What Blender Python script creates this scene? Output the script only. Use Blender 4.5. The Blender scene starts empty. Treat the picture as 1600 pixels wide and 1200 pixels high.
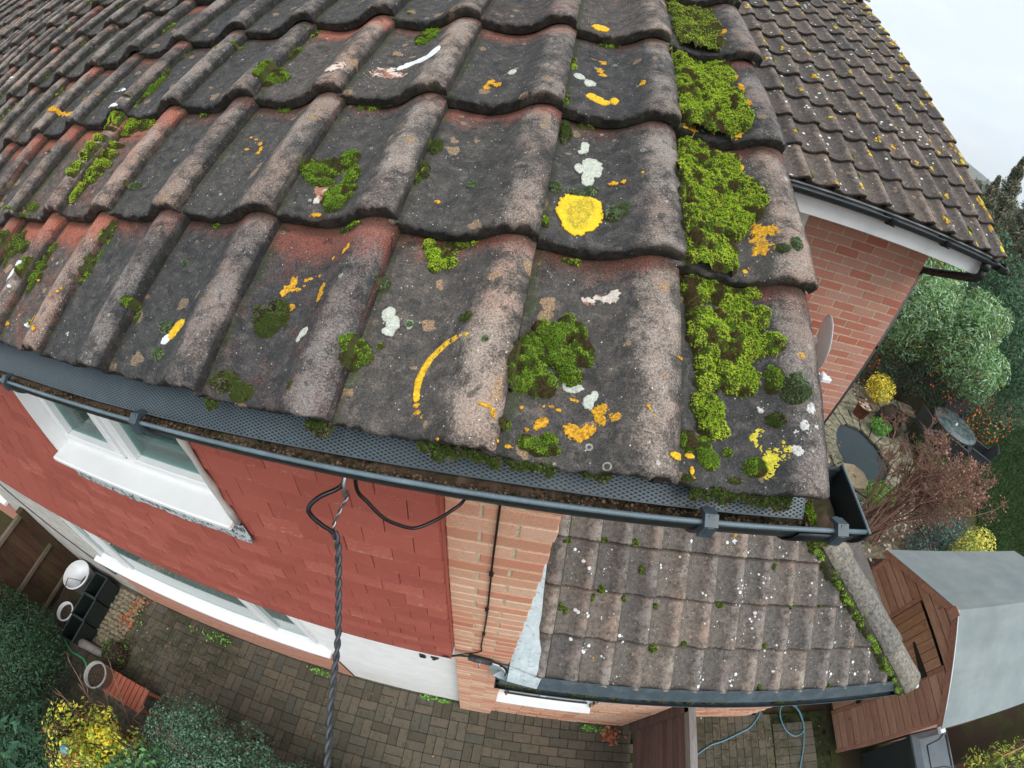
import bpy, math, random
import numpy as np
from mathutils import Vector, Matrix, Euler
random.seed(7)
RNG = np.random.default_rng(7)
SC = bpy.context.scene
COL = SC.collection

# ------------------------------------------------------------------ camera
CAM_LOC = (-0.1823, -0.3049, 0.3721)
cd = bpy.data.cameras.new('camera')
cam = bpy.data.objects.new('camera', cd)
COL.objects.link(cam)
SC.camera = cam
cam.location = CAM_LOC
_rv = Vector((0.8531, -0.0218, 0.1724))
cam.rotation_mode = 'QUATERNION'
cam.rotation_quaternion = Matrix.Rotation(_rv.length, 3, _rv.normalized()).to_quaternion()
cd.type = 'PANO'
cd.sensor_width = 36.0
cd.sensor_height = 27.0
cd.clip_start = 0.01
cd.clip_end = 6000
PC = cd if hasattr(cd, 'fisheye_polynomial_k1') else cd.cycles
PC.panorama_type = 'FISHEYE_LENS_POLYNOMIAL'
PC.fisheye_fov = math.radians(200)
PC.fisheye_polynomial_k0 = 0.0
(PC.fisheye_polynomial_k1, PC.fisheye_polynomial_k2,
 PC.fisheye_polynomial_k3, PC.fisheye_polynomial_k4) = (-0.06775014593467167, 0.0001372301964429382, 2.8512725457099166e-05, -7.27585186693165e-07)

# ------------------------------------------------------------------ light
SUN_EL, SUN_AZ = math.radians(52), math.radians(138)      # azimuth from +Y towards +X
W = bpy.data.worlds.new('World')
SC.world = W
W.use_nodes = True
wn = W.node_tree
wn.nodes.clear()
def wnode(t, **k):
    n = wn.nodes.new(t)
    for a, v in k.items():
        setattr(n, a, v)
    return n
sky = wnode('ShaderNodeTexSky')
sky.sky_type = 'NISHITA'
sky.sun_disc = False
sky.sun_elevation = SUN_EL
sky.sun_rotation = SUN_AZ
sky.air_density = 1.0
sky.dust_density = 2.0
wtc = wnode('ShaderNodeTexCoord')
wmp = wnode('ShaderNodeMapping')
wmp.inputs['Scale'].default_value = (1.0, 1.0, 3.2)
wns = wnode('ShaderNodeTexNoise')
wns.inputs['Scale'].default_value = 2.1
wns.inputs['Detail'].default_value = 5
wns.inputs['Roughness'].default_value = 0.5
wrp = wnode('ShaderNodeValToRGB')
wrp.color_ramp.elements[0].position = 0.36
wrp.color_ramp.elements[0].color = (6.6, 7.3, 7.9, 1)
wrp.color_ramp.elements[1].position = 0.62
wrp.color_ramp.elements[1].color = (8.4, 8.7, 8.9, 1)
wmx = wnode('ShaderNodeMixRGB')
wmx.inputs[0].default_value = 0.88
wbg = wnode('ShaderNodeBackground')
wbg.inputs['Strength'].default_value = 0.092
wout = wnode('ShaderNodeOutputWorld')
L = wn.links.new
L(wtc.outputs['Generated'], wmp.inputs[0]); L(wmp.outputs[0], wns.inputs['Vector'])
L(wns.outputs['Fac'], wrp.inputs[0]); L(sky.outputs[0], wmx.inputs[1]); L(wrp.outputs[0], wmx.inputs[2])
L(wmx.outputs[0], wbg.inputs[0]); L(wbg.outputs[0], wout.inputs[0])
sd = bpy.data.lights.new('sun', 'SUN')
sd.energy = 1.5
sd.angle = math.radians(42)
sd.color = (1.0, 0.97, 0.93)
sun = bpy.data.objects.new('sun', sd)
COL.objects.link(sun)
_d = Vector((math.sin(SUN_AZ) * math.cos(SUN_EL), math.cos(SUN_AZ) * math.cos(SUN_EL), math.sin(SUN_EL)))
sun.rotation_euler = (-_d).to_track_quat('-Z', 'Y').to_euler()
sun.location = (5, 5, 8)
SC.view_settings.view_transform = 'Standard'
SC.view_settings.look = 'None'
SC.view_settings.exposure = 0.72
SC.view_settings.gamma = 1.0
SC.view_settings.use_curve_mapping = False
SC.cycles.max_bounces = 6
SC.cycles.diffuse_bounces = 3
SC.cycles.transparent_max_bounces = 6

# ------------------------------------------------------------------ helpers: meshes and objects
def mesh_np(name, V, F, mats=(), mi=None, smooth=False, col=None, fl=None):
    """V: n x 3, F: list/array of faces (array of m x k, or list of such arrays)."""
    me = bpy.data.meshes.new(name)
    V = np.asarray(V, dtype=np.float32).reshape(-1, 3)
    arrs = F if isinstance(F, list) and len(F) and isinstance(F[0], np.ndarray) else None
    if arrs is None and isinstance(F, np.ndarray):
        arrs = [F]
    if arrs is None:
        me.from_pydata([tuple(map(float, v)) for v in V], [], [tuple(map(int, f)) for f in F])
    else:
        arrs = [a for a in arrs if len(a)]
        loops = np.concatenate([a.ravel() for a in arrs]).astype(np.int32)
        cnt = np.concatenate([np.full(len(a), a.shape[1]) for a in arrs]).astype(np.int32)
        st = np.concatenate([[0], np.cumsum(cnt)[:-1]]).astype(np.int32)
        me.vertices.add(len(V)); me.vertices.foreach_set('co', V.ravel())
        me.loops.add(len(loops)); me.loops.foreach_set('vertex_index', loops)
        me.polygons.add(len(cnt)); me.polygons.foreach_set('loop_start', st)
        try:
            me.polygons.foreach_set('loop_total', cnt)
        except Exception:
            pass
        me.update(calc_edges=True)
    for m in mats:
        me.materials.append(m)
    if mi is not None:
        me.polygons.foreach_set('material_index', np.asarray(mi, dtype=np.int32))
    if smooth is not False:
        s = np.full(len(me.polygons), True) if smooth is True else np.asarray(smooth, dtype=bool)
        me.polygons.foreach_set('use_smooth', s)
    if col is not None:
        a = me.color_attributes.new('Col', 'FLOAT_COLOR', 'POINT')
        c = np.ones((len(V), 4), dtype=np.float32); c[:, :3] = col
        a.data.foreach_set('color', c.ravel())
    if fl:
        for k, v in fl.items():
            a = me.attributes.new(k, 'FLOAT', 'POINT')
            a.data.foreach_set('value', np.asarray(v, dtype=np.float32))
    me.update()
    return me

def link(name, me, parent=None, loc=None, rot=None, label=None, cat=None, group=None, kind=None):
    o = bpy.data.objects.new(name, me)
    COL.objects.link(o)
    if parent is not None:
        o.parent = parent
    if loc is not None:
        o.location = loc
    if rot is not None:
        o.rotation_euler = rot
    for k, v in (('label', label), ('category', cat), ('group', group), ('kind', kind)):
        if v:
            o[k] = v
    return o

def thing(name, loc, label, cat, group=None, rot=None, kind=None):
    return link(name, None, None, loc, rot, label, cat, group, kind)

class MB:
    """collects simple solids into one mesh"""
    def __init__(s):
        s.v, s.f, s.m, s.sm = [], [], [], []
    def add(s, V, F, mi=0, smooth=False):
        b = len(s.v)
        s.v += [tuple(x) for x in V]
        s.f += [tuple(b + i for i in f) for f in F]
        s.m += [mi] * len(F)
        s.sm += [smooth] * len(F)
        return s
    def box(s, lo, hi, mi=0, bev=0.0, R=None, at=None):
        x0, y0, z0 = lo; x1, y1, z1 = hi
        if bev > 0:
            b = min(bev, (x1-x0)*.45, (y1-y0)*.45, (z1-z0)*.45)
            P = []
            for (sx, X) in ((1, x0), (-1, x1)):
                for (sy, Y) in ((1, y0), (-1, y1)):
                    for (sz, Z) in ((1, z0), (-1, z1)):
                        P += [(X, Y+sy*b, Z+sz*b), (X+sx*b, Y, Z+sz*b), (X+sx*b, Y+sy*b, Z)]
            F = []
            idx = lambda a, b_, c, k: ((a*2+b_)*2+c)*3+k
            F += [(idx(0,0,0,0), idx(0,0,1,0), idx(0,1,1,0), idx(0,1,0,0)), (idx(1,0,0,0), idx(1,1,0,0), idx(1,1,1,0), idx(1,0,1,0))]
            F += [(idx(0,0,0,1), idx(1,0,0,1), idx(1,0,1,1), idx(0,0,1,1)), (idx(0,1,0,1), idx(0,1,1,1), idx(1,1,1,1), idx(1,1,0,1))]
            F += [(idx(0,0,0,2), idx(0,1,0,2), idx(1,1,0,2), idx(1,0,0,2)), (idx(0,0,1,2), idx(1,0,1,2), idx(1,1,1,2), idx(0,1,1,2))]
            for a in (0, 1):
                for b_ in (0, 1):
                    F.append((idx(a,b_,0,0), idx(a,b_,0,1), idx(a,b_,1,1), idx(a,b_,1,0)) if (a ^ b_) == 0 else (idx(a,b_,0,0), idx(a,b_,1,0), idx(a,b_,1,1), idx(a,b_,0,1)))
                for c in (0, 1):
                    F.append((idx(a,0,c,0), idx(a,1,c,0), idx(a,1,c,2), idx(a,0,c,2)) if (a ^ c) == 0 else (idx(a,0,c,0), idx(a,0,c,2), idx(a,1,c,2), idx(a,1,c,0)))
            for b_ in (0, 1):
                for c in (0, 1):
                    F.append((idx(0,b_,c,1), idx(0,b_,c,2), idx(1,b_,c,2), idx(1,b_,c,1)) if (b_ ^ c) == 0 else (idx(0,b_,c,1), idx(1,b_,c,1), idx(1,b_,c,2), idx(0,b_,c,2)))
            for a in (0, 1):
                for b_ in (0, 1):
                    for c in (0, 1):
                        t = (idx(a,b_,c,0), idx(a,b_,c,1), idx(a,b_,c,2))
                        F.append(t)
        else:
            P = [(x, y, z) for x in (x0, x1) for y in (y0, y1) for z in (z0, z1)]
            F = [(0,1,3,2), (4,6,7,5), (0,4,5,1), (2,3,7,6), (0,2,6,4), (1,5,7,3)]
        if R is not None or at is not None:
            R = R or Matrix.Identity(3); at = Vector(at or (0, 0, 0))
            P = [tuple(R @ Vector(q) + at) for q in P]
        return s.add(P, F, mi)
    def tube(s, pts, r, n=8, mi=0, caps=True, smooth=True, twist=0.0):
        pts = [Vector(p) for p in pts]
        rs = r if isinstance(r, (list, tuple, np.ndarray)) else [r] * len(pts)
        V, F = [], []
        up = Vector((0, 0, 1))
        prev = None
        for i, p in enumerate(pts):
            t = (pts[min(i+1, len(pts)-1)] - pts[max(i-1, 0)])
            t = t.normalized() if t.length > 1e-9 else Vector((0, 0, 1))
            if prev is None:
                a = t.cross(up) if abs(t.dot(up)) < .95 else t.cross(Vector((1, 0, 0)))
            else:
                a = prev - t * prev.dot(t)
            a = a.normalized(); prev = a
            b = t.cross(a)
            for k in range(n):
                an = 2*math.pi*k/n + twist*i
                V.append(p + (a*math.cos(an) + b*math.sin(an)) * rs[i])
        for i in range(len(pts)-1):
            for k in range(n):
                F.append((i*n+k, i*n+(k+1) % n, (i+1)*n+(k+1) % n, (i+1)*n+k))
        s.add(V, F, mi, smooth)
        if caps:
            b0 = len(s.v) - len(V)
            s.f.append(tuple(b0 + k for k in range(n))[::-1]); s.m.append(mi); s.sm.append(False)
            s.f.append(tuple(b0 + (len(pts)-1)*n + k for k in range(n))); s.m.append(mi); s.sm.append(False)
        return s
    def lathe(s, prof, n=24, mi=0, at=(0, 0, 0), smooth=True, sq=None):
        V, F = [], []
        for (r, z) in prof:
            for k in range(n):
                a = 2*math.pi*k/n
                V.append((at[0]+r*math.cos(a), at[1]+r*math.sin(a), at[2]+z))
        for i in range(len(prof)-1):
            for k in range(n):
                F.append((i*n+k, i*n+(k+1) % n, (i+1)*n+(k+1) % n, (i+1)*n+k))
        return s.add(V, F, mi, smooth)
    def prism(s, poly, axis, a0, a1, mi=0):
        """extrude 2D polygon along an axis"""
        def P(u, v, w):
            return {'x': (w, u, v), 'y': (u, w, v), 'z': (u, v, w)}[axis]
        n = len(poly)
        V = [P(u, v, a0) for u, v in poly] + [P(u, v, a1) for u, v in poly]
        F = [tuple(range(n))[::-1], tuple(range(n, 2*n))] + [(i, (i+1) % n, n+(i+1) % n, n+i) for i in range(n)]
        return s.add(V, F, mi)
    def mesh(s, name, *mats):
        me = bpy.data.meshes.new(name)
        me.from_pydata(s.v, [], s.f)
        for m in mats:
            me.materials.append(m)
        me.polygons.foreach_set('material_index', s.m)
        me.polygons.foreach_set('use_smooth', s.sm)
        me.update()
        return me
    def obj(s, name, mats, parent=None, **k):
        mats = mats if isinstance(mats, (list, tuple)) else [mats]
        return link(name, s.mesh(name, *mats), parent, **k)

def join_np(parts):
    """parts: list of (V, F) with equal face size -> merged arrays"""
    V, F, b = [], [], 0
    for v, f in parts:
        V.append(v); F.append(f + b); b += len(v)
    return np.concatenate(V), np.concatenate(F)

def instance_np(V, F, M, T):
    """V n x 3, F m x k; M: q x 3 x 3; T: q x 3"""
    q = len(T)
    VV = np.einsum('qij,nj->qni', M, V) + T[:, None, :]
    FF = (F[None] + (np.arange(q) * len(V))[:, None, None]).reshape(-1, F.shape[1])
    return VV.reshape(-1, 3), FF

def rotz(a):
    a = np.asarray(a, float); c, s = np.cos(a), np.sin(a); o = np.zeros(a.shape + (3, 3))
    o[..., 0, 0] = c; o[..., 0, 1] = -s; o[..., 1, 0] = s; o[..., 1, 1] = c; o[..., 2, 2] = 1
    return o

def frames(N, spin):
    """rotation matrices whose z axis is N (q x 3), spun by spin"""
    N = N / np.linalg.norm(N, axis=1, keepdims=True)
    A = np.where(np.abs(N[:, 2:3]) < .9, np.array([[0, 0, 1.]]), np.array([[1., 0, 0]]))
    X = np.cross(A, N); X /= np.linalg.norm(X, axis=1, keepdims=True)
    Y = np.cross(N, X)
    R = np.stack([X, Y, N], axis=2)
    return R @ rotz(spin)

def vnoise(P, seed=0):
    """cheap smooth value noise, P: n x 2 or n x 3"""
    P = np.asarray(P, float)
    if P.shape[1] == 2:
        P = np.concatenate([P, np.zeros((len(P), 1))], 1)
    I = np.floor(P).astype(np.int64); f = P - I; f = f*f*(3-2*f)
    def h(i, j, k):
        n = (I[:, 0]+i)*73856093 ^ (I[:, 1]+j)*19349663 ^ (I[:, 2]+k)*83492791 ^ (seed*2654435761 & 0xffffffff)
        n = (n ^ (n >> 13)) * 1274126177 & 0xffffffff
        n = (n ^ (n >> 16)) * 2246822519 & 0xffffffff
        return ((n ^ (n >> 15)) & 0xffff) / 65535.0
    r = 0
    for i in (0, 1):
        for j in (0, 1):
            for k in (0, 1):
                r = r + h(i, j, k) * (f[:, 0] if i else 1-f[:, 0]) * (f[:, 1] if j else 1-f[:, 1]) * (f[:, 2] if k else 1-f[:, 2])
    return r

def fbm(P, seed=0, oct=3):
    P = np.asarray(P, float); r = 0; a = 1; t = 0
    for o in range(oct):
        r = r + a * vnoise(P * 2**o, seed + o); t += a; a *= .5
    return r / t

# ------------------------------------------------------------------ helpers: materials
class NM:
    def __init__(s, name, rough=.9, spec=.3, metal=0.0):
        s.m = bpy.data.materials.new(name); s.m.use_nodes = True
        s.t = s.m.node_tree; s.b = s.t.nodes['Principled BSDF']
        s.b.inputs['Roughness'].default_value = rough
        s.b.inputs['Specular IOR Level'].default_value = spec
        s.b.inputs['Metallic'].default_value = metal
        s.tc = s.t.nodes.new('ShaderNodeTexCoord')
        s.oi = None
    def n(s, t, **k):
        x = s.t.nodes.new('ShaderNode' + t)
        for a, v in k.items():
            setattr(x, a, v)
        return x
    def set(s, sock, v):
        if isinstance(v, bpy.types.NodeSocket):
            s.t.links.new(v, sock)
        elif v is not None:
            if hasattr(sock.default_value, '__len__') and not hasattr(v, '__len__'):
                v = (v, v, v, 1)[:len(sock.default_value)]
            elif hasattr(v, '__len__') and len(sock.default_value) == 4 and len(v) == 3:
                v = tuple(v) + (1,)
            sock.default_value = v
    def rnd(s):
        if s.oi is None:
            s.oi = s.n('ObjectInfo')
        return s.oi.outputs['Random']
    def coord(s, scale=(1, 1, 1), own=False, kind='Object', rot=(0, 0, 0)):
        mp = s.n('Mapping'); mp.inputs['Scale'].default_value = scale; mp.inputs['Rotation'].default_value = rot
        s.t.links.new(s.tc.outputs[kind], mp.inputs['Vector'])
        out = mp.outputs[0]
        if own:
            c = s.n('CombineXYZ'); k = s.math('MULTIPLY', s.rnd(), 57.0); k2 = s.math('MULTIPLY', s.rnd(), 91.0)
            s.set(c.inputs[0], k); s.set(c.inputs[1], k2); s.set(c.inputs[2], k)
            a = s.n('VectorMath', operation='ADD'); s.t.links.new(out, a.inputs[0]); s.t.links.new(c.outputs[0], a.inputs[1])
            out = a.outputs[0]
        return out
    def noise(s, sc, vec=None, detail=4, rough=.6, dist=0.0):
        x = s.n('TexNoise'); x.inputs['Scale'].default_value = sc; x.inputs['Detail'].default_value = detail
        x.inputs['Roughness'].default_value = rough; x.inputs['Distortion'].default_value = dist
        s.set(x.inputs['Vector'], vec if vec is not None else s.tc.outputs['Object'])
        return x.outputs['Fac']
    def voro(s, sc, vec=None, feat='F1', out='Distance', rand=1.0):
        x = s.n('TexVoronoi', feature=feat); x.inputs['Scale'].default_value = sc; x.inputs['Randomness'].default_value = rand
        s.set(x.inputs['Vector'], vec if vec is not None else s.tc.outputs['Object'])
        return x.outputs[out]
    def math(s, op, a, b=None, c=None, clamp=False):
        x = s.n('Math', operation=op, use_clamp=clamp)
        s.set(x.inputs[0], a)
        if b is not None: s.set(x.inputs[1], b)
        if c is not None: s.set(x.inputs[2], c)
        return x.outputs[0]
    def step(s, v, lo, hi, a=0.0, b=1.0):
        x = s.n('MapRange', interpolation_type='SMOOTHSTEP')
        s.set(x.inputs['Value'], v)
        x.inputs['From Min'].default_value = lo; x.inputs['From Max'].default_value = hi
        x.inputs['To Min'].default_value = a; x.inputs['To Max'].default_value = b
        return x.outputs[0]
    def ramp(s, v, *st):
        x = s.n('ValToRGB'); e = x.color_ramp.elements
        while len(e) < len(st): e.new(.5)
        for i, (p, c) in enumerate(st):
            e[i].position = p; e[i].color = tuple(c) + (1,) if len(c) == 3 else c
        s.set(x.inputs[0], v)
        return x.outputs[0]
    def mix(s, f, a, b, mode='MIX'):
        x = s.n('MixRGB', blend_type=mode); s.set(x.inputs[0], f); s.set(x.inputs[1], a); s.set(x.inputs[2], b)
        return x.outputs[0]
    def attr(s, name, out='Fac'):
        x = s.n('Attribute'); x.attribute_name = name
        return x.outputs[out]
    def bump(s, h, strength=.5, dist=.01, prev=None):
        x = s.n('Bump'); x.inputs['Strength'].default_value = strength; x.inputs['Distance'].default_value = dist
        s.set(x.inputs['Height'], h)
        if prev is not None: s.set(x.inputs['Normal'], prev)
        return x.outputs[0]
    def done(s, col, rough=None, normal=None):
        s.set(s.b.inputs['Base Color'], col)
        if rough is not None: s.set(s.b.inputs['Roughness'], rough)
        if normal is not None: s.set(s.b.inputs['Normal'], normal)
        return s.m

def simple(name, col, rough=.6, spec=.4, metal=0., var=.12, sc=30, bump=.15, bd=.002, own=False):
    m = NM(name, rough, spec, metal)
    v = m.coord(own=own)
    n = m.noise(sc, v, 5, .65)
    lo = tuple(c*(1-var*1.6) for c in col); hi = tuple(min(1, c*(1+var)) for c in col)
    return m.done(m.ramp(n, (.3, lo), (.7, hi)), m.step(n, .2, .8, rough-.08, min(1, rough+.1)), m.bump(n, bump, bd))

# ------------------------------------------------------------------ materials
def tile_material(name, dark, mid, crest, red, red_amt=.5, spot=1.0, green=.25, white=0.5, tanamt=1.0, lapdirt=.55):
    m = NM(name, .92, .25)
    v = m.coord(own=True)
    g1 = m.noise(9, v, 5, .65, .3)
    g2 = m.noise(38, v, 5, .7)
    gr = m.noise(520, v, 3, .7)
    vg = m.voro(430, v)
    gm1 = m.noise(380, v, 2, .6)
    redness = m.n('Attribute'); redness.attribute_type = 'OBJECT'; redness.attribute_name = 'redness'
    base = m.ramp(g2, (.28, dark), (.72, mid))
    # weathered crest of the roll: rain has taken the dark skin off; wide tiles paint a lit side
    cm = m.math('ADD', m.math('MULTIPLY', m.attr('crest'), .9), m.math('MULTIPLY', m.math('SUBTRACT', g1, .5), 2.6))
    cm = m.math('ADD', cm, m.math('MULTIPLY', m.math('SUBTRACT', g2, .5), 1.5))
    cl = m.step(cm, .25, 1.5)
    cm = m.math('ADD', cm, m.math('MULTIPLY', m.math('SUBTRACT', gm1, .5), 1.9))
    cm = m.math('ADD', m.math('MULTIPLY', m.step(cm, .50, 1.25), .55), m.math('MULTIPLY', cl, .45))
    warm = m.noise(5, m.coord((1, 1, 1), own=True, rot=(.2, .5, .3)), 3, .6, .4)
    crc = m.mix(m.step(warm, .42, .62), crest, tuple(x*y for x, y in zip(crest, (1.0, .85, .79))))
    base = m.mix(m.math('MULTIPLY', m.step(m.noise(60, v, 4, .8), .50, .66), .45), base, tuple(x*.6 for x in crest))
    c = m.mix(m.math('MULTIPLY', cm, .9), base, crc)
    # red concrete showing, more on some tiles and towards the sheltered head
    rr = m.step(m.math('FRACT', m.math('ADD', m.rnd(), m.attr('tone'))), 1-red_amt, 1.0)
    rm = m.math('ADD', m.math('MAXIMUM', m.math('MULTIPLY', rr, .10), m.math('MULTIPLY', redness.outputs['Fac'], .29)), m.math('MULTIPLY', m.attr('head'), .37))
    rm = m.math('ADD', rm, m.math('MULTIPLY', m.noise(23, v, 6, .75, .4), .62))
    rm = m.math('ADD', rm, m.math('MULTIPLY', m.math('SUBTRACT', gm1, .5), .5))
    rm = m.step(rm, .56, .84)
    c = m.mix(m.math('MULTIPLY', rm, .72), c, red)
    # black algae blotches
    bl = m.step(m.noise(30, m.coord((1, 1, 1), own=True, rot=(.4, .9, .1)), 3, .5, .6), .60, .67)
    c = m.mix(m.math('MULTIPLY', bl, .55), c, tuple(x*.8 for x in dark))
    # tan crust lichens
    vt = m.n('TexVoronoi', feature='F1'); vt.inputs['Scale'].default_value = 26; 
    nv = m.n('TexNoise'); nv.inputs['Scale'].default_value = 60; m.set(nv.inputs['Vector'], v)
    vv = m.n('VectorMath', operation='MULTIPLY_ADD'); m.set(vv.inputs[0], nv.outputs['Color']); vv.inputs[1].default_value = (.022,)*3; m.set(vv.inputs[2], v)
    m.set(vt.inputs['Vector'], vv.outputs[0])
    tsel = m.n('SeparateColor'); m.set(tsel.inputs[0], vt.outputs['Color'])
    rad = m.math('MULTIPLY', m.step(tsel.outputs[0], .62, 1.0), .34*tanamt)
    tm = m.step(m.math('SUBTRACT', rad, vt.outputs['Distance']), -.015, .03)
    tanc = m.mix(m.step(gr, .3, .7), (.14, .095, .06), (.27, .20, .13))
    c = m.mix(m.math('MULTIPLY', tm, .8), c, tanc)
    # little pale discs and rings
    vw = m.n('TexVoronoi', feature='F1'); vw.inputs['Scale'].default_value = 44; m.set(vw.inputs['Vector'], m.coord((1, 1, .4), own=True, rot=(.1, .2, .8)))
    ws = m.n('SeparateColor'); m.set(ws.inputs[0], vw.outputs['Color'])
    wr = m.math('MULTIPLY', m.step(ws.outputs[1], 1-.16*white, 1.0), .22)
    e = m.math('SUBTRACT', vw.outputs['Distance'], wr)
    ring = m.math('MULTIPLY', m.step(e, -.10, -.04), m.step(e, .03, -.01))
    full = m.math('MULTIPLY', m.step(e, .03, -.01), m.step(ws.outputs[2], .55, .6))
    wm = m.math('MAXIMUM', ring, full)
    c = m.mix(m.math('MULTIPLY', wm, .5), c, (.38, .40, .37))
    # white grit
    vs = m.n('TexVoronoi', feature='F1'); vs.inputs['Scale'].default_value = 150; m.set(vs.inputs['Vector'], v)
    ss = m.n('SeparateColor'); m.set(ss.inputs[0], vs.outputs['Color'])
    sp = m.math('MULTIPLY', m.step(vs.outputs['Distance'], .17, .10), m.step(ss.outputs[0], 1-.085*spot, 1-.08*spot))
    c = m.mix(m.math('MULTIPLY', sp, .75), c, (.55, .55, .52))
    # green film in the damp parts
    gm = m.step(m.math('ADD', m.noise(16, v, 4, .7), m.math('MULTIPLY', m.attr('edge'), .25)), .62, .80)
    c = m.mix(m.math('MULTIPLY', gm, green), c, (.05, .085, .012))
    tn = m.math('FRACT', m.math('MULTIPLY', m.math('ADD', m.rnd(), m.attr('tone')), 17.7))
    c = m.mix(1.0, c, m.ramp(tn, (0, (.78, .80, .84)), (.5, (1.0, .99, .98)), (1, (1.28, 1.20, 1.14))), 'MULTIPLY')
    # sand grain
    k = m.mix(1.0, c, m.ramp(m.math('ADD', m.math('ADD', m.math('MULTIPLY', gr, .45), m.math('MULTIPLY', gm1, .35)), m.math('MULTIPLY', vg, .35)), (.34, (.52, .52, .52)), (.70, (1.62, 1.60, 1.56))), 'MULTIPLY')
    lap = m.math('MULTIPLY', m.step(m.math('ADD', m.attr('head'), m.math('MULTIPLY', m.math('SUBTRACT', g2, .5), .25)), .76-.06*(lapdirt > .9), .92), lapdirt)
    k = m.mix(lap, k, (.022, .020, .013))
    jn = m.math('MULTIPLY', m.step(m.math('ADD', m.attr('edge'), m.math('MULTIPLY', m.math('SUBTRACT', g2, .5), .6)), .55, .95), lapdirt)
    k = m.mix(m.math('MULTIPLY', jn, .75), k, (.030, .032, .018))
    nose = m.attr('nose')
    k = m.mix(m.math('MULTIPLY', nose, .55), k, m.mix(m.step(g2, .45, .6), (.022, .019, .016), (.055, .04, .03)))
    h = m.math('ADD', m.math('MULTIPLY', gr, .55), m.math('MULTIPLY', g2, 1.0))
    nb = m.bump(h, .8, .0028)
    nb = m.bump(m.math('ADD', m.math('MULTIPLY', tm, .5), m.math('MULTIPLY', wm, .6)), .4, .0012, nb)
    return m.done(k, .93, nb)

M = {}
M['tile'] = tile_material('weathered_tile', (.025, .027, .029), (.070, .067, .064), (.235, .205, .185), (.26, .082, .055), spot=2.2, white=.7)
M['tile2'] = tile_material('weathered_tile_far', (.036, .034, .034), (.115, .098, .088), (.19, .165, .148), (.16, .09, .07), .22, 2.2, .3, 1.6, 1.2)
M['tile3'] = tile_material('weathered_tile_low', (.046, .044, .042), (.142, .126, .114), (.235, .215, .195), (.19, .125, .105), .30, 2.6, .3, 1.8, .7, 1.0)
M['hip'] = tile_material('hip_tile_concrete', (.045, .045, .040), (.29, .27, .235), (.36, .34, .30), (.25, .2, .16), .05, 2.5, .2, 1.5, .8)

def brick_material(name, stops, dirt=.3):
    m = NM(name, .88, .3)
    v = m.coord(own=True)
    r = m.math('FRACT', m.math('ADD', m.math('MULTIPLY', m.rnd(), 7.31), m.attr('tone')))
    c = m.ramp(r, *stops)
    n = m.noise(26, v, 5, .7); g = m.noise(240, v, 3, .7)
    c = m.mix(m.math('MULTIPLY', m.step(n, .45, .75), dirt), c, (.40, .25, .17))
    c = m.mix(1.0, c, m.ramp(g, (.3, (.78, .78, .78)), (.7, (1.2, 1.18, 1.16))), 'MULTIPLY')
    hole = m.step(m.voro(95, v), .16, .08)
    c = m.mix(m.math('MULTIPLY', hole, .45), c, (.12, .05, .03))
    return m.done(c, .9, m.bump(m.math('ADD', m.math('MULTIPLY', n, .6), m.math('MULTIPLY', g, .5)), .5, .003))
M['brick'] = brick_material('orange_brick', [(0, (.56, .24, .155)), (.25, (.64, .36, .245)), (.5, (.66, .42, .30)), (.75, (.66, .45, .31)), (1, (.50, .19, .115))])
M['brick_red'] = brick_material('red_brick', [(0, (.46, .15, .10)), (.3, (.52, .24, .185)), (.55, (.50, .27, .215)), (.8, (.54, .27, .19)), (1, (.42, .13, .09))])
M['mortar'] = simple('mortar', (.42, .34, .25), .95, .1, var=.2, sc=60, bump=.5, bd=.004)
M['mortar_pale'] = simple('mortar_pale', (.56, .46, .32), .95, .1, var=.2, sc=60, bump=.5, bd=.004)

def hung_material():
    m = NM('painted_hung_tile', .78, .3)
    v = m.coord(own=False, kind='Object')
    vo = m.coord(own=True)
    n = m.noise(7, vo, 5, .7); g = m.noise(90, vo, 5, .75)
    r = m.math('FRACT', m.math('MULTIPLY', m.rnd(), 11.7))
    c = m.ramp(m.math('ADD', m.math('MULTIPLY', r, .5), m.math('MULTIPLY', n, .5)), (.2, (.31, .076, .057)), (.5, (.36, .092, .068)), (.85, (.42, .114, .084)))
    # paint flaked off along lower edges
    f = m.math('ADD', m.math('MULTIPLY', m.noise(42, m.coord((1, 1, 2.6), own=True), 6, .8, .5), 1.0), m.math('MULTIPLY', m.attr('edge'), .16))
    f = m.math('ADD', f, m.math('MULTIPLY', m.step(r, .72, 1.0), .06))
    f = m.math('ADD', f, m.math('MULTIPLY', m.math('SUBTRACT', m.noise(2.3, v, 4, .6), .5), .35))
    f = m.step(f, .71, .75)
    c = m.mix(m.math('MULTIPLY', f, .75), c, (.50, .26, .17))
    w = m.math('MULTIPLY', m.step(m.voro(70, vo), .12, .07), m.step(n, .5, .6))
    c = m.mix(m.math('MULTIPLY', w, .7), c, (.55, .42, .33))
    return m.done(c, m.step(n, .3, .7, .62, .85), m.bump(m.math('ADD', g, m.math('MULTIPLY', f, -.6)), .35, .002))
M['hung'] = hung_material()
M['white'] = simple('white_upvc', (.80, .81, .81), .35, .5, var=.03, sc=8, bump=.02)
M['white_paint'] = simple('white_render', (.88, .875, .86), .8, .3, var=.05, sc=7, bump=.25, bd=.003)
M['dirty_white'] = simple('dirty_white_panel', (.52, .50, .46), .8, .3, var=.16, sc=9, bump=.25)
def pvc(name, base, dusty):
    m = NM(name, .42, .5)
    n = m.noise(14, None, 6, .75); g = m.noise(300, None, 3, .7)
    f = m.step(m.math('ADD', m.math('MULTIPLY', n, .8), m.math('MULTIPLY', g, .25)), .45, .75)
    return m.done(m.mix(m.math('MULTIPLY', f, .6), base, dusty), m.step(n, .3, .7, .34, .62), m.bump(g, .12, .001))
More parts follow.
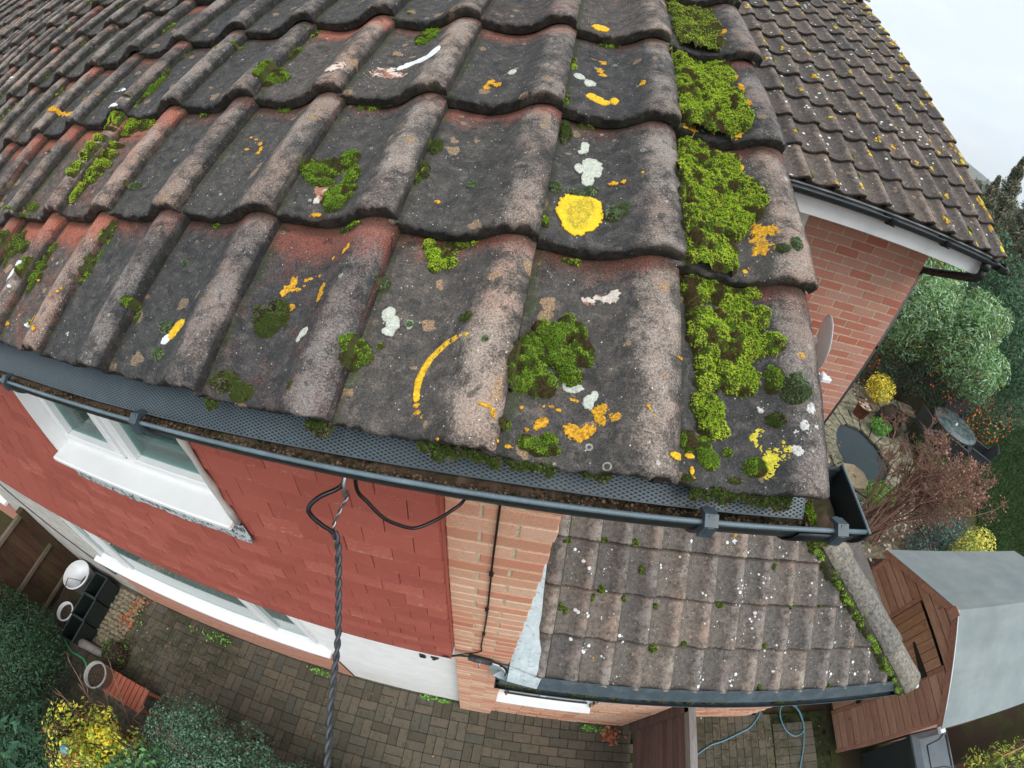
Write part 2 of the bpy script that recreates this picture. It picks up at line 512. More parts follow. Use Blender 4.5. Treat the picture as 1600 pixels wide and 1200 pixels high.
M['pvc'] = pvc('black_gutter_plastic', (.012, .017, .019), (.035, .050, .056))
M['pvc_worn'] = pvc('faded_gutter_plastic', (.045, .064, .076), (.11, .155, .18))
M['lip'] = pvc('gutter_lip_highlight', (.10, .14, .165), (.22, .29, .33))  # edge highlight painted in as a paler plastic colour
M['guard'] = pvc('plastic_guard_mesh', (.075, .105, .125), (.15, .20, .23))
M['black'] = simple('black_plastic', (.012, .013, .014), .45, .5, var=.2, sc=40)
M['crate'] = simple('dark_green_crate', (.010, .018, .016), .5, .5, var=.3, sc=30)
M['rubber'] = simple('black_cable', (.010, .010, .011), .35, .5, var=.3, sc=60)
M['cable'] = simple('grey_cable', (.045, .052, .060), .45, .5, var=.35, sc=70)
M['steel'] = simple('galvanised_wire', (.42, .42, .40), .35, .5, .8, var=.2, sc=80)
M['soil'] = simple('wet_soil', (.055, .038, .027), .95, .2, var=.5, sc=35, bump=.9, bd=.008)
M['lead'] = NM('lead_flashing', .62, .4, .25)
_m = M['lead']; _n = _m.noise(20, None, 6, .75); _s = _m.step(_m.noise(34, _m.coord((1, 2, 1)), 4, .6, .5), .58, .66)
M['lead'] = _m.done(_m.mix(_m.math('MULTIPLY', _s, .5), _m.ramp(_n, (.3, (.30, .36, .38)), (.7, (.47, .53, .55))), (.10, .12, .11)), .6, _m.bump(_m.noise(12, None, 3, .5), .6, .02))
def glass(name, tint):
    m = NM(name, .04, .9)
    m.b.inputs['Metallic'].default_value = 0.0
    n = m.noise(2.2, None, 3, .5)
    return m.done(m.ramp(n, (.35, tuple(x*.75 for x in tint)), (.65, tint)), .05, m.bump(m.noise(3, None, 2, .5), .04, .01))
M['glass'] = glass('window_glass', (.17, .25, .24))
M['glass_dark'] = glass('window_glass_dim', (.085, .13, .125))
M['blind'] = simple('blind_slat', (.50, .56, .54), .6, .3, var=.05, sc=20)
def wood(name, a, b, sc=18, axis=(1, 1, .12), rough=.85, knots=.4, green=0.0):
    m = NM(name, rough, .25)
    v = m.coord(axis, own=True)
    n = m.noise(sc, v, 6, .7, .6); g = m.noise(sc*7, v, 4, .7)
    r = m.math('FRACT', m.math('MULTIPLY', m.rnd(), 5.7))
    c = m.ramp(m.math('ADD', m.math('MULTIPLY', n, .75), m.math('MULTIPLY', r, .25)), (.25, a), (.75, b))
    c = m.mix(1.0, c, m.ramp(g, (.3, (.72, .72, .72)), (.7, (1.2, 1.2, 1.2))), 'MULTIPLY')
    if knots:
        k = m.step(m.voro(sc*.35, m.coord((1, 1, .5), own=True)), .11, .05)
        c = m.mix(m.math('MULTIPLY', k, knots), c, (.02, .012, .008))
    if green:
        c = m.mix(m.math('MULTIPLY', m.step(m.noise(3, None, 3, .6), .45, .65), green), c, (.05, .07, .015))
    return m.done(c, rough, m.bump(m.math('ADD', n, m.math('MULTIPLY', g, .4)), .4, .003))
M['shed_wood'] = wood('shed_cladding_wood', (.30, .155, .105), (.54, .33, .24), 14, (.10, .10, 1))
M['door_wood'] = wood('shed_door_wood', (.26, .135, .075), (.50, .29, .18), 14, (1, 1, .12))
M['trim_wood'] = wood('pale_trim_wood', (.30, .14, .10), (.50, .27, .20), 12, (.3, .3, .3))
M['fence_wood'] = wood('dark_fence_wood', (.030, .014, .008), (.105, .052, .030), 12, (1, 1, .12), .9, .3, .35)
M['rail_wood'] = wood('grey_rail_wood', (.09, .07, .05), (.20, .165, .12), 16, (.3, .12, .3), .9, .2, .45)
M['gate_wood'] = wood('old_gate_wood', (.07, .040, .030), (.20, .125, .105), 16, (1, .10, 1), .9, .3)
M['grey_wood'] = wood('silvered_wood', (.14, .12, .11), (.36, .34, .32), 20, (1, .10, 1), .9, .3)
M['bench_wood'] = wood('red_stained_slats', (.30, .075, .045), (.46, .15, .09), 12, (1, .2, 1), .7, .1)
def felt():
    m = NM('grey_green_roof_felt', .85, .3)
    n = m.noise(2.2, None, 5, .6); g = m.noise(260, None, 3, .7); v = m.step(m.noise(40, m.coord((1, .5, 1)), 5, .8), .62, .72)
    c = m.ramp(n, (.3, (.19, .225, .23)), (.7, (.27, .31, .31)))
    c = m.mix(m.math('MULTIPLY', v, .6), c, (.12, .145, .145))
    c = m.mix(m.math('MULTIPLY', m.step(m.noise(.9, m.coord((.3, 2.5, 1)), 4, .6), .5, .7), .35), c, (.15, .17, .15))
    c = m.mix(1.0, c, m.ramp(g, (.3, (.85, .85, .85)), (.7, (1.12, 1.12, 1.12))), 'MULTIPLY')
    return m.done(c, .85, m.bump(g, .3, .002))
M['felt'] = felt()
def paver_material():
    m = NM('block_paver', .9, .3)
    v = m.coord(own=True)
    r = m.math('FRACT', m.math('ADD', m.math('MULTIPLY', m.rnd(), 13.3), m.attr('tone')))
    c = m.ramp(r, (0, (.075, .066, .048)), (.35, (.105, .092, .068)), (.65, (.130, .106, .078)), (1, (.086, .082, .068)))
    n = m.noise(22, v, 5, .7); g = m.noise(260, v, 3, .7)
    wn_ = m.noise(1.3, m.coord(kind='Object'), 3, .6)
    c = m.mix(m.math('MULTIPLY', m.step(m.math('ADD', m.math('MULTIPLY', n, .5), m.math('MULTIPLY', wn_, .55)), .47, .62), .72), c, (.030, .033, .015))
    sp = m.step(m.noise(130, v, 4, .8), .66, .72)
    c = m.mix(m.math('MULTIPLY', sp, m.step(n, .4, .6, .15, .75)), c, (.30, .29, .26))
    c = m.mix(1.0, c, m.ramp(g, (.3, (.78, .78, .78)), (.7, (1.2, 1.2, 1.2))), 'MULTIPLY')
    return m.done(c, .88, m.bump(m.math('ADD', n, g), .4, .003))
M['paver'] = paver_material()
M['paver_joint'] = simple('mossy_sand_joint', (.030, .036, .014), .98, .1, var=.6, sc=9, bump=.6, bd=.01)
M['stone'] = simple('mossy_sandstone', (.23, .215, .15), .92, .2, var=.45, sc=9, bump=.7, bd=.012, own=True)
M['stone_pale'] = simple('pale_sandstone', (.40, .33, .21), .92, .2, var=.25, sc=14, bump=.7, bd=.008, own=True)
M['cobble'] = simple('beige_cobble', (.24, .205, .14), .9, .2, var=.4, sc=12, bump=.6, bd=.008, own=True)
M['terracotta'] = simple('terracotta', (.20, .075, .045), .7, .3, var=.2, sc=12, bump=.2)
M['rattan'] = simple('grey_rattan', (.050, .056, .062), .6, .4, var=.25, sc=120, bump=.6, bd=.004)
M['glass_table'] = NM('frosted_table_glass', .16, .7)
_m = M['glass_table']; _n = _m.noise(5, None, 5, .7)
M['glass_table'] = _m.done(_m.ramp(_n, (.4, (.040, .060, .062)), (.72, (.15, .19, .19))), _m.step(_n, .4, .6, .08, .4))
M['dish'] = simple('grey_dish', (.78, .80, .82), .5, .4, var=.05, sc=8, bump=.03)
M['bucket'] = simple('white_bucket', (.72, .74, .76), .4, .5, var=.06, sc=10, bump=.03)
M['barrel'] = simple('pale_grey_pot', (.36, .36, .35), .6, .4, var=.15, sc=12, bump=.1)
M['binlid'] = simple('grey_wheelie_plastic', (.10, .125, .145), .45, .5, var=.12, sc=9, bump=.05)
M['binbody'] = simple('dark_wheelie_plastic', (.018, .030, .032), .5, .5, var=.2, sc=9, bump=.05)
M['hose'] = simple('blue_hose', (.10, .26, .34), .4, .5, var=.1, sc=50)
M['hose_green'] = simple('green_hose', (.015, .22, .09), .4, .5, var=.1, sc=50)
M['iron'] = simple('black_iron', (.010, .009, .008), .55, .5, var=.3, sc=60)
M['water'] = NM('pond_water', .03, .8).done((.055, .072, .085), .03, None)  # sky reflection put into the blue-grey base colour
def leafmat(name, trans=.25, rough=.55, sheen=.4, gain=1.0):
    m = NM(name, rough, sheen)
    c = m.mix(1.0, m.attr('Col', 'Color'), (gain, gain, gain), 'MULTIPLY')
    m.b.inputs['Subsurface Weight'].default_value = 0.0
    b = m.n('BsdfTranslucent'); mx = m.n('MixShader'); mx.inputs[0].default_value = trans
    m.set(b.inputs['Color'], c); m.set(m.b.inputs['Base Color'], c)
    o = m.t.nodes['Material Output']
    m.t.links.new(m.b.outputs[0], mx.inputs[1]); m.t.links.new(b.outputs[0], mx.inputs[2]); m.t.links.new(mx.outputs[0], o.inputs[0])
    return m.m
M['leaf'] = leafmat('foliage', gain=1.75)
M['moss'] = leafmat('moss', .35, .8, .1, gain=1.6)
def colmat(name, rough=.9, bump=.6):
    m = NM(name, rough, .2)
    g = m.noise(700, None, 3, .7)
    c = m.mix(1.0, m.attr('Col', 'Color'), m.ramp(g, (.3, (.75, .75, .75)), (.7, (1.2, 1.2, 1.2))), 'MULTIPLY')
    return m.done(c, rough, m.bump(g, bump, .0015))
M['lichen'] = colmat('lichen_crust')
M['bark'] = simple('twig_bark', (.27, .165, .125), .9, .2, var=.3, sc=30, bump=.4)
M['bark_dark'] = simple('dark_bark', (.07, .05, .038), .9, .2, var=.3, sc=20, bump=.5)

# ------------------------------------------------------------------ pantile roofs
REDS = {(0, 2): .85, (0, 4): .35, (0, 5): .95, (0, 6): .95, (0, 7): .8, (0, 1): .15, (1, 5): .95, (1, 6): .9, (1, 7): .8, (1, 8): .9, (1, 9): .6, (2, 6): .4, (2, 8): .7, (3, 1): .85, (3, 2): .45, (4, 5): .7, (4, 2): .3, (5, 6): .7, (5, 3): .4, (6, 4): .7}
TW, TG = 0.2076, 0.3019          # cover width and gauge of a tile
PITCH = 0.5487
_pt = np.array([-.12, 0, .08, .18, .28, .38, .48, .57, .65, .72, .79, .85, .91, .96, 1.0])
_ph = np.array([-.014, -.0105, -.0135, -.0175, -.020, -.0205, -.0165, -.009, .002, .012, .0185, .0205, .0195, .0155, .006])
def prof(t):
    """height of the top surface across a tile, t = 0 at the left lap, 1 at the right edge of the roll"""
    t = np.asarray(t, float)
    x = np.interp(t, _pt, _ph); d = .035
    return (np.interp(t-d, _pt, _ph) + 2*x + np.interp(t+d, _pt, _ph)) / 4
DROP = .029                      # fall of a tile from nose to the next nose, seen against the roof plane
def surf(x, s):
    """height above the roof plane of the visible tile surface at (x, s)"""
    x = np.asarray(x, float); s = np.asarray(s, float)
    r = np.floor(s / TG); t = (x / TW) % 1.0
    return prof(t) - DROP * (s - r*TG) / TG
surf.gauge = TG

def tile_mesh(name, mat, seed, nx=26, ns=10, w=TW, gauge=TG, amp=.85, flat=1.0, x0=-.10, x1=1.0, rough=.0011, thick=.025, wide=False):
    t = np.linspace(x0, x1, nx); L = gauge + .05
    ss = np.concatenate([[0, .0025, .007], np.linspace(.02, L, ns)])
    TT, S = np.meshgrid(t, ss)
    Z = prof(TT) * flat - DROP * S / gauge
    Z = Z - np.where(S < .001, .0045, np.where(S < .003, .0013, 0.0))
    Pn = np.stack([TT.ravel()*w*40, S.ravel()*40], 1)
    dz = (fbm(Pn, seed, 3) - .5) * rough * 4
    X = TT.ravel()*w; Y = S.ravel() + np.where(S.ravel() < .01, (fbm(Pn*2.2, seed+9, 3)-.5)*.012, 0); Z = Z.ravel() + dz - np.where(S.ravel() < .004, np.clip(fbm(Pn*4.5, seed+19, 2)-.62, 0, 1)*.035, 0)
    n1 = len(ss); N = nx*n1
    top = np.stack([X, Y, Z], 1)
    # underside: two rows
    bt = []
    for k, sv in enumerate((0.0015, L)):
        bt.append(np.stack([t*w, np.full(nx, sv), prof(t)*flat - DROP*sv/gauge - thick - (0.0 if k else .001)], 1))
    V = np.concatenate([top] + bt)
    F = []
    I = lambda r, c: r*nx + c
    g = np.array([[I(r, c), I(r, c+1), I(r+1, c+1), I(r+1, c)] for r in range(n1-1) for c in range(nx-1)])
    b0, b1 = N, N+nx
    nose = np.array([[b0+c, b0+c+1, I(0, c+1), I(0, c)] for c in range(nx-1)])
    back = np.array([[I(n1-1, c), I(n1-1, c+1), b1+c+1, b1+c] for c in range(nx-1)])
    und = np.array([[b0+c, b1+c, b1+c+1, b0+c+1] for c in range(nx-1)])
    me = None
    F = [g, nose, back, und]
    side = [[I(r, nx-1), I(r+1, nx-1)] for r in range(n1-1)]
    # side edges as n-gons
    rt = [b0+nx-1, b1+nx-1] + [I(r, nx-1) for r in range(n1-1, -1, -1)]
    lf = [b0, ] + [I(r, 0) for r in range(0, n1)] + [b1]
    F += [np.array([rt]), np.array([lf])]
    crest = np.clip((prof(TT).ravel() + .004) / .022, 0, 1) if not wide else np.clip((TT.ravel()-.42)/.35, 0, 1)*.95  # wide: right side of the roll catching light, painted into the crest mask
    crest = np.concatenate([crest, np.zeros(2*nx)])
    head = np.clip((S.ravel() - (gauge-.085)) / .085, 0, 1)
    head = np.concatenate([head, np.zeros(2*nx)])
    edge = np.clip(1 - np.abs(TT.ravel()-.02) / .085, 0, 1)
    edge = np.concatenate([edge, np.ones(2*nx)])
    nose_a = np.concatenate([np.where(S.ravel() < .001, .75, 0.), np.ones(2*nx)])
    sm = np.concatenate([np.full(len(g), True), np.full(len(nose)+len(back)+len(und)+2, False)])
    me = mesh_np(name, V, F, [mat], smooth=sm, fl=dict(crest=crest, head=head, edge=edge, nose=nose_a))
    return me

def arrays_of(me):
    V = np.empty(len(me.vertices)*3, np.float32); me.vertices.foreach_get('co', V); V = V.reshape(-1, 3)
    at = {}
    for k in ('crest', 'head', 'edge', 'nose'):
        a = np.empty(len(V), np.float32); me.attributes[k].data.foreach_get('value', a); at[k] = a
    F = [tuple(p.vertices) for p in me.polygons]
    return V, F, at

def joined_tiles(name, me, mat, T, parent, kind='stuff'):
    V, F, at = arrays_of(me)
    q = len(T); n = len(V)
    VV = (V[None] + np.asarray(T)[:, None, :]).reshape(-1, 3)
    by = {}
    for f in F: by.setdefault(len(f), []).append(f)
    tone = np.repeat(np.random.default_rng(q).random(q), n)
    FF = [((np.array(fs)[None] + (np.arange(q)*n)[:, None, None]).reshape(-1, k)) for k, fs in by.items()]
    m2 = mesh_np(name, VV, FF, [mat], smooth=False, fl=dict({k: np.tile(a, q) for k, a in at.items()}, tone=tone))
    m2.polygons.foreach_set('use_smooth', np.full(len(m2.polygons), True))
    return link(name, m2, parent, kind=kind)

# ---- number 37: the house whose eave the camera hangs over
house = thing('house', (0, 0, 0), 'nearest house with red hung tiles, white panels and the big mossy pantile roof', 'house')
roof = link('roof', None, house, rot=(PITCH, 0, 0))
near = [tile_mesh('tile', M['tile'], 11+k, 34, 14, rough=.0013) for k in range(5)]
far = tile_mesh('tile', M['tile'], 40, 14, 4, rough=.0008)
verge_tile = tile_mesh('tile', M['tile'], 33, 34, 14)
NC = 14
seam = {0: [0, -.007, -.009, .003, -.008, 0], 1: [0, 0, .004, .003, -.004, -.010, .004, .018],
        2: [0, .003, .008, 0, .004, -.008, .003, .008, .012]}
todo = []
for r in range(NC):
    ncol = int(12 + 3.3*r) if r < 9 else 42
    for c in range(-1, ncol):
        x = -(c+1)*TW; s = r*TG
        d = math.dist((x+.1, s*.85-.1, s*.5), (CAM_LOC[0], CAM_LOC[1]+.1, CAM_LOC[2]))
        todo.append((d, r, c, x, s))
for c in range(11, 44):
    for r in range(0, 9):
        if not any(t[1] == r and t[2] == c for t in todo[:0]) and c >= int(12 + 3.3*r):
            todo.append((99, r, c, -(c+1)*TW, r*TG))
todo.sort()
rest = []
for i, (d, r, c, x, s) in enumerate(todo):
    jx = random.uniform(-.003, .003); js = random.uniform(-.004, .004)
    if r in seam and 0 <= c < len(seam[r])-1:
        jx = (seam[r][c+1] + seam[r][c]) * .25
    jz = random.uniform(-.001, .0015)
    if i < 300:
        me = near[(r*7 + c*3) % 5] if d < 2.6 else far
        link('tile', me, roof, loc=(x+jx, s+js, jz), rot=(random.uniform(-.006, .006), random.uniform(-.014, .014), random.uniform(-.008, .008)))['redness'] = REDS.get((r, c), max(0.0, random.uniform(-.9, .8)) if r > 1 or c > 6 else .12)
    else:
        rest.append((x+jx, s+js, jz))
joined_tiles('far_tile', far, M['tile'], rest, roof)
# boarding below, ridge tiles, back slope
ZR = NC*TG
MB().box((-9.1, .03, -.075), (.16, ZR, -.052)).obj('roof_boarding', M['bark_dark'], roof)
ridge = MB()
for k in range(21):
    a = [(.11*math.cos(t), .11*math.sin(t)-.03) for t in np.linspace(.1, math.pi-.1, 9)] + [(.095*math.cos(t), .095*math.sin(t)-.03) for t in np.linspace(math.pi-.1, .1, 9)]
    x0 = .19 - k*.447
    me = MB().prism([(p[0], p[1]) for p in a], 'x', -.44, 0).mesh('ridge_tile', M['hip'])
    for nm in ('crest', 'head', 'edge', 'nose'):
        me.attributes.new(nm, 'FLOAT', 'POINT')
    link('ridge_tile', me, house, loc=(x0, ZR*math.cos(PITCH), ZR*math.sin(PITCH)+.03))
yr, zr = ZR*math.cos(PITCH), ZR*math.sin(PITCH)
MB().prism([(yr, zr-.01), (2*yr, -.01), (2*yr, -.06), (yr, zr-.07)], 'x', -9.1, .19).obj('back_slope', M['tile2'], house)

# ------------------------------------------------------------------ house walls
ZG = -4.934
BL, BH, BD = .215, .065, .1025            # a brick
def brick_mesh(name, mat, L=BL, seed=0):
    b = MB().box((0, 0, 0), (L, BD, BH), bev=.0035)
    rnd = random.Random(seed)
    b.v = [(x + rnd.uniform(-.0012, .0012), y + rnd.uniform(-.0008, .0008), z + rnd.uniform(-.0012, .0012)) for x, y, z in b.v]
    return b.mesh(name, mat)
def brick_wall(parent, mat, mortar, x0, x1, z0, z1, y, pick, name='brick', jx=0.0, jz=0.0, holes=(), mort=.006, skin=.005):
    """front bricks of a wall facing -y. pick(x, z) says whether a brick is a part of its own"""
    meshes = {}
    rest = MB()
    k0 = math.floor((z0 - jz) / .075); k1 = math.ceil((z1 - jz) / .075)
    for k in range(k0, k1):
        z = jz + k*.075
        xs = x0 - .3 + ((jx - (x0-.3) + (.1125 if k % 2 else 0)) % .225) - .225
        while xs < x1:
            a, b = max(xs, x0), min(xs + BL, x1)
            xs += .225
            if b - a < .03 or z + BH > z1 + .02 or z < z0 - .02:
                continue
            if any(a < hx1 and b > hx0 and z < hz1 and z + BH > hz0 for hx0, hx1, hz0, hz1 in holes):
                if not any(a >= hx0-.001 and b <= hx1+.001 for hx0, hx1, hz0, hz1 in holes):
                    for hx0, hx1, hz0, hz1 in holes:
                        if z < hz1 and z + BH > hz0:
                            if a < hx0 < b: b = hx0
                            elif a < hx1 < b: a = hx1
                    if b - a < .03: continue
                else:
                    continue
            L = round(b - a, 3)
            yy = y + random.uniform(-.0015, .0015)
            if pick((a+b)/2, z):
                key = (L, random.randrange(2))
                if key not in meshes:
                    meshes[key] = brick_mesh(name, mat, L, hash(key) & 255)
                link(name, meshes[key], parent, loc=(a, yy, z), rot=(random.uniform(-.006, .006), random.uniform(-.004, .004), random.uniform(-.004, .004)))
            else:
                rest.box((a, yy, z), (b, y+.05, z+BH))
    if rest.v:
        rest.obj('far_brick', mat, parent, kind='stuff')
    return meshes

HW = link('brick_pier', MB().box((-.372, .3215, ZG), (-.050, .42, -.2)).mesh('brick_pier', M['mortar_pale']), house)
brick_wall(HW, M['brick'], None, -.372, -.043, ZG, -.22, .318, lambda x, z: True, jx=-.268+.005, jz=-.6194-.070)
# the gable end and the wall cores
MB().box((-.30, .421, ZG), (-.052, 7.2, -.12)).obj('gable_wall', M['brick'], house)
MB().box((-9.1, .47, ZG), (-.31, 7.19, -.13)).obj('inner_wall', M['white_paint'], house)
# upper storey boarding behind the hung tiles, with the window opening
UW = (-2.26, -1.165, -.985, -.22)
core = MB()
core.box((-9.1, .285, -2.12), (UW[0], .46, -.2)).box((UW[1], .285, -2.12), (-.374, .46, -.2)).box((UW[0], .285, -2.12), (UW[1], .46, UW[2])).box((UW[0], .285, UW[3]), (UW[1], .46, -.2))
hung = core.obj('tile_hung_wall', M['hung'], house)
ht = []
for k in range(3):
    m_ = MB().box((0, 0, 0), (.163, 0.014, .135), bev=.002)
    rr_ = random.Random(k)
    m_.v = [(x + rr_.uniform(-.0012, .0012), y + rr_.uniform(-.001, .001), z + (rr_.uniform(-.0015, .0015) if z < .05 else 0)) for x, y, z in m_.v]
    me = m_.mesh('hung_tile', M['hung'])
    a = me.attributes.new('edge', 'FLOAT', 'POINT'); a.data.foreach_set('value', [1.0 if z < .03 else 0.0 for x, y, z in m_.v])
    ht.append(me)
cand, rest = [], MB()
HG = .10
for r in range(20):
    z = -2.17 + r*HG
    for c in range(54):
        x = -.374 - .165*(c+1) + (.0825 if r % 2 else 0)
        w = .163
        xr = min(x + w, -.374)
        if xr - x < .04: continue
        if z + .1 > UW[2]-.02 and z < UW[3] and xr > UW[0]-.002 and x < UW[1]+.002:
            if x < UW[0]-.03 and xr > UW[0]: xr = UW[0]-.002
            elif xr > UW[1]+.03 and x < UW[1]: x = UW[1]+.002
            else: continue
        d = math.hypot(x+.3, (z+.6))
        cand.append((d, x, xr, z))
cand.sort()
for i, (d, x, xr, z) in enumerate(cand):
    yy = .252 + random.uniform(-.0018, .0018); rx = .085 + random.uniform(-.018, .018)
    if i < 300:
        o = link('hung_tile', ht[i % 3], hung, loc=(x, yy, z + random.uniform(-.002, .002)), rot=(-rx, random.uniform(-.006, .006), 0))
        if abs(xr - x - .163) > .004: o.scale = ((xr-x)/.163, 1, 1)
    else:
        R = Matrix.Rotation(-rx, 3, 'X')
        rest.box((0, 0, 0), (xr-x, .011, .135), R=R, at=(x, yy, z))
rest.obj('far_hung_tile', M['hung'], hung, kind='stuff')

def casement_window(parent, x0, x1, z0, z1, y, panes, name='window', sill=None, blind=False, glassm=None, fr=.055, depth=.06):
    """white framed window facing -y. panes: list of (xa, xb, opening?)"""
    w = link(name, None, parent)
    f = MB()
    f.box((x0, y, z0), (x1, y+depth, z0+fr), bev=.004).box((x0, y, z1-fr), (x1, y+depth, z1), bev=.004)
    f.box((x0, y, z0+fr), (x0+fr, y+depth, z1-fr), bev=.004).box((x1-fr, y, z0+fr), (x1, y+depth, z1-fr), bev=.004)
    for a, b, op in panes[:-1]:
        f.box((b-fr*.5, y, z0+fr), (b+fr*.5, y+depth, z1-fr), bev=.004)
    f.obj('frame', M['white'], w)
    gl = glassm or M['glass']
    n = len(panes)
    for i, (a, b, op) in enumerate(panes):
        a_ = a + (fr if i == 0 else fr*.5); b_ = b - (fr if i == n-1 else fr*.5)
        if op:
            s_ = .042
            q = MB()
            q.box((a_+.010, y-.014, z0+fr+.010), (b_-.004, y+.03, z0+fr+s_), bev=.004).box((a_+.004, y-.014, z1-fr-s_), (b_-.004, y+.03, z1-fr-.004), bev=.004)
            q.box((a_+.010, y-.014, z0+fr+s_), (a_+s_, y+.03, z1-fr-s_), bev=.004).box((b_-s_, y-.014, z0+fr+s_), (b_-.004, y+.03, z1-fr-s_), bev=.004)
            q.obj('sash', M['white'], w)
            MB().box((a_+.0005, y+.006, z0+fr+.0005), (b_-.0005, y+.012, z0+fr+.0095)).box((a_+.0005, y+.006, z0+fr), (a_+.0095, y+.012, z1-fr)).obj('seal', M['black'], w)
            a_, b_, dz = a_+s_, b_-s_, s_
        else:
            dz = .0
        MB().box((a_, y+.018, z0+fr+dz), (b_, y+.026, z1-fr-dz)).obj('pane', gl, w)
        if blind:
            for k in range(int((z1-z0-.2)/.036)):
                zz = z0 + fr + .05 + k*.036
                MB().box((a_, y+.075, zz), (b_, y+.1, zz+.0022), R=Matrix.Identity(3)).obj('blind_slat', M['blind'], w)
    if blind:
        MB().box((x0+.02, y+.13, z0+.02), (x1-.02, y+.14, z1-.02)).obj('curtain', M['blind'], w)
    if sill:
        MB().box(sill[0], sill[1], bev=.006).obj('sill', M['white'], w)
    return w

g_ = NM('clear_glass', .02, .8)
_t = g_.n('BsdfTransparent'); _t.inputs[0].default_value = (.72, .86, .84, 1)
_x = g_.n('MixShader'); _f = g_.n('Fresnel'); _f.inputs[0].default_value = 1.18
g_.b.inputs['Base Color'].default_value = (.02, .03, .03, 1)
g_.t.links.new(g_.math('MULTIPLY', _f.outputs[0], .8), _x.inputs[0]); g_.t.links.new(_t.outputs[0], _x.inputs[1]); g_.t.links.new(g_.b.outputs[0], _x.inputs[2])
_gl = g_.n('BsdfGlossy'); _gl.inputs['Roughness'].default_value = .02
g_.t.links.new(_gl.outputs[0], _x.inputs[2])
g_.t.links.new(_x.outputs[0], g_.t.nodes['Material Output'].inputs[0])
M['clear'] = g_.m

up = casement_window(house, UW[0]+.012, UW[1]-.006, -.968, -.23, .315,
                     [(UW[0]+.012, -1.73, True), (-1.73, UW[1]-.006, True)], sill=((UW[0]+.004, .205, -.985), (UW[1]+.01, .36, -.955)), blind=True, glassm=M['clear'], fr=.052)
up['label'] = 'upstairs window with white blinds'
MB().box((UW[0]-.001, .246, -.955), (UW[0]+.011, .375, -.22)).obj('reveal', M['white'], up)
MB().box((UW[1]-.005, .246, -.955), (UW[1]+.001, .375, -.22)).obj('reveal', M['white'], up)
# mortar fillet and the lead apron under the sill
lead_v = NM('speckled_lead_apron', .7, .3)
_n = lead_v.noise(55, lead_v.coord((1, 1, .5)), 5, .8)
M['apron'] = lead_v.done(lead_v.mix(lead_v.step(_n, .48, .56), (.50, .55, .57), (.07, .075, .08)), .7, lead_v.bump(_n, .5, .003))
ap = MB()
n = 30
V, F = [], []
for i in range(n+1):
    x = -2.215 + i*(1.085)/n
    V += [(x, .243 + random.uniform(-.001, .001), -.99), (x, .238 + random.uniform(-.002, .002), -1.115 - random.uniform(-.008, .008) - (.01 if i > n-3 else 0))]
for i in range(n): F.append((2*i, 2*i+2, 2*i+3, 2*i+1))
ap.add(V, F).obj('apron_flashing', M['apron'], up)
fl_ = MB()
fl_.tube([(UW[1]+.012 + random.uniform(-.004, .004), .245, -.22 - .076*i) for i in range(11)], [.012 + random.uniform(-.004, .004) for _ in range(11)], 6)
fl_.obj('mortar_fillet', M['dirty_white'], up)

# ground floor: render, brick plinth, long white window
GW = (-4.6, -1.6, -3.80, -2.2)
g = MB()
g.box((-1.6, .40, ZG), (-.375, .46, -2.13))
g.box((GW[0], .40, -2.2), (GW[1], .46, -2.13)).box((GW[0], .412, ZG), (GW[1], .46, GW[2]))
g.obj('render_wall', M['white_paint'], house)
MB().box((-6.9, .402, ZG), (GW[0], .46, -2.13)).box((-6.88, .385, -2.75), (-4.62, .40, -2.70)).obj('painted_panel', M['dirty_white'], house)
MB().box((-9.1, .254, -2.20), (-.376, .40, -2.175)).obj('tile_kick_board', M['hung'], house)
pl = link('plinth', MB().box((-4.62, .396, ZG), (-1.62, .411, -3.85)).mesh('plinth', M['mortar']), house)
brick_wall(pl, M['brick_red'], None, -4.62, -1.62, ZG+.002, -3.88, .388, lambda x, z: z > -4.3 and x > -3.2, jx=.03, jz=ZG+.01)
casement_window(house, GW[0]+.005, GW[1]-.005, -3.78, -2.24, .418, [(GW[0]+.005, -4.02, True), (-4.02, -2.17, False), (-2.17, GW[1]-.005, True)],
                sill=((-4.68, .335, -3.84), (-1.58, .48, -3.785)), glassm=M['glass'], fr=.075)
casement_window(house, -9.0, -6.92, -3.78, -2.24, .418, [(-9.0, -8.0, True), (-8.0, -6.92, True)], sill=((-9.05, .335, -3.84), (-6.86, .48, -3.785)), fr=.075)
MB().box((-9.1, .40, ZG), (-6.9, .46, -3.85)).obj('plinth', M['brick_red'], house)
MB().box((-9.1, .40, -2.24), (-6.9, .46, -2.13)).obj('lintel', M['white_paint'], house)
# cable clipped along the panel
pts = [(-6.4, .396, -2.6), (-6.0, .394, -3.05), (-5.6, .392, -3.4), (-5.2, .392, -3.85), (-4.95, .392, -4.2), (-4.8, .392, -4.35), (-4.72, .392, -4.25)]
MB().tube(pts, .006, 6).obj('wall_cable', M['rubber'], house)
# soffit and fascia
MB().box((-9.1, .10, -.17), (.17, .118, -.045)).obj('fascia', M['white'], house)
MB().box((-9.1, .118, -.175), (.17, .30, -.165)).obj('soffit', M['white'], house)
# house number
for i, (ch, x) in enumerate((('3', -.668), ('7', -.578))):
    cu = bpy.data.curves.new('house_number_digit', 'FONT')
    cu.body = ch; cu.size = .115; cu.extrude = .004; cu.offset = .0035
    cu.materials.append(M['iron'])
    t_ = link('house_number_digit', cu, None)
    bpy.context.view_layer.update()
    me = bpy.data.meshes.new_from_object(t_.evaluated_get(bpy.context.evaluated_depsgraph_get()))
    bpy.data.objects.remove(t_)
    link('house_number_digit', me, house, loc=(x, .392, -2.99), rot=(math.pi/2, 0, 0))

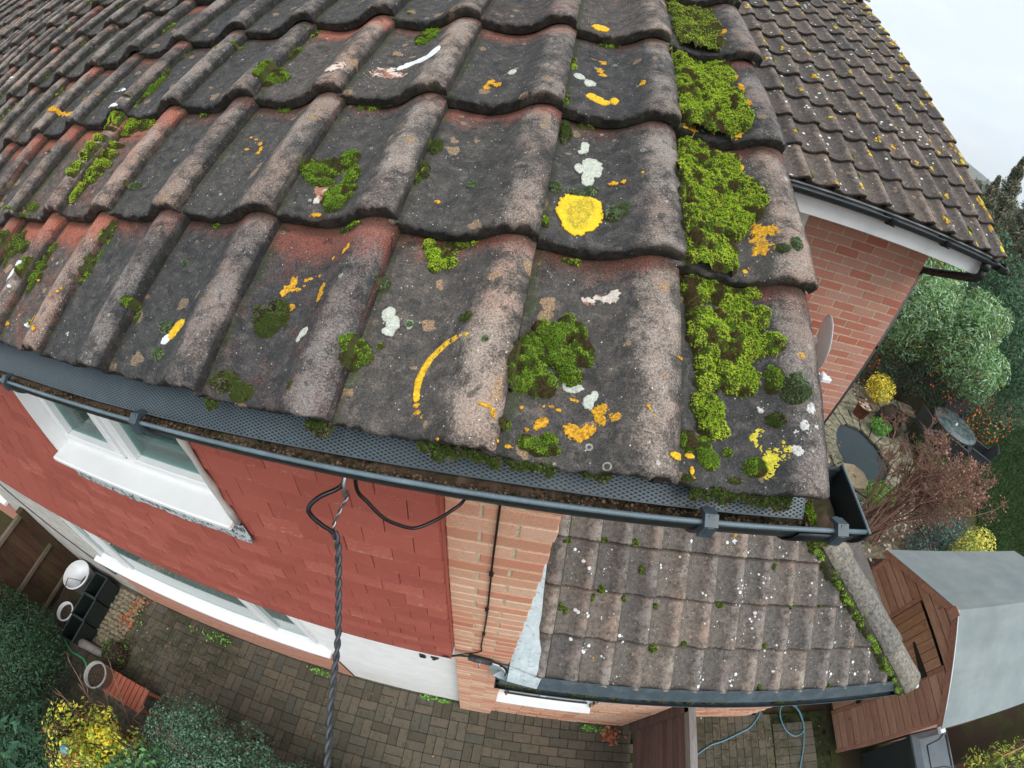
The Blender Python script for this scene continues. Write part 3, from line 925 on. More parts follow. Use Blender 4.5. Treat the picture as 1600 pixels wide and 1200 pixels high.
# ------------------------------------------------------------------ gutter over the camera's feet
GY, GZ, GR = .037, -.055, .056
gut = thing('gutter', (0, 0, 0), 'dark grey half round plastic gutter with stop end under the nearest mossy tiles', 'gutter')
def half_pipe(x0, x1, R, t, cy, cz, n=14, a0=math.pi, a1=2*math.pi, segs=40, lip=True):
    m = MB()
    outer = [(cy + R*math.cos(a), cz + R*math.sin(a)) for a in np.linspace(a0, a1, n)]
    inner = [(cy + (R-t)*math.cos(a), cz + (R-t)*math.sin(a)) for a in np.linspace(a1, a0, n)]
    poly = outer + inner
    xs = np.linspace(x0, x1, segs+1)
    V = [(x, u, v) for x in xs for u, v in poly]
    k = len(poly)
    F = [(i*k+j, i*k+(j+1) % k, (i+1)*k+(j+1) % k, (i+1)*k+j) for i in range(segs) for j in range(k)]
    F += [tuple(range(k))[::-1], tuple(segs*k + j for j in range(k))]
    m.add(V, F, 0, True)
    if lip:
        m.tube([(x, cy+R-.001, cz+.004) for x in np.linspace(x0, x1, 12)], .004, 6)
    return m
half_pipe(-9.1, .300, GR, .003, GY, GZ).obj('trough', M['pvc'], gut)
MB().tube([(x, GY-GR+.001 + .0012*math.sin(x*1.7), GZ+.002 + .0015*math.sin(x*2.3)) for x in np.linspace(-9.1, .300, 160)], .0036, 8).obj('rolled_lip', M['lip'], gut)
# stop end: a half disc with rim
cap = MB()
pl_ = [(GY + (GR+.004)*math.cos(a), GZ + (GR+.004)*math.sin(a)) for a in np.linspace(math.pi, 2*math.pi, 18)]
pl_ = [(GY-GR-.004, GZ+.006)] + pl_ + [(GY+GR+.004, GZ+.010)]
cap.prism(pl_, 'x', .300, .305)
cap.obj('stop_end', M['pvc'], gut)
MB().tube([(.3025, GY-GR-.004 + (2*GR+.008)*i/10, GZ+.006+.004*i/10) for i in range(11)], .0022, 6).obj('stop_end_rim', M['lip'], gut)  # lit rim painted with the pale lip colour
def bracket(x, strap=True):
    b = MB()
    b.prism([(GY + (GR+.0045)*math.cos(a), GZ + (GR+.0045)*math.sin(a)) for a in np.linspace(math.pi, 2*math.pi, 16)] +
            [(GY + (GR+.0005)*math.cos(a), GZ + (GR+.0005)*math.sin(a)) for a in np.linspace(2*math.pi, math.pi, 16)], 'x', x-.009, x+.009)
    b.prism([(GY-GR-.010, GZ-.016), (GY-GR-.010, GZ+.008), (GY-GR+.004, GZ+.016), (GY-GR+.020, GZ+.008), (GY-GR+.020, GZ+.003), (GY-GR+.006, GZ+.008), (GY-GR-.004, GZ+.002), (GY-GR-.004, GZ-.016)], 'x', x-.009, x+.009)
    b.prism([(GY-GR-.0105, GZ-.008), (GY-GR-.0105, GZ+.006), (GY-GR+.002, GZ+.016), (GY-GR+.022, GZ+.007)], 'x', x-.004, x+.004)
    return b.obj('bracket', M['pvc_worn'], gut)
for x in (-8.4, -7.5, -6.6, -5.7, -4.8, -3.9, -3.05, -2.1, -1.262, -.782, .058, .252):
    bracket(x)
# joint sleeve near the stop end
half_pipe(.190, .278, GR+.0045, .003, GY, GZ-.0005, segs=3, lip=False, a0=math.pi*1.0, a1=math.pi*1.6).obj('joint_sleeve', M['pvc'], gut)
# dirt in the gutter
xs = np.arange(-4.2, .300, .006); ys = np.linspace(GY-.048, GY+.048, 15)
X, Y = np.meshgrid(xs, ys)
P = np.stack([X.ravel()*30, Y.ravel()*30], 1)
lev = .012 + .017*fbm(P*.25, 5, 3) + .012*(fbm(P*2.2, 8, 4)-.5)
amt = np.clip((.13 - X.ravel())/.25, 0, 1)*1.0 + np.clip((X.ravel()-.245)/.03, 0, 1)*.9
Z = GZ - GR + .006 + lev*np.clip(amt, .0, 1) + .004*(vnoise(P*6, 3)-.5) - (1-np.clip(amt, 0, 1))*.004
Z = np.maximum(Z, GZ - np.sqrt(np.maximum((GR-.004)**2 - (Y.ravel()-GY)**2, 0)) + .0)
nx = len(xs)
F = np.array([[r*nx+c, r*nx+c+1, (r+1)*nx+c+1, (r+1)*nx+c] for r in range(len(ys)-1) for c in range(nx-1)])
cc = fbm(P*1.1, 21, 4)[:, None]; c2 = vnoise(P*9, 4)[:, None]
colr = np.array([[.030, .024, .018]])*(1-cc) + np.array([[.15, .095, .065]])*cc
colr = colr*(.55+.9*c2)
gm = np.clip((fbm(P*.8, 77, 3)-.6)*8, 0, 1)[:, None]
colr = colr*(1-gm*.6) + np.array([[.03, .05, .01]])*gm*.6
link('gutter_sediment', mesh_np('gutter_sediment', np.stack([X.ravel(), Y.ravel(), Z], 1), F, [M['lichen']], smooth=True, col=colr), None,
     label='brown leaf mould and silt lying along the gutter bottom', cat='sediment', kind='stuff')
# crumbs, husks and twigs on the sediment
def crumbs(q, seed, box, zf, size, cols):
    r = np.random.default_rng(seed)
    x = r.uniform(box[0], box[1], q); y = r.uniform(box[2], box[3], q); z = zf(x, y)
    B = np.array([[1, 0, 0], [-1, .2, 0], [0, .9, .15], [0, -.9, .1], [0, 0, .6]], float)
    Fb = np.array([[0, 2, 4], [2, 1, 4], [1, 3, 4], [3, 0, 4]])
    Nn = r.normal(0, .5, (q, 3)); Nn[:, 2] = 1
    R = frames(Nn, r.uniform(0, 6.3, q)) * (size*r.uniform(.4, 1.4, q))[:, None, None]
    V, F = instance_np(B, Fb, R, np.stack([x, y, z], 1))
    c = np.array(cols)[r.integers(0, len(cols), q)] * r.uniform(.6, 1.3, (q, 1))
    return V, F, np.repeat(c, 5, 0)
zf = lambda x, y: GZ - np.sqrt(np.maximum((GR-.004)**2 - (y-GY)**2, 0)) + .018 - .012*(x > .13)
V, F, c = crumbs(9000, 3, (-2.6, .295, GY-.045, GY+.035), zf, .0028, [(.12, .08, .05), (.05, .035, .025), (.2, .13, .08), (.03, .04, .012), (.08, .055, .035)])
link('gutter_litter', mesh_np('gutter_litter', V, F, [M['lichen']], col=c), None, label='crumbs of moss and husks strewn in the gutter', cat='litter', kind='stuff')

# expanded plastic guard tucked under the eave tiles
gd = thing('gutter_guard', (0, 0, 0), 'strip of grey plastic diamond mesh tucked between the tiles and the gutter', 'gutter guard')
cw, ch_ = .0108, .0048
x_r = .214
def guard_pt(x, v):
    """v: distance up the strip from its free edge"""
    wob = .004*math.sin(x*2.1+.5) + .003*math.sin(x*5.3) + .006*max(0, min(1, (-x-.2)/.8))
    y = .017 + v*.84 - wob
    z = GZ - .017 + v*.74 - 2.2*v*v + .003*math.sin(x*3.7)
    return (x, y, z)
quads_v, quads_f = [], []
nxg = int((x_r + 3.6)/cw)
rows = 18
def strand(a, b, w=.0009):
    A, B = np.array(guard_pt(*a)), np.array(guard_pt(*b))
    d = B - A; n_ = np.array([0, -.58, .82]); s = np.cross(d, n_); s = s/np.linalg.norm(s)*w
    i = len(quads_v)
    up_ = n_*.0006
    quads_v.extend([A-s+up_, B-s+up_, B+s+up_, A+s+up_])
    quads_f.append([i, i+1, i+2, i+3])
for i in range(nxg):
    x = x_r - i*cw
    for j in range(rows):
        v = j*ch_
        strand((x, v), (x-cw/2, v+ch_/2)); strand((x-cw/2, v+ch_/2), (x-cw, v))
        strand((x-cw, v+ch_), (x-cw/2, v+ch_/2)); strand((x-cw/2, v+ch_/2), (x, v+ch_))
link('mesh_web', mesh_np('mesh_web', np.array(quads_v), np.array(quads_f), [M['guard']]), gd)
sv, sf = [], []
xs = np.arange(x_r, -3.6, -.03)
for x in xs:
    for v in (0, .03, .06, rows*ch_):
        p = guard_pt(x, v); sv.append((p[0], p[1]+.0008, p[2]-.0012))
for i in range(len(xs)-1):
    for j in range(3): sf.append((i*4+j, i*4+j+1, (i+1)*4+j+1, (i+1)*4+j))
link('dark_gap_sheet', mesh_np('dark_gap_sheet', np.array(sv), np.array(sf), [M['pvc']], smooth=True), gd)  # dark sheet added behind the web to make its gaps dark
MB().tube([guard_pt(x, 0) for x in xs], .0012, 5).tube([guard_pt(x_r, v) for v in np.linspace(0, rows*ch_, 8)], .0012, 5).obj('guard_edge', M['guard'], gd)
def sag(o):
    me = o.data; n = len(me.vertices); V = np.empty(n*3, np.float32); me.vertices.foreach_get('co', V); V = V.reshape(-1, 3)
    V[:, 2] += .036*np.maximum(V[:, 0], -2.7); me.vertices.foreach_set('co', V.ravel()); me.update()
for o in list(gut.children) + list(gd.children) + [bpy.data.objects['gutter_sediment'], bpy.data.objects['gutter_litter']]: sag(o)

# ------------------------------------------------------------------ low side extension with a hipped roof
ext = thing('side_extension', (-.04, .42, ZG), 'low brick side extension with hipped pantile roof below the gutter', 'extension')
EP, EW, EG = .585, .205, .309
ext_inv = Vector((-.04, .42, ZG))
def at_ext(p): return tuple(Vector(p) - ext_inv)
er = link('roof', None, ext, loc=at_ext((.194, .294, -2.528)), rot=(EP, 0, 0))
em = [tile_mesh('tile', M['tile3'], 60+k, 20, 6, w=EW, gauge=EG, rough=.0011, flat=1.0, wide=True) for k in range(3)]
def hipx(s):                     # local x of the hip line at slope distance s
    return 3.12 - .194 - 1.15*(s*math.cos(EP))
import bmesh
NE = 8
for r in range(NE):
    for c in range(-1, 15):
        x = c*EW; s = r*EG
        if x > hipx(s) - .02: continue
        jz = random.uniform(-.001, .001); me = em[(r*5+c) % 3]
        if x + EW > hipx(s + EG + .06) - .01:
            b = bmesh.new(); b.from_mesh(me)
            co = Vector((hipx(s) - x, 0, 0)); d = Vector((hipx(s+1)-hipx(s), 1, 0)); no = Vector((d.y, -d.x, 0)).normalized()
            res = bmesh.ops.bisect_plane(b, geom=b.verts[:]+b.edges[:]+b.faces[:], plane_co=co, plane_no=no, clear_outer=True)
            if not b.faces: b.free(); continue
            me = me.copy(); b.to_mesh(me); b.free()
        link('tile', me, er, loc=(x + random.uniform(-.002, .002), s + random.uniform(-.003, .003), jz), rot=(0, random.uniform(-.008, .008), random.uniform(-.004, .004)))
RL = NE*EG
MB().add([(-.22, .03, -.05), (hipx(.03), .03, -.05), (hipx(RL), RL, -.05), (-.22, RL, -.05)], [(0, 1, 2, 3)]).obj('roof_boarding', M['bark_dark'], er)
# the slope on the far side of the hip
sx0, sy0 = 3.12, .294
tp = (hipx(RL)+.194, .294 + RL*math.cos(EP), -2.528 + RL*math.sin(EP))
side = MB()
nrow = 8
for k in range(nrow):
    f0, f1 = k/nrow, (k+1)/nrow
    a = Vector((3.12, .294, -2.54)).lerp(Vector(tp), f0); b = Vector((3.12, .294, -2.54)).lerp(Vector(tp), f1)
    far_y = 4.4
    side.add([tuple(a + Vector((0.0, 0, -.02))), (a.x, far_y, a.z-.02), (b.x, far_y, b.z-.045), tuple(b + Vector((0, 0, -.045)))], [(0, 1, 2, 3)])
side_o = side.obj('side_slope', M['tile3'], ext, loc=tuple(-ext_inv))
# hip tiles, bedded in mortar
hm = NM('hip_bedding', .95, .1); _n = hm.noise(30, None, 4, .7)
M['bed'] = hm.done(hm.ramp(_n, (.4, (.05, .055, .025)), (.65, (.12, .11, .08))), .95, hm.bump(_n, .6, .01))
A = Vector((3.14, .275, -2.475)); B = Vector(tp) + Vector((0, 0, .06))
hd = (B-A).normalized(); hl = .44
def hip_tile_mesh(seed):
    V, F = [], []
    n, m_ = 11, 6
    for i in range(m_):
        for j in range(n):
            a = math.pi*(j/(n-1))
            r = .100 + (.014 if i == 0 else .007 if i == 1 else -.004 if i == m_-1 else 0)
            V.append((i/(m_-1)*(hl+.03), r*math.cos(a)*1.08, r*math.sin(a)*.86 - .05))
    for i in range(m_):
        for j in range(n):
            a = math.pi*(j/(n-1)); r = .085
            V.append((i/(m_-1)*(hl+.03), r*math.cos(a)*1.08, r*math.sin(a)*.86 - .052))
    N = n*m_
    for i in range(m_-1):
        for j in range(n-1):
            F.append((i*n+j, i*n+j+1, (i+1)*n+j+1, (i+1)*n+j)); F.append((N+i*n+j, N+(i+1)*n+j, N+(i+1)*n+j+1, N+i*n+j+1))
    for j in range(n-1):
        F.append((j, N+j, N+j+1, j+1))
    V = np.array(V); V += (fbm(V*26, seed, 3)[:, None]-.5)*.014
    return mesh_np('hip_tile', V, F, [M['hip']], smooth=True)
zax = Vector((0, 0, 1)); ya = zax.cross(hd).normalized(); za = hd.cross(ya)
RH = Matrix((hd, ya, za)).transposed()
for k in range(7):
    p = A + hd*(hl*k)
    if k > 6: break
    o = link('hip_tile', hip_tile_mesh(k), ext, loc=tuple(p - ext_inv + Vector((0, 0, .006*(k % 2)))))
    o.rotation_euler = RH.to_euler()
bb = MB()
for k in range(40):
    f = k/39
    p = A.lerp(B, f) - Vector((0, 0, .075))
    for sgn in (-1, 1):
        pass
bb.tube([tuple(A.lerp(B, k/50) + Vector((-.012, 0, -.105)) + Vector((random.uniform(-.008, .008),)*3)) for k in range(51)], [.112 + random.uniform(-.010, .010) for _ in range(51)], 9)
bb.obj('mortar_bed', M['bed'], ext, loc=tuple(-ext_inv))
MB().tube([(3.13, .265, -2.50), (3.19, .235, -2.515)], .022, 10).obj('hip_end_cap', M['bucket'], ext, loc=tuple(-ext_inv))
# lead flashing against the taller wall: an uneven dressed sheet with a flared foot
n = 34; V = []; F = []
rr = np.random.default_rng(4)
for i in range(n+1):
    s = -.03 + i*(RL+.03)/n
    wdt = .155 if i > 3 else .185
    wdt = wdt - .055*min(1, max(0, (s-.25)/.9)) 
    base = lambda x, h: (x, .294 + s*math.cos(EP) - h*math.sin(EP), -2.528 + s*math.sin(EP) + h*math.cos(EP))
    nz = rr.normal(0, .0035, 4)
    V += [base(-.043, .16 + nz[0]), base(-.041, .035 + nz[1]), base(-.04 + wdt*.5, .022 + nz[2]), base(-.04 + wdt + rr.normal(0, .003), .012 + nz[3]*.5)]
for i in range(n):
    for j in range(3): F.append((i*4+j, i*4+j+1, (i+1)*4+j+1, (i+1)*4+j))
fo = MB().add([tuple(Vector(v) - ext_inv) for v in V], F, 0, True)
fl = [(-.19, .312, -2.30), (-.05, .300, -2.33), (-.043, .262, -2.50), (-.085, .262, -2.66), (-.13, .300, -2.62)]
fo.add([tuple(Vector(v) - ext_inv) for v in fl], [(0, 1, 2, 3, 4)])
fo.add([tuple(Vector(v) - ext_inv) for v in [(-.13, .262, -2.48), (-.045, .24, -2.475), (.15, .225, -2.50), (.17, .29, -2.50), (-.04, .33, -2.46)]], [(0, 1, 2, 3, 4)])
fo.obj('flashing', M['lead'], ext)
# its gutter, clogged with moss
eg = link('gutter', None, ext, loc=tuple(-ext_inv))
EGY, EGZ = .262, -2.600
half_pipe(-.10, 3.12, .054, .003, EGY, EGZ, segs=20).obj('trough', M['pvc_worn'], eg)
MB().prism([(EGY + .056*math.cos(a), EGZ + .056*math.sin(a)) for a in np.linspace(math.pi, 2*math.pi, 14)], 'x', -.106, -.100).obj('stop_end', M['pvc'], eg)
MB().prism([(EGY + .056*math.cos(a), EGZ + .056*math.sin(a)) for a in np.linspace(math.pi, 2*math.pi, 14)], 'x', 3.12, 3.126).obj('stop_end', M['pvc'], eg)
MB().add([(-.08, .30, -2.50), (3.1, .30, -2.50), (3.1, .24, -2.585), (-.08, .24, -2.585)], [(0, 3, 2, 1)]).obj('eaves_felt', M['pvc_worn'], eg)
MB().box((-.04, .318, -2.75), (3.1, .334, -2.56)).obj('fascia', M['pvc'], ext, loc=tuple(-ext_inv))
# walls
ew = link('wall', MB().box((.80, .368, ZG), (1.40, .46, -2.60)).box((1.40, .51, ZG), (3.0, .6, -2.60)).box((1.39, .40, ZG), (1.405, .6, -2.6)).box((-.04, .368, -3.0), (.80, .46, -2.60)).box((-.04, .40, ZG), (.80, .46, -3.86)).box((2.95, .6, ZG), (3.0, 4.3, -2.6)).mesh('wall', M['mortar_pale']), ext, loc=tuple(-ext_inv))
brick_wall(ew, M['brick'], None, .80, 1.405, ZG, -2.7, .362, lambda x, z: z < -3.9, jx=.02, jz=ZG)
brick_wall(ew, M['brick'], None, 1.405, 3.0, ZG, -2.7, .504, lambda x, z: z < -4.0, jx=.05, jz=ZG)
brick_wall(ew, M['brick'], None, -.04, .80, ZG, -3.86, .362, lambda x, z: z < -4.0, jx=.02, jz=ZG)
MB().box((1.4055, .363, ZG), (1.43, .503, -2.7)).obj('return_wall', M['brick'], ext, loc=tuple(-ext_inv))
ww = casement_window(ext, -.035, .80, -3.86, -3.02, .40, [(-.035, .36, False), (.36, .80, False)], sill=((-.04, .315, -3.90), (.81, .45, -3.865)), glassm=M['glass_dark'], fr=.06)
ww.location = tuple(-ext_inv)
MB().box((.02, .385, -3.80), (.76, .397, -3.775)).box((.03, .37, -3.80), (.045, .40, -3.30)).obj('window_bar', M['black'], ww)

# ------------------------------------------------------------------ the house set back beyond the verge
h2 = thing('neighbouring_house', (2.2, 2.8, ZG), 'brick house set back on the right under a lichen spotted pantile roof', 'house')
h2i = Vector((2.2, 2.8, ZG))
P2, W2, G2 = .537, .2055, .306
r2 = link('roof', None, h2, loc=tuple(Vector((3.106, 2.267, .072)) - h2i), rot=(P2, 0, 0))
fm = [tile_mesh('tile', M['tile2'], 80+k, 18, 5, w=W2, gauge=G2, rough=.0008, flat=1.0) for k in range(3)]
cand, rest = [], []
for r in range(13):
    for c in range(17):
        x = -(c+1)*W2; s = r*G2
        cand.append((math.hypot(c*.7, 0) + abs(r)*.5, x, s))
cand.sort()
for i, (d, x, s) in enumerate(cand):
    link('tile', fm[i % 3], r2, loc=(x + random.uniform(-.004, .004), s + random.uniform(-.006, .006), random.uniform(-.002, .002)),
         rot=(0, random.uniform(-.012, .012), random.uniform(-.006, .006)))
RL2 = 13*G2
MB().box((-17*W2, .03, -.075), (-.03, RL2, -.052)).obj('roof_boarding', M['bark_dark'], r2)
MB().box((-.03, .03, -.10), (.008, RL2, -.030)).obj('verge_mortar', M['mortar'], r2)
y2r, z2r = 2.267 + RL2*math.cos(P2), .072 + RL2*math.sin(P2)
for k in range(8):
    o = link('ridge_tile', hip_tile_mesh(50+k), h2, loc=tuple(Vector((3.12 - .45*(k+1), y2r, z2r+.03)) - h2i))
MB().prism([(y2r, z2r-.01), (2*y2r-2.267, 0), (2*y2r-2.267, -.08), (y2r, z2r-.08)], 'x', -.4, 3.09).obj('back_slope', M['tile2'], h2, loc=tuple(-h2i))
# walls: front in view, the rest of the box behind
w2 = link('wall', MB().box((-.3, 2.7725, ZG), (2.856, 2.9, -.08)).box((2.75, 2.9, ZG), (2.853, 9.2, -.08)).mesh('wall', M['mortar_pale']), h2, loc=tuple(-h2i))
H2W = (.55, 1.615, -1.35, -.10)
brick_wall(w2, M['brick_red'], None, -.3, 2.86, ZG, -.10, 2.769, lambda x, z: z > -2.75 and x > 1.45, jx=2.86-.215, jz=-.3926-.070, holes=[H2W])
sb = MB()
for k in range(66):
    z = -.3926 - .070 - .075*(k-4)
    for j in range(26):
        y = 2.78 + j*.225 - (.1125 if k % 2 else 0)
        if y < 2.77: y0 = 2.772
        else: y0 = y
        if z > ZG: sb.box((2.81, y0, z), (2.862, y+BL, z+BH))
sm_ = sb.mesh('side_brick', M['brick_red'])
at_ = sm_.attributes.new('tone', 'FLOAT', 'POINT'); at_.data.foreach_set('value', np.repeat(np.random.default_rng(3).random(len(sb.v)//8), 8).astype(np.float32))
link('side_brick', sm_, w2, kind='stuff')
MB().prism([(2.9, -.09), (2*y2r-2.8, -.09), (y2r, z2r-.15)], 'x', 2.75, 2.85).obj('gable', M['brick_red'], h2, loc=tuple(-h2i))
wn2 = casement_window(h2, H2W[0]+.01, H2W[1]-.005, H2W[2]+.01, H2W[3], 2.735, [(H2W[0]+.01, 1.1, False), (1.1, H2W[1]-.005, True)], glassm=M['glass_dark'], fr=.075)
wn2.location = tuple(-h2i)
MB().box((H2W[0]-.02, 2.70, H2W[2]-.03), (H2W[1]+.02, 2.769, H2W[2]+.01)).obj('sill', M['white'], wn2)
MB().box((-.3, 2.325, -.15), (3.02, 2.345, .03)).obj('fascia', M['white'], h2, loc=tuple(-h2i))
MB().box((-.3, 2.346, -.145), (3.02, 2.775, -.135)).obj('soffit', M['white'], h2, loc=tuple(-h2i))
MB().box((3.021, 2.33, -.07), (3.07, 2.36, .0)).obj('fascia_end', M['white'], h2, loc=tuple(-h2i))
g2_ = link('gutter', None, h2, loc=tuple(-h2i))
half_pipe(-.3, 3.10, .045, .003, 2.272, .012, segs=12).obj('trough', M['pvc'], g2_)
for x in (-.2, .75, 1.9, 2.42):
    b = MB(); b.box((x-.012, 2.20, -.035), (x+.012, 2.33, -.025)); b.prism([(2.262+.0545*math.cos(a), .012+.0545*math.sin(a)) for a in np.linspace(math.pi, 2*math.pi, 12)], 'x', x-.02, x+.02)
    b.obj('bracket', M['black'], g2_)
b = MB(); b.prism([(2.262+.058*math.cos(a), .012+.058*math.sin(a)) for a in np.linspace(math.pi, 2*math.pi, 12)], 'x', 3.02, 3.11)
b.tube([(3.11, 2.262, -.012), (3.17, 2.262, -.016)], [.042, .034], 12); b.obj('stop_end', M['black'], g2_)
dp = MB()
dp.tube([(2.93, 2.262, -.02), (2.93, 2.262, -.075)], .040, 12); dp.tube([(2.93, 2.262, -.07), (2.93, 2.262, -.13), (2.925, 2.29, -.165), (2.91, 2.40, -.215), (2.892, 2.70, -.34), (2.89, 2.80, -.37), (2.89, 2.815, -.42)], .033, 12)
dp.tube([(2.89, 2.815, -.40), (2.89, 2.815, ZG+.05)], .033, 12)
for z in (-1.2, -2.6, -4.0): dp.tube([(2.89, 2.815, z), (2.89, 2.815, z+.05)], .039, 12)
dp.obj('downpipe', M['black'], h2, loc=tuple(-h2i))

# satellite dish on the set back wall
def disc_thing():
    t = thing('satellite_dish', (1.95, 2.75, -1.2), 'grey satellite dish on the set back brick wall', 'satellite dish')
    D = MB(); V = []; F = []
    n, m_ = 26, 6
    for i in range(m_+1):
        r = i/m_
        for j in range(n):
            a = 2*math.pi*j/n
            V.append((r*.19*math.cos(a), r*.225*math.sin(a), -.03*(1-r*r)))
    for i in range(m_):
        for j in range(n): F.append((i*n+j, i*n+(j+1) % n, (i+1)*n+(j+1) % n, (i+1)*n+j))
    b = len(V)
    V += [(x, y, z-.004) for x, y, z in V]
    F += [tuple(b+i for i in f)[::-1] for f in F]
    F += [(m_*n+j, m_*n+(j+1) % n, b+m_*n+(j+1) % n, b+m_*n+j) for j in range(n)]
    D.add(V, F, 0, True)
    o = D.obj('reflector', M['dish'], t, loc=(.09, -.30, .12))
    nrm = Vector((.97, -.25, .20)).normalized()
    o.rotation_euler = nrm.to_track_quat('Z', 'Y').to_euler()
    MB().tube([(-.02, -.01, .02), (0, -.16, .04), (.05, -.28, .10)], .018, 8).obj('mount', M['dish'], t)
    MB().tube([(.09, -.30, -.12), (.16, -.33, -.16), (.24, -.36, -.16)], .010, 8).obj('arm', M['dish'], t)
    MB().tube([(.215, -.36, -.175), (.235, -.355, -.135)], .030, 12).box((.20, -.40, -.20), (.30, -.34, -.155), bev=.008).box((.15, -.42, -.27), (.185, -.38, -.21), bev=.005).obj('receiver', M['dish'], t)
    MB().tube([(.23, -.34, -.18), (.19, -.30, -.20), (.12, -.2, -.25), (.02, -.03, -.2), (-.2, .01, -.1)], .005, 6).obj('lead_wire', M['rubber'], t)
disc_thing()

# ------------------------------------------------------------------ shed
sh = thing('shed', (5.3, .93, ZG), 'wooden shed with grey felt roof and boarded door behind the extension', 'shed')
shi = Vector((5.3, .93, ZG))
XF, Y0, Y1, ZE, ZA = 4.29, -.02, 1.87, -3.20, -2.66
YC = (Y0+Y1)/2 - .02
def at_sh(m, name, mat, parent=None, **k): return m.obj(name, mat, parent or sh, loc=tuple(-shi), **k)
DY0, DY1, DZ1 = .50, 1.22, -3.06
bh = .118
k = 0
z = ZG + .03
while z < ZA - .02:
    z1 = min(z + bh, ZA)
    def yl(zz):
        if zz <= ZE: return Y0, Y1
        f = (zz-ZE)/(ZA-ZE)
        return Y0 + (YC-Y0)*f, Y1 + (YC-Y1)*f
    a, b = yl(z); a2, b2 = yl(z1)
    segs = [(a, b, a2, b2)]
    if z < DZ1 - .01: segs = [(a, DY0-.05, a2, DY0-.05), (DY1+.05, b, DY1+.05, b2)]
    for (p, q, p2, q2) in segs:
        m = MB(); t0, t1 = .020, .000
        m.add([(XF-t0, p, z), (XF-t0, q, z), (XF-t0, q2, z1-.016), (XF-t0, p2, z1-.016), (XF-t1, q2, z1-.013), (XF-t1, p2, z1-.013), (XF-t1, q2, z1-.0005), (XF-t1, p2, z1-.0005), (XF+.006, p, z), (XF+.006, q, z), (XF+.006, q2, z1-.0005), (XF+.006, p2, z1-.0005)],
              [(0, 1, 2, 3), (3, 2, 4, 5), (5, 4, 6, 7), (7, 6, 10, 11), (0, 8, 9, 1), (8, 11, 10, 9), (0, 3, 5, 7, 11, 8), (1, 9, 10, 6, 4, 2)])
        at_sh(m, 'plank', M['shed_wood'])
    z += bh; k += 1
# side walls and back
for yy, s_ in ((Y0, 1), (Y1, -1)):
    zz = ZG+.03
    while zz < ZE-.02:
        at_sh(MB().box((XF+.01, yy-.008, zz), (XF+2.7, yy+.008, min(zz+bh-.004, ZE))), 'plank', M['shed_wood'])
        zz += bh
at_sh(MB().box((XF+2.68, Y0+.01, ZG+.03), (XF+2.7, Y1-.01, ZE)), 'back_wall', M['shed_wood'])
at_sh(MB().box((XF+.02, Y0+.02, ZG), (XF+2.66, Y1-.02, ZG+.06)), 'floor_frame', M['bark_dark'])
door = link('door', None, sh, loc=tuple(-shi))
nb = 7
for i in range(nb):
    ya = DY0 + i*(DY1-DY0)/nb
    MB().box((XF-.022, ya+.001, ZG+.08), (XF-.006, ya + (DY1-DY0)/nb-.004, DZ1), bev=.003).obj('plank', M['door_wood'], door)
MB().box((XF-.027, DY0+.02, ZG+.55), (XF-.022, DY0+.42, ZG+.59)).box((XF-.030, DY0-.03, ZG+.53), (XF-.022, DY0+.03, ZG+.61)).obj('strap_hinge', M['iron'], door)
MB().add([(XF-.030, DY0-.04, DZ1-.30), (XF-.030, DY0-.04, DZ1-.20), (XF-.026, DY0+.36, DZ1-.235), (XF-.026, DY0+.36, DZ1-.265), (XF-.022, DY0-.04, DZ1-.30), (XF-.022, DY0-.04, DZ1-.20), (XF-.022, DY0+.36, DZ1-.235), (XF-.022, DY0+.36, DZ1-.265)],
         [(0, 1, 2, 3), (0, 3, 7, 4), (1, 5, 6, 2), (3, 2, 6, 7), (0, 4, 5, 1)]).obj('strap_hinge', M['iron'], door)
at_sh(MB().box((XF-.020, DY0-.055, ZG+.03), (XF+.0, DY0-.006, DZ1+.03)).box((XF-.020, DY1+.006, ZG+.03), (XF, DY1+.055, DZ1+.03)), 'door_frame', M['trim_wood'])
at_sh(MB().box((XF-.022, Y0-.02, ZG), (XF+.02, Y0+.025, ZE)), 'corner_batten', M['trim_wood'])
at_sh(MB().box((XF-.022, Y1-.025, ZG), (XF+.02, Y1+.02, ZE)), 'corner_batten', M['trim_wood'])
OV = .085
sl0 = (ZA-ZE)/(YC-Y0); sl1 = (ZA-ZE)/(Y1-YC)
ya, za_ = Y0-OV, ZE-OV*sl0; yb, zb_ = Y1+OV, ZE-OV*sl1
XR0 = XF-.05
at_sh(MB().prism([(ya, za_-.055), (ya, za_+.03), (YC, ZA+.035), (YC, ZA-.05)], 'x', XR0, XR0+.02), 'barge_board', M['trim_wood'])
at_sh(MB().prism([(yb, zb_-.055), (YC, ZA-.05), (YC, ZA+.035), (yb, zb_+.03)], 'x', XR0, XR0+.02), 'barge_board', M['trim_wood'])
at_sh(MB().box((XR0-.014, YC-.055, ZA-.075), (XR0-.001, YC+.055, ZA+.045)), 'finial_block', M['trim_wood'])
rf = MB()
rf.prism([(ya, za_+.032), (ya, za_+.040), (YC, ZA+.048), (yb, zb_+.040), (yb, zb_+.032), (YC, ZA+.038)], 'x', XR0-.005, XF+2.80)
rfo = at_sh(rf, 'roof', M['felt'])
at_sh(MB().tube([(XR0-.003, ya-.004, za_+.03), (XR0-.003, YC, ZA+.05)], .006, 6), 'trim_strip', M['bucket'])
at_sh(MB().box((XR0-.015, ya-.04, za_-.02), (XR0+.06, ya+.03, za_+.025), bev=.006), 'gutter_end', M['bucket'])
# felt lap lines
at_sh(MB().prism([(Y0+.35, ZE+.35*sl0+.0415), (Y0+.35, ZE+.35*sl0+.0445), (Y0+.36, ZE+.36*sl0+.0435)], 'x', XR0, XF+2.79), 'felt_lap', M['felt'])

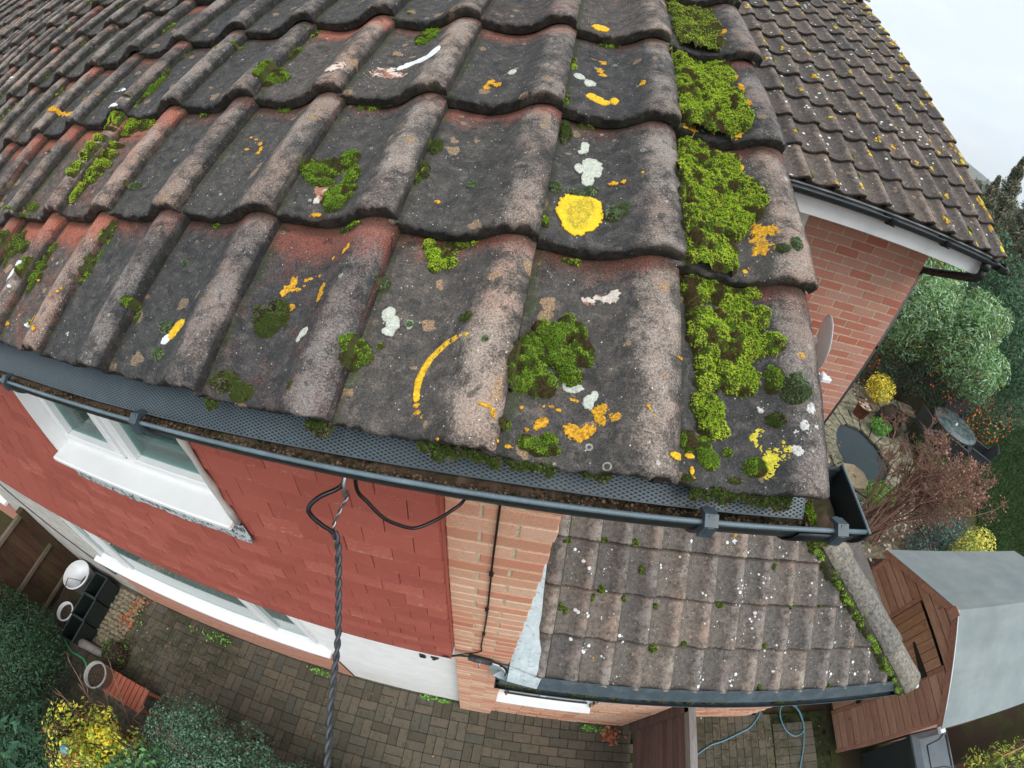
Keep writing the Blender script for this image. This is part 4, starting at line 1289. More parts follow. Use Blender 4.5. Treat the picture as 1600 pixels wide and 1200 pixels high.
# ------------------------------------------------------------------ gate standing out from the wall
gt = thing('gate', (1.56, .45, ZG), 'old brown wooden gate with silvered top edge beside the extension wall', 'gate')
gi = Vector((1.56, .45, ZG))
GX, GT = 1.56, -3.37
for k in range(12):
    z = ZG + .06 + k*.122
    MB().box((GX-.012, -1.0, z), (GX+.008, .31, z+.116), bev=.003).obj('board', M['gate_wood'], gt, loc=tuple(-gi))
MB().box((GX-.03, .31, ZG), (GX+.03, .40, GT-.01)).obj('hanging_stile', M['gate_wood'], gt, loc=tuple(-gi))
MB().box((GX-.03, -1.0, GT-.09), (GX+.035, .41, GT)).obj('top_rail', M['grey_wood'], gt, loc=tuple(-gi))
MB().box((GX+.009, -1.0, ZG+.1), (GX+.035, .31, ZG+.2)).obj('bottom_rail', M['gate_wood'], gt, loc=tuple(-gi))

# ------------------------------------------------------------------ ground and paving
def sheet(name, x0, x1, y0, y1, z, mat, nx=2, ny=2, amp=0, kind='structure', sc=1, col=None, **k):
    X, Y = np.meshgrid(np.linspace(x0, x1, nx), np.linspace(y0, y1, ny))
    P = np.stack([X.ravel(), Y.ravel()], 1)
    Z = z + amp*(fbm(P*sc, 3, 3)-.5)
    F = np.array([[r*nx+c, r*nx+c+1, (r+1)*nx+c+1, (r+1)*nx+c] for r in range(ny-1) for c in range(nx-1)])
    return link(name, mesh_np(name, np.stack([X.ravel(), Y.ravel(), Z], 1), F, [mat], smooth=True), None, kind=kind, **k)
gm_ = NM('garden_ground', .95, .1)
_n = gm_.noise(1.6, None, 5, .7); _g = gm_.noise(40, None, 4, .8)
_c = gm_.mix(gm_.step(_n, .42, .6), (.055, .038, .026), (.055, .065, .018))
_c = gm_.mix(gm_.step(_g, .55, .7), _c, (.11, .065, .035))
M['ground'] = gm_.done(_c, .95, gm_.bump(_g, .8, .02))
sheet('ground', -700, 700, -700, 700, ZG-.075, M['ground'], 2, 2)
MB().box((-5.4, -3.0, ZG-.07), (4.2, .52, ZG-.014)).obj('driveway', M['paver_joint'], None, kind='structure')
drive = bpy.data.objects['driveway']
pm = [MB().box((.0015, .0015, -.05), (.198, .098, 0), bev=.005).mesh('paver', M['paver']) for _ in range(1)]
pf = MB()
plist = []
halves = []
def put(x, y, vert):
    plist.append((x, y, vert))
for i in range(-27, 0):                       # basket weave on the left
    for j in range(-8, 3):
        x, y = -.06 + i*.2, -.02 + j*.2
        if (i + j) % 2: put(x, y, 0); put(x, y+.1, 0)
        else: put(x, y, 1); put(x+.1, y, 1)
for i in range(0, 16): put(-.06 + i*.1, .268, 1)            # soldier course, then stretchers
for j in range(22):
    for i in range(0, 8): put(-.06 + i*.2 + (.1 if j % 2 else 0), .168 - j*.1, 0)
    if j % 2: halves.append((-.06, .168 - j*.1))
for i in range(17):                           # beyond the gate
    for j in range(-9, 4): put(1.64 + i*.1, -.08 + j*.2 + (.1 if i % 2 else 0), 1)
for j in range(-12, 4): put(3.36, j*.1, 0); put(3.56, j*.1, 0); put(3.76, j*.1, 0)
def vis(x, y):
    lim = -.62 if x < -3.2 else (-.60 if x < -.9 else -.95)
    return (y > lim) - math.hypot(x+.5, 0)*.02
plist = [p for p in plist if p[1] < .48]
plist.sort(key=lambda p: -vis(p[0], p[1]))
for i, (x, y, vt) in enumerate(plist):
    dz = random.uniform(-.003, .002); rz = random.uniform(-.008, .008)
    if i < 300:
        if vt: link('paver', pm[0], drive, loc=(x+.1, y, ZG+dz), rot=(0, 0, math.pi/2+rz))
        else: link('paver', pm[0], drive, loc=(x, y, ZG+dz), rot=(0, 0, rz))
    else:
        if vt: pf.box((x+.003, y+.003, ZG-.05), (x+.097, y+.197, ZG+dz))
        else: pf.box((x+.003, y+.003, ZG-.05), (x+.197, y+.097, ZG+dz))
for x, y in halves: pf.box((x+.002, y+.002, ZG-.05), (x+.098, y+.098, ZG-.001))
fp_ = pf.mesh('far_paver', M['paver'])
at_ = fp_.attributes.new('tone', 'FLOAT', 'POINT'); at_.data.foreach_set('value', np.repeat(np.random.default_rng(3).random(len(pf.v)//8), 8).astype(np.float32))
link('far_paver', fp_, drive, kind='stuff')

# ------------------------------------------------------------------ service cable and wires
sc_ = thing('service_cable', (-.49, .10, -.28), 'thick grey twisted overhead cable dropping from the eave past the red tiles', 'cable')
CP = [Vector(p) for p in [(-0.518, 0.0404, -0.3882), (-0.5132, 0.0323, -0.4056), (-0.5103, 0.0131, -0.4379), (-0.4975, -0.0666, -0.5137), (-0.4852, -0.1346, -0.5549), (-0.4726, -0.2208, -0.5811), (-0.4532, -0.3062, -0.5905), (-0.4356, -0.3841, -0.592), (-0.4155, -0.4839, -0.5837), (-0.4124, -0.6142, -0.6045), (-0.4499, -0.7642, -0.612), (-0.5374, -1.1142, -0.6295), (-0.7874, -2.1142, -0.6795), (-1.4124, -4.6142, -0.8045), (-2.4124, -8.6142, -1.0045)]]
def smooth_path(P, n):
    out = []
    for i in range(len(P)-1):
        p0, p1, p2, p3 = P[max(i-1, 0)], P[i], P[i+1], P[min(i+2, len(P)-1)]
        for k in range(n):
            t = k/n
            out.append(.5*((2*p1) + (p2-p0)*t + (2*p0-5*p1+4*p2-p3)*t*t + (3*p1-p0-3*p2+p3)*t**3))
    out.append(P[-1]); return out
path = smooth_path(CP, 60)
def strand_path(path, r, pitch, ph):
    out = []; L_ = 0
    for i, p in enumerate(path):
        t = (path[min(i+1, len(path)-1)] - path[max(i-1, 0)]).normalized()
        a = t.cross(Vector((1, 0, 0))).normalized(); b = t.cross(a)
        if i: L_ += (p - path[i-1]).length
        an = 2*math.pi*L_/pitch + ph
        out.append(p + (a*math.cos(an) + b*math.sin(an))*r)
    return out
for ph in (0, math.pi):
    MB().tube(strand_path(path, .0034, .052, ph), .0042, 8).obj('strand', M['cable'], sc_, loc=(.49, -.10, .28))
wp = smooth_path([Vector(p) for p in [(-0.491, 0.08, -0.29), (-0.5008, 0.0953, -0.3316), (-0.5139, 0.0708, -0.3573), (-0.5232, 0.05, -0.3814), (-0.5192, 0.0355, -0.3957), (-0.5147, 0.0282, -0.4126)]], 24)
for ph in (0, math.pi):
    MB().tube(strand_path(wp, .0022, .030, ph), .0018, 6).obj('tail_wire', M['cable'] if ph else M['steel'], sc_, loc=(.49, -.10, .28))
for nm, pts, r in (('feed_loop', [(-0.5, 0.12, -0.25), (-0.5069, 0.0998, -0.3012), (-0.5433, 0.0695, -0.3128), (-0.561, 0.0499, -0.3262), (-0.5584, 0.0425, -0.3436), (-0.5399, 0.0395, -0.3665), (-0.5214, 0.039, -0.3873), (-0.5124, 0.0292, -0.4131)], .0048), ('swag_cable', [(-0.48, 0.12, -0.25), (-0.4831, 0.1073, -0.3201), (-0.4651, 0.1041, -0.3539), (-0.4376, 0.099, -0.3906), (-0.4128, 0.1048, -0.4187), (-0.3801, 0.1178, -0.4438), (-0.3415, 0.1431, -0.4388), (-0.3108, 0.1634, -0.421), (-0.2862, 0.1847, -0.3998), (-0.25, 0.2, -0.28)], .0040)):
    MB().tube(smooth_path([Vector(p) for p in pts], 14), r, 8).obj(nm, M['rubber'], sc_, loc=(.49, -.10, .28))
MB().tube([(-.49, .11, -.25), (-.49, .085, -.27), (-.492, .075, -.30)], .004, 6).obj('hook', M['steel'], sc_, loc=(.49, -.10, .28))
pc_ = thing('junction_cable', (-.2, .31, -2.4), 'thin black cable clipped down the brick pier to a grey connector sleeve', 'cable')
def at_pc(m, name, mat): return m.obj(name, mat, pc_, loc=(.2, -.31, 2.4))
at_pc(MB().tube(smooth_path([Vector(p) for p in [(-.215, .311, -.30), (-.218, .310, -.9), (-.214, .311, -1.5), (-.222, .310, -2.0), (-.222, .308, -2.12), (-.30, .300, -2.20), (-.37, .27, -2.18), (-.42, .245, -2.14)]], 8), .0042, 6), 'wire', M['rubber'])
for z in (-1.05, -1.42, -1.78): at_pc(MB().box((-.225, .303, z), (-.209, .3125, z+.02)), 'clip', M['black'])
at_pc(MB().tube([(-.285, .298, -2.26), (-.15, .298, -2.30)], .020, 12), 'connector_sleeve', M['cable'])
at_pc(MB().tube([(-.222, .275, -2.285), (-.216, .275, -2.286)], .0225, 12), 'cable_tie', M['steel'])
at_pc(MB().tube(smooth_path([Vector(p) for p in [(-.38, .27, -2.20), (-.33, .29, -2.24), (-.285, .298, -2.26)]], 6), .005, 6), 'wire', M['bucket'])
at_pc(MB().tube(smooth_path([Vector(p) for p in [(-.15, .298, -2.30), (-.09, .290, -2.33), (-.05, .275, -2.42), (-.05, .27, -2.52)]], 6), .006, 6), 'wire', M['bucket'])
at_pc(MB().tube(smooth_path([Vector(p) for p in [(-.40, .25, -2.15), (-.34, .285, -2.22), (-.25, .29, -2.215), (-.13, .29, -2.25), (-.06, .28, -2.34), (-.055, .27, -2.50)]], 8), .006, 6), 'wire', M['rubber'])
at_pc(MB().tube(smooth_path([Vector(p) for p in [(-.15, .298, -2.31), (-.10, .29, -2.32), (-.085, .285, -2.28), (-.14, .285, -2.235), (-.25, .285, -2.21)]], 8), .004, 6), 'wire', M['rubber'])

# hose on the drive
hz = ZG + .008
HP = [Vector(p) for p in [(2.3157, 0.0604, -4.924), (2.4959, 0.1675, -4.924), (2.6631, 0.2162, -4.924), (2.8812, 0.3007, -4.924), (3.0453, 0.3719, -4.924), (3.1775, 0.5076, -4.924), (3.2446, 0.6004, -4.924), (3.6622, 0.6491, -4.924), (3.7629, 0.5455, -4.924), (3.8136, 0.3792, -4.924), (3.8088, 0.2906, -4.924), (3.7214, 0.2331, -4.924), (3.6261, 0.24, -4.924), (3.5255, 0.3338, -4.924), (3.4827, 0.4953, -4.924), (3.5284, 0.6061, -4.924), (3.6859, 0.6152, -4.924), (3.7952, 0.5026, -4.924), (3.8101, 0.2986, -4.924), (3.7639, 0.0629, -4.924), (3.6858, -0.1646, -4.924), (3.549, -0.6081, -4.924)]]
hs = MB().tube(smooth_path(HP, 10), .009, 7).mesh('hose', M['hose'])
link('hose', hs, None, label='pale blue hose looped on the block paving beyond the gate', cat='hose')

# roof growths in roof coordinates: (x, slope distance, radius x, radius along slope)
MOSS_SPEC = [["bright green moss carpet filling the verge tile pan at the eave, browned in places", "bright", 16, [[0.0294, 0.2802, 0.0241, 0.0229], [0.0673, 0.2859, 0.0288, 0.0188], [0.0975, 0.2857, 0.0248, 0.0113], [0.0274, 0.2296, 0.0148, 0.0287], [0.0532, 0.2264, 0.0327, 0.0287], [0.0939, 0.24, 0.0263, 0.0339], [0.1244, 0.2462, 0.0105, 0.0198], [0.1322, 0.2033, 0.0158, 0.0184], [0.0567, 0.191, 0.0352, 0.0207], [0.1044, 0.1988, 0.0281, 0.0229], [0.0406, 0.1578, 0.0139, 0.0156], [0.084, 0.1522, 0.0258, 0.0255], [0.048, 0.1359, 0.0176, 0.0132], [0.0455, 0.0993, 0.0209, 0.0215], [0.0511, 0.0743, 0.0186, 0.0138]]], ["small dark and green moss cushions below the moss carpet on the verge tile", "mixed", 9, [[0.0169, 0.0514, 0.0119, 0.0148], [0.0383, 0.047, 0.0129, 0.0132], [0.0477, 0.0305, 0.0128, 0.013], [0.0731, 0.0474, 0.0072, 0.0067]]], ["long bright green moss bed on the second verge tile from the gutter", "bright", 18, [[0.0253, 0.5588, 0.0214, 0.0407], [0.0577, 0.5665, 0.0379, 0.0385], [0.0933, 0.5594, 0.0261, 0.0283], [0.0314, 0.4835, 0.0351, 0.0463], [0.0733, 0.4852, 0.0375, 0.0533], [0.1118, 0.4907, 0.0218, 0.0404], [0.1222, 0.4577, 0.0185, 0.0338], [0.0311, 0.4073, 0.0331, 0.043], [0.0765, 0.4101, 0.033, 0.0428], [0.0978, 0.414, 0.0192, 0.0298], [0.0209, 0.3426, 0.0225, 0.0377], [0.0485, 0.3469, 0.0352, 0.0382], [0.0629, 0.3266, 0.0232, 0.0285], [0.0302, 0.3104, 0.0175, 0.0161]]], ["green moss bed with orange lichen at its foot on the third verge tile", "bright", 18, [[0.0305, 0.8718, 0.0265, 0.0265], [0.0544, 0.8139, 0.039, 0.0861], [0.1074, 0.8475, 0.0277, 0.0553], [0.0314, 0.7305, 0.027, 0.0757], [0.0831, 0.7604, 0.0374, 0.0681], [0.1156, 0.7241, 0.0243, 0.0492], [0.0382, 0.6636, 0.0338, 0.0503], [0.0838, 0.664, 0.0389, 0.0475], [0.1236, 0.663, 0.017, 0.03], [0.0644, 0.6051, 0.0347, 0.0375]]], ["pale green moss bed on the fourth verge tile at the top of the frame", "bright", 17, [[0.0407, 1.1419, 0.0309, 0.0632], [0.084, 1.143, 0.0402, 0.057], [0.0974, 1.0569, 0.0302, 0.0891], [0.0524, 1.0117, 0.0345, 0.1039], [0.102, 0.9778, 0.0232, 0.0535], [0.0685, 0.9436, 0.033, 0.0696], [0.0859, 0.9061, 0.022, 0.0357], [0.0422, 0.914, 0.02, 0.0508]]], ["moss growing over the tile edge at the very top of the frame", "mixed", 15, [[0.0454, 1.2093, 0.0225, 0.0104], [0.1001, 1.2344, 0.0368, 0.0242], [0.1459, 1.223, 0.0188, 0.002]]], ["large dark green and brown moss patch against the joint of two eave tiles", "mixed", 13, [[-0.1922, 0.1141, 0.0208, 0.0301], [-0.1731, 0.0966, 0.0223, 0.0171], [-0.1922, 0.1416, 0.013, 0.0202], [-0.1618, 0.1686, 0.0186, 0.0193], [-0.1798, 0.1738, 0.0118, 0.0135], [-0.151, 0.1881, 0.0103, 0.0139], [-0.1352, 0.1793, 0.0119, 0.0138], [-0.1299, 0.1531, 0.0164, 0.0151], [-0.1495, 0.138, 0.0182, 0.0166], [-0.1382, 0.1127, 0.0145, 0.0124], [-0.1207, 0.1429, 0.0113, 0.0112]]], ["moss clump with a bare pink hollow on a second course tile", "mixed", 12, [[-0.6051, 0.4071, 0.0213, 0.0214], [-0.5731, 0.4203, 0.0258, 0.0223], [-0.5507, 0.4392, 0.0188, 0.024], [-0.5801, 0.3818, 0.0269, 0.0119], [-0.5318, 0.3534, 0.0297, 0.0222], [-0.5293, 0.3344, 0.0201, 0.0182], [-0.5256, 0.3903, 0.0152, 0.0276]]], ["bright feathery moss tuft beside red lichen near the top of an eave tile", "bright", 11, [[-0.3668, 0.29, 0.0093, 0.0096], [-0.3444, 0.2718, 0.0214, 0.0167], [-0.3266, 0.288, 0.008, 0.0074], [-0.3498, 0.2553, 0.0111, 0.0115], [-0.3318, 0.261, 0.0137, 0.012]]], ["dark moss lump with a white fleck beside yellow lichen", "dark", 12, [[-0.5804, 0.1322, 0.0158, 0.0142], [-0.5579, 0.1254, 0.022, 0.0183], [-0.559, 0.1523, 0.015, 0.0126], [-0.5657, 0.1136, 0.0165, 0.0118]]], ["rounded green moss cushion on the joint above the arc of lichen", "mixed", 11, [[-0.4109, 0.1007, 0.016, 0.0129], [-0.4142, 0.0812, 0.0095, 0.0087], [-0.4005, 0.0919, 0.0095, 0.0105]]], ["twin dark moss tufts close to the gutter guard", "dark", 11, [[-0.5968, 0.0237, 0.0176, 0.0141], [-0.5674, 0.0169, 0.0177, 0.0131], [-0.5889, 0.0333, 0.0094, 0.0071]]], ["moss and withered brown tuft at the foot of the rightmost eave pan", "mixed", 10, [[-0.1795, 0.019, 0.009, 0.0092], [-0.1669, 0.0168, 0.0105, 0.0108], [-0.1527, 0.0258, 0.0122, 0.0109], [-0.1585, 0.0121, 0.0106, 0.0061], [-0.2067, 0.0347, 0.0059, 0.0059], [-0.1436, 0.0163, 0.006, 0.0062]]], ["grey green cushion between the big yellow lichen and the worn roll", "grey", 10, [[-0.1037, 0.376, 0.0117, 0.0154], [-0.0914, 0.3856, 0.0087, 0.0127]]], ["large silvery green cushion moss near the outer verge", "grey", 14, [[0.1576, 0.1397, 0.0183, 0.0204], [0.1518, 0.1259, 0.0141, 0.0127]]], ["green moss cushion beside the silvery cushion on the verge roll", "mixed", 12, [[0.1336, 0.1542, 0.0104, 0.0152], [0.1314, 0.1412, 0.0083, 0.0093]]], ["small dark moss tuft below the silvery cushion on the verge", "dark", 9, [[0.1334, 0.0927, 0.0107, 0.0096]]], ["round green moss cushion by the lemon lichen near the gutter", "mixed", 10, [[0.1067, 0.031, 0.0132, 0.0124]]], ["small grey green cushion touching the orange lichen on the verge tile", "grey", 8, [[0.1742, 0.3638, 0.0117, 0.0153], [0.1555, 0.3555, 0.01, 0.0089]]], ["moss cushion at the seam of the third course tiles", "mixed", 10, [[-0.823, 0.6828, 0.0316, 0.0311], [-0.8268, 0.6613, 0.0199, 0.0207]]], ["small moss tuft under the nose of the fourth course", "mixed", 9, [[-0.5308, 0.8641, 0.0248, 0.0417]]], ["dark moss at the seam left of the worn roll", "dark", 9, [[-0.4029, 0.4784, 0.01, 0.02], [-0.4037, 0.4271, 0.0077, 0.0121], [-0.404, 0.4063, 0.0076, 0.0116]]], ["dark moss lodged in the seam beside the big pale lichen", "dark", 9, [[-0.194, 0.5653, 0.0099, 0.0314]]], ["moss roll along a joint of the red tiles at far left", "mixed", 12, [[-1.2329, 0.226, 0.0025, 0.0101], [-1.2327, 0.2014, 0.002, 0.0164], [-1.2436, 0.1804, 0.0142, 0.0081], [-1.2421, 0.1565, 0.0149, 0.0098], [-1.2284, 0.1307, 0.002, 0.0101]]], ["short green moss dab on the joint of a red tile", "mixed", 9, [[-1.0286, 0.2116, 0.0031, 0.0169], [-1.028, 0.2002, 0.0052, 0.0078]]], ["moss on the joint beside a dark tile near the eave", "mixed", 9, [[-0.8366, 0.115, 0.0083, 0.0097], [-0.8242, 0.0968, 0.002, 0.0116]]], ["thick moss seam winding down between red tiles", "bright", 13, [[-1.2453, 0.5539, 0.0216, 0.0029], [-1.2436, 0.517, 0.0257, 0.0053], [-1.2398, 0.4861, 0.0255, 0.007], [-1.2367, 0.4562, 0.0253, 0.0083], [-1.2384, 0.427, 0.0231, 0.0078], [-1.2419, 0.4025, 0.0231, 0.0066], [-1.2282, 0.369, 0.0051, 0.0184], [-1.2326, 0.5955, 0.0456, 0.0175], [-1.2132, 0.5882, 0.0481, 0.002]]], ["moss seam at the left edge between red tiles", "mixed", 12, [[-1.4523, 0.2208, 0.0236, 0.0165], [-1.4518, 0.2493, 0.024, 0.0104], [-1.433, 0.2649, 0.0036, 0.0116], [-1.4329, 0.1911, 0.002, 0.0113], [-1.4211, 0.2361, 0.0467, 0.0103]]], ["row of moss dabs on a third course joint", "mixed", 9, [[-1.2338, 0.6673, 0.0034, 0.0269], [-1.257, 0.6486, 0.0157, 0.002], [-1.2344, 0.7196, 0.0072, 0.0288], [-1.2339, 0.7396, 0.0058, 0.0241]]], ["pair of small moss cushions near the top of the frame", "mixed", 8, [[-1.036, 0.8527, 0.0144, 0.0057], [-0.8253, 0.7875, 0.0054, 0.0274], [-0.8241, 0.8031, 0.0065, 0.0089], [-0.8287, 0.778, 0.0039, 0.002]]], ["round moss button beside yellow lichen on a left eave tile", "grey", 7, [[-0.758, 0.0925, 0.0151, 0.0097]]], ["moss button just above the gutter guard", "grey", 7, [[-0.7449, 0.0465, 0.0173, 0.0094]]], ["tiny green moss button on a second course tile", "grey", 5, [[-0.7907, 0.2141, 0.0092, 0.0063]]], ["tiny pale cushion beside the half moon lichen", "grey", 5, [[-0.3586, 0.154, 0.006, 0.0067]]], ["tiny green cushion near the head of the lichen arc", "grey", 5, [[-0.2494, 0.1314, 0.0055, 0.0062]]], ["moss knob on the pan left of the joint near the arc", "mixed", 5, [[-0.388, 0.1129, 0.0048, 0.0054]]], ["small grey cushion at the joint of an eave tile", "grey", 7, [[-0.4117, 0.2059, 0.0086, 0.0104]]], ["small green disc of moss on a second course pan", "grey", 4, [[-0.3252, 0.4012, 0.0084, 0.0077]]], ["grey cushion at the upper left of the big yellow lichen", "grey", 6, [[-0.1957, 0.4156, 0.0107, 0.0132]]], ["grey cushion on top of the big yellow lichen", "grey", 6, [[-0.1374, 0.4292, 0.0121, 0.0091], [-0.1578, 0.4139, 0.0179, 0.0058]]], ["dark moss speck on the worn roll of an eave tile", "dark", 6, [[-0.2802, 0.1667, 0.0093, 0.0082]]], ["grey green cushion on the left of the roof", "grey", 7, [[-1.0238, 0.3721, 0.0131, 0.0101]]], ["green moss dabs on the joint of a red tile", "mixed", 8, [[-1.424, 0.333, 0.0301, 0.015], [-1.4653, 0.3111, 0.0559, 0.004]]], ["dark moss hanging below the verge tile above the gutter", "dark", 9, [[0.0185, 0.0055, 0.0089, 0.0046], [0.0852, 0.0112, 0.0114, 0.004]]]]
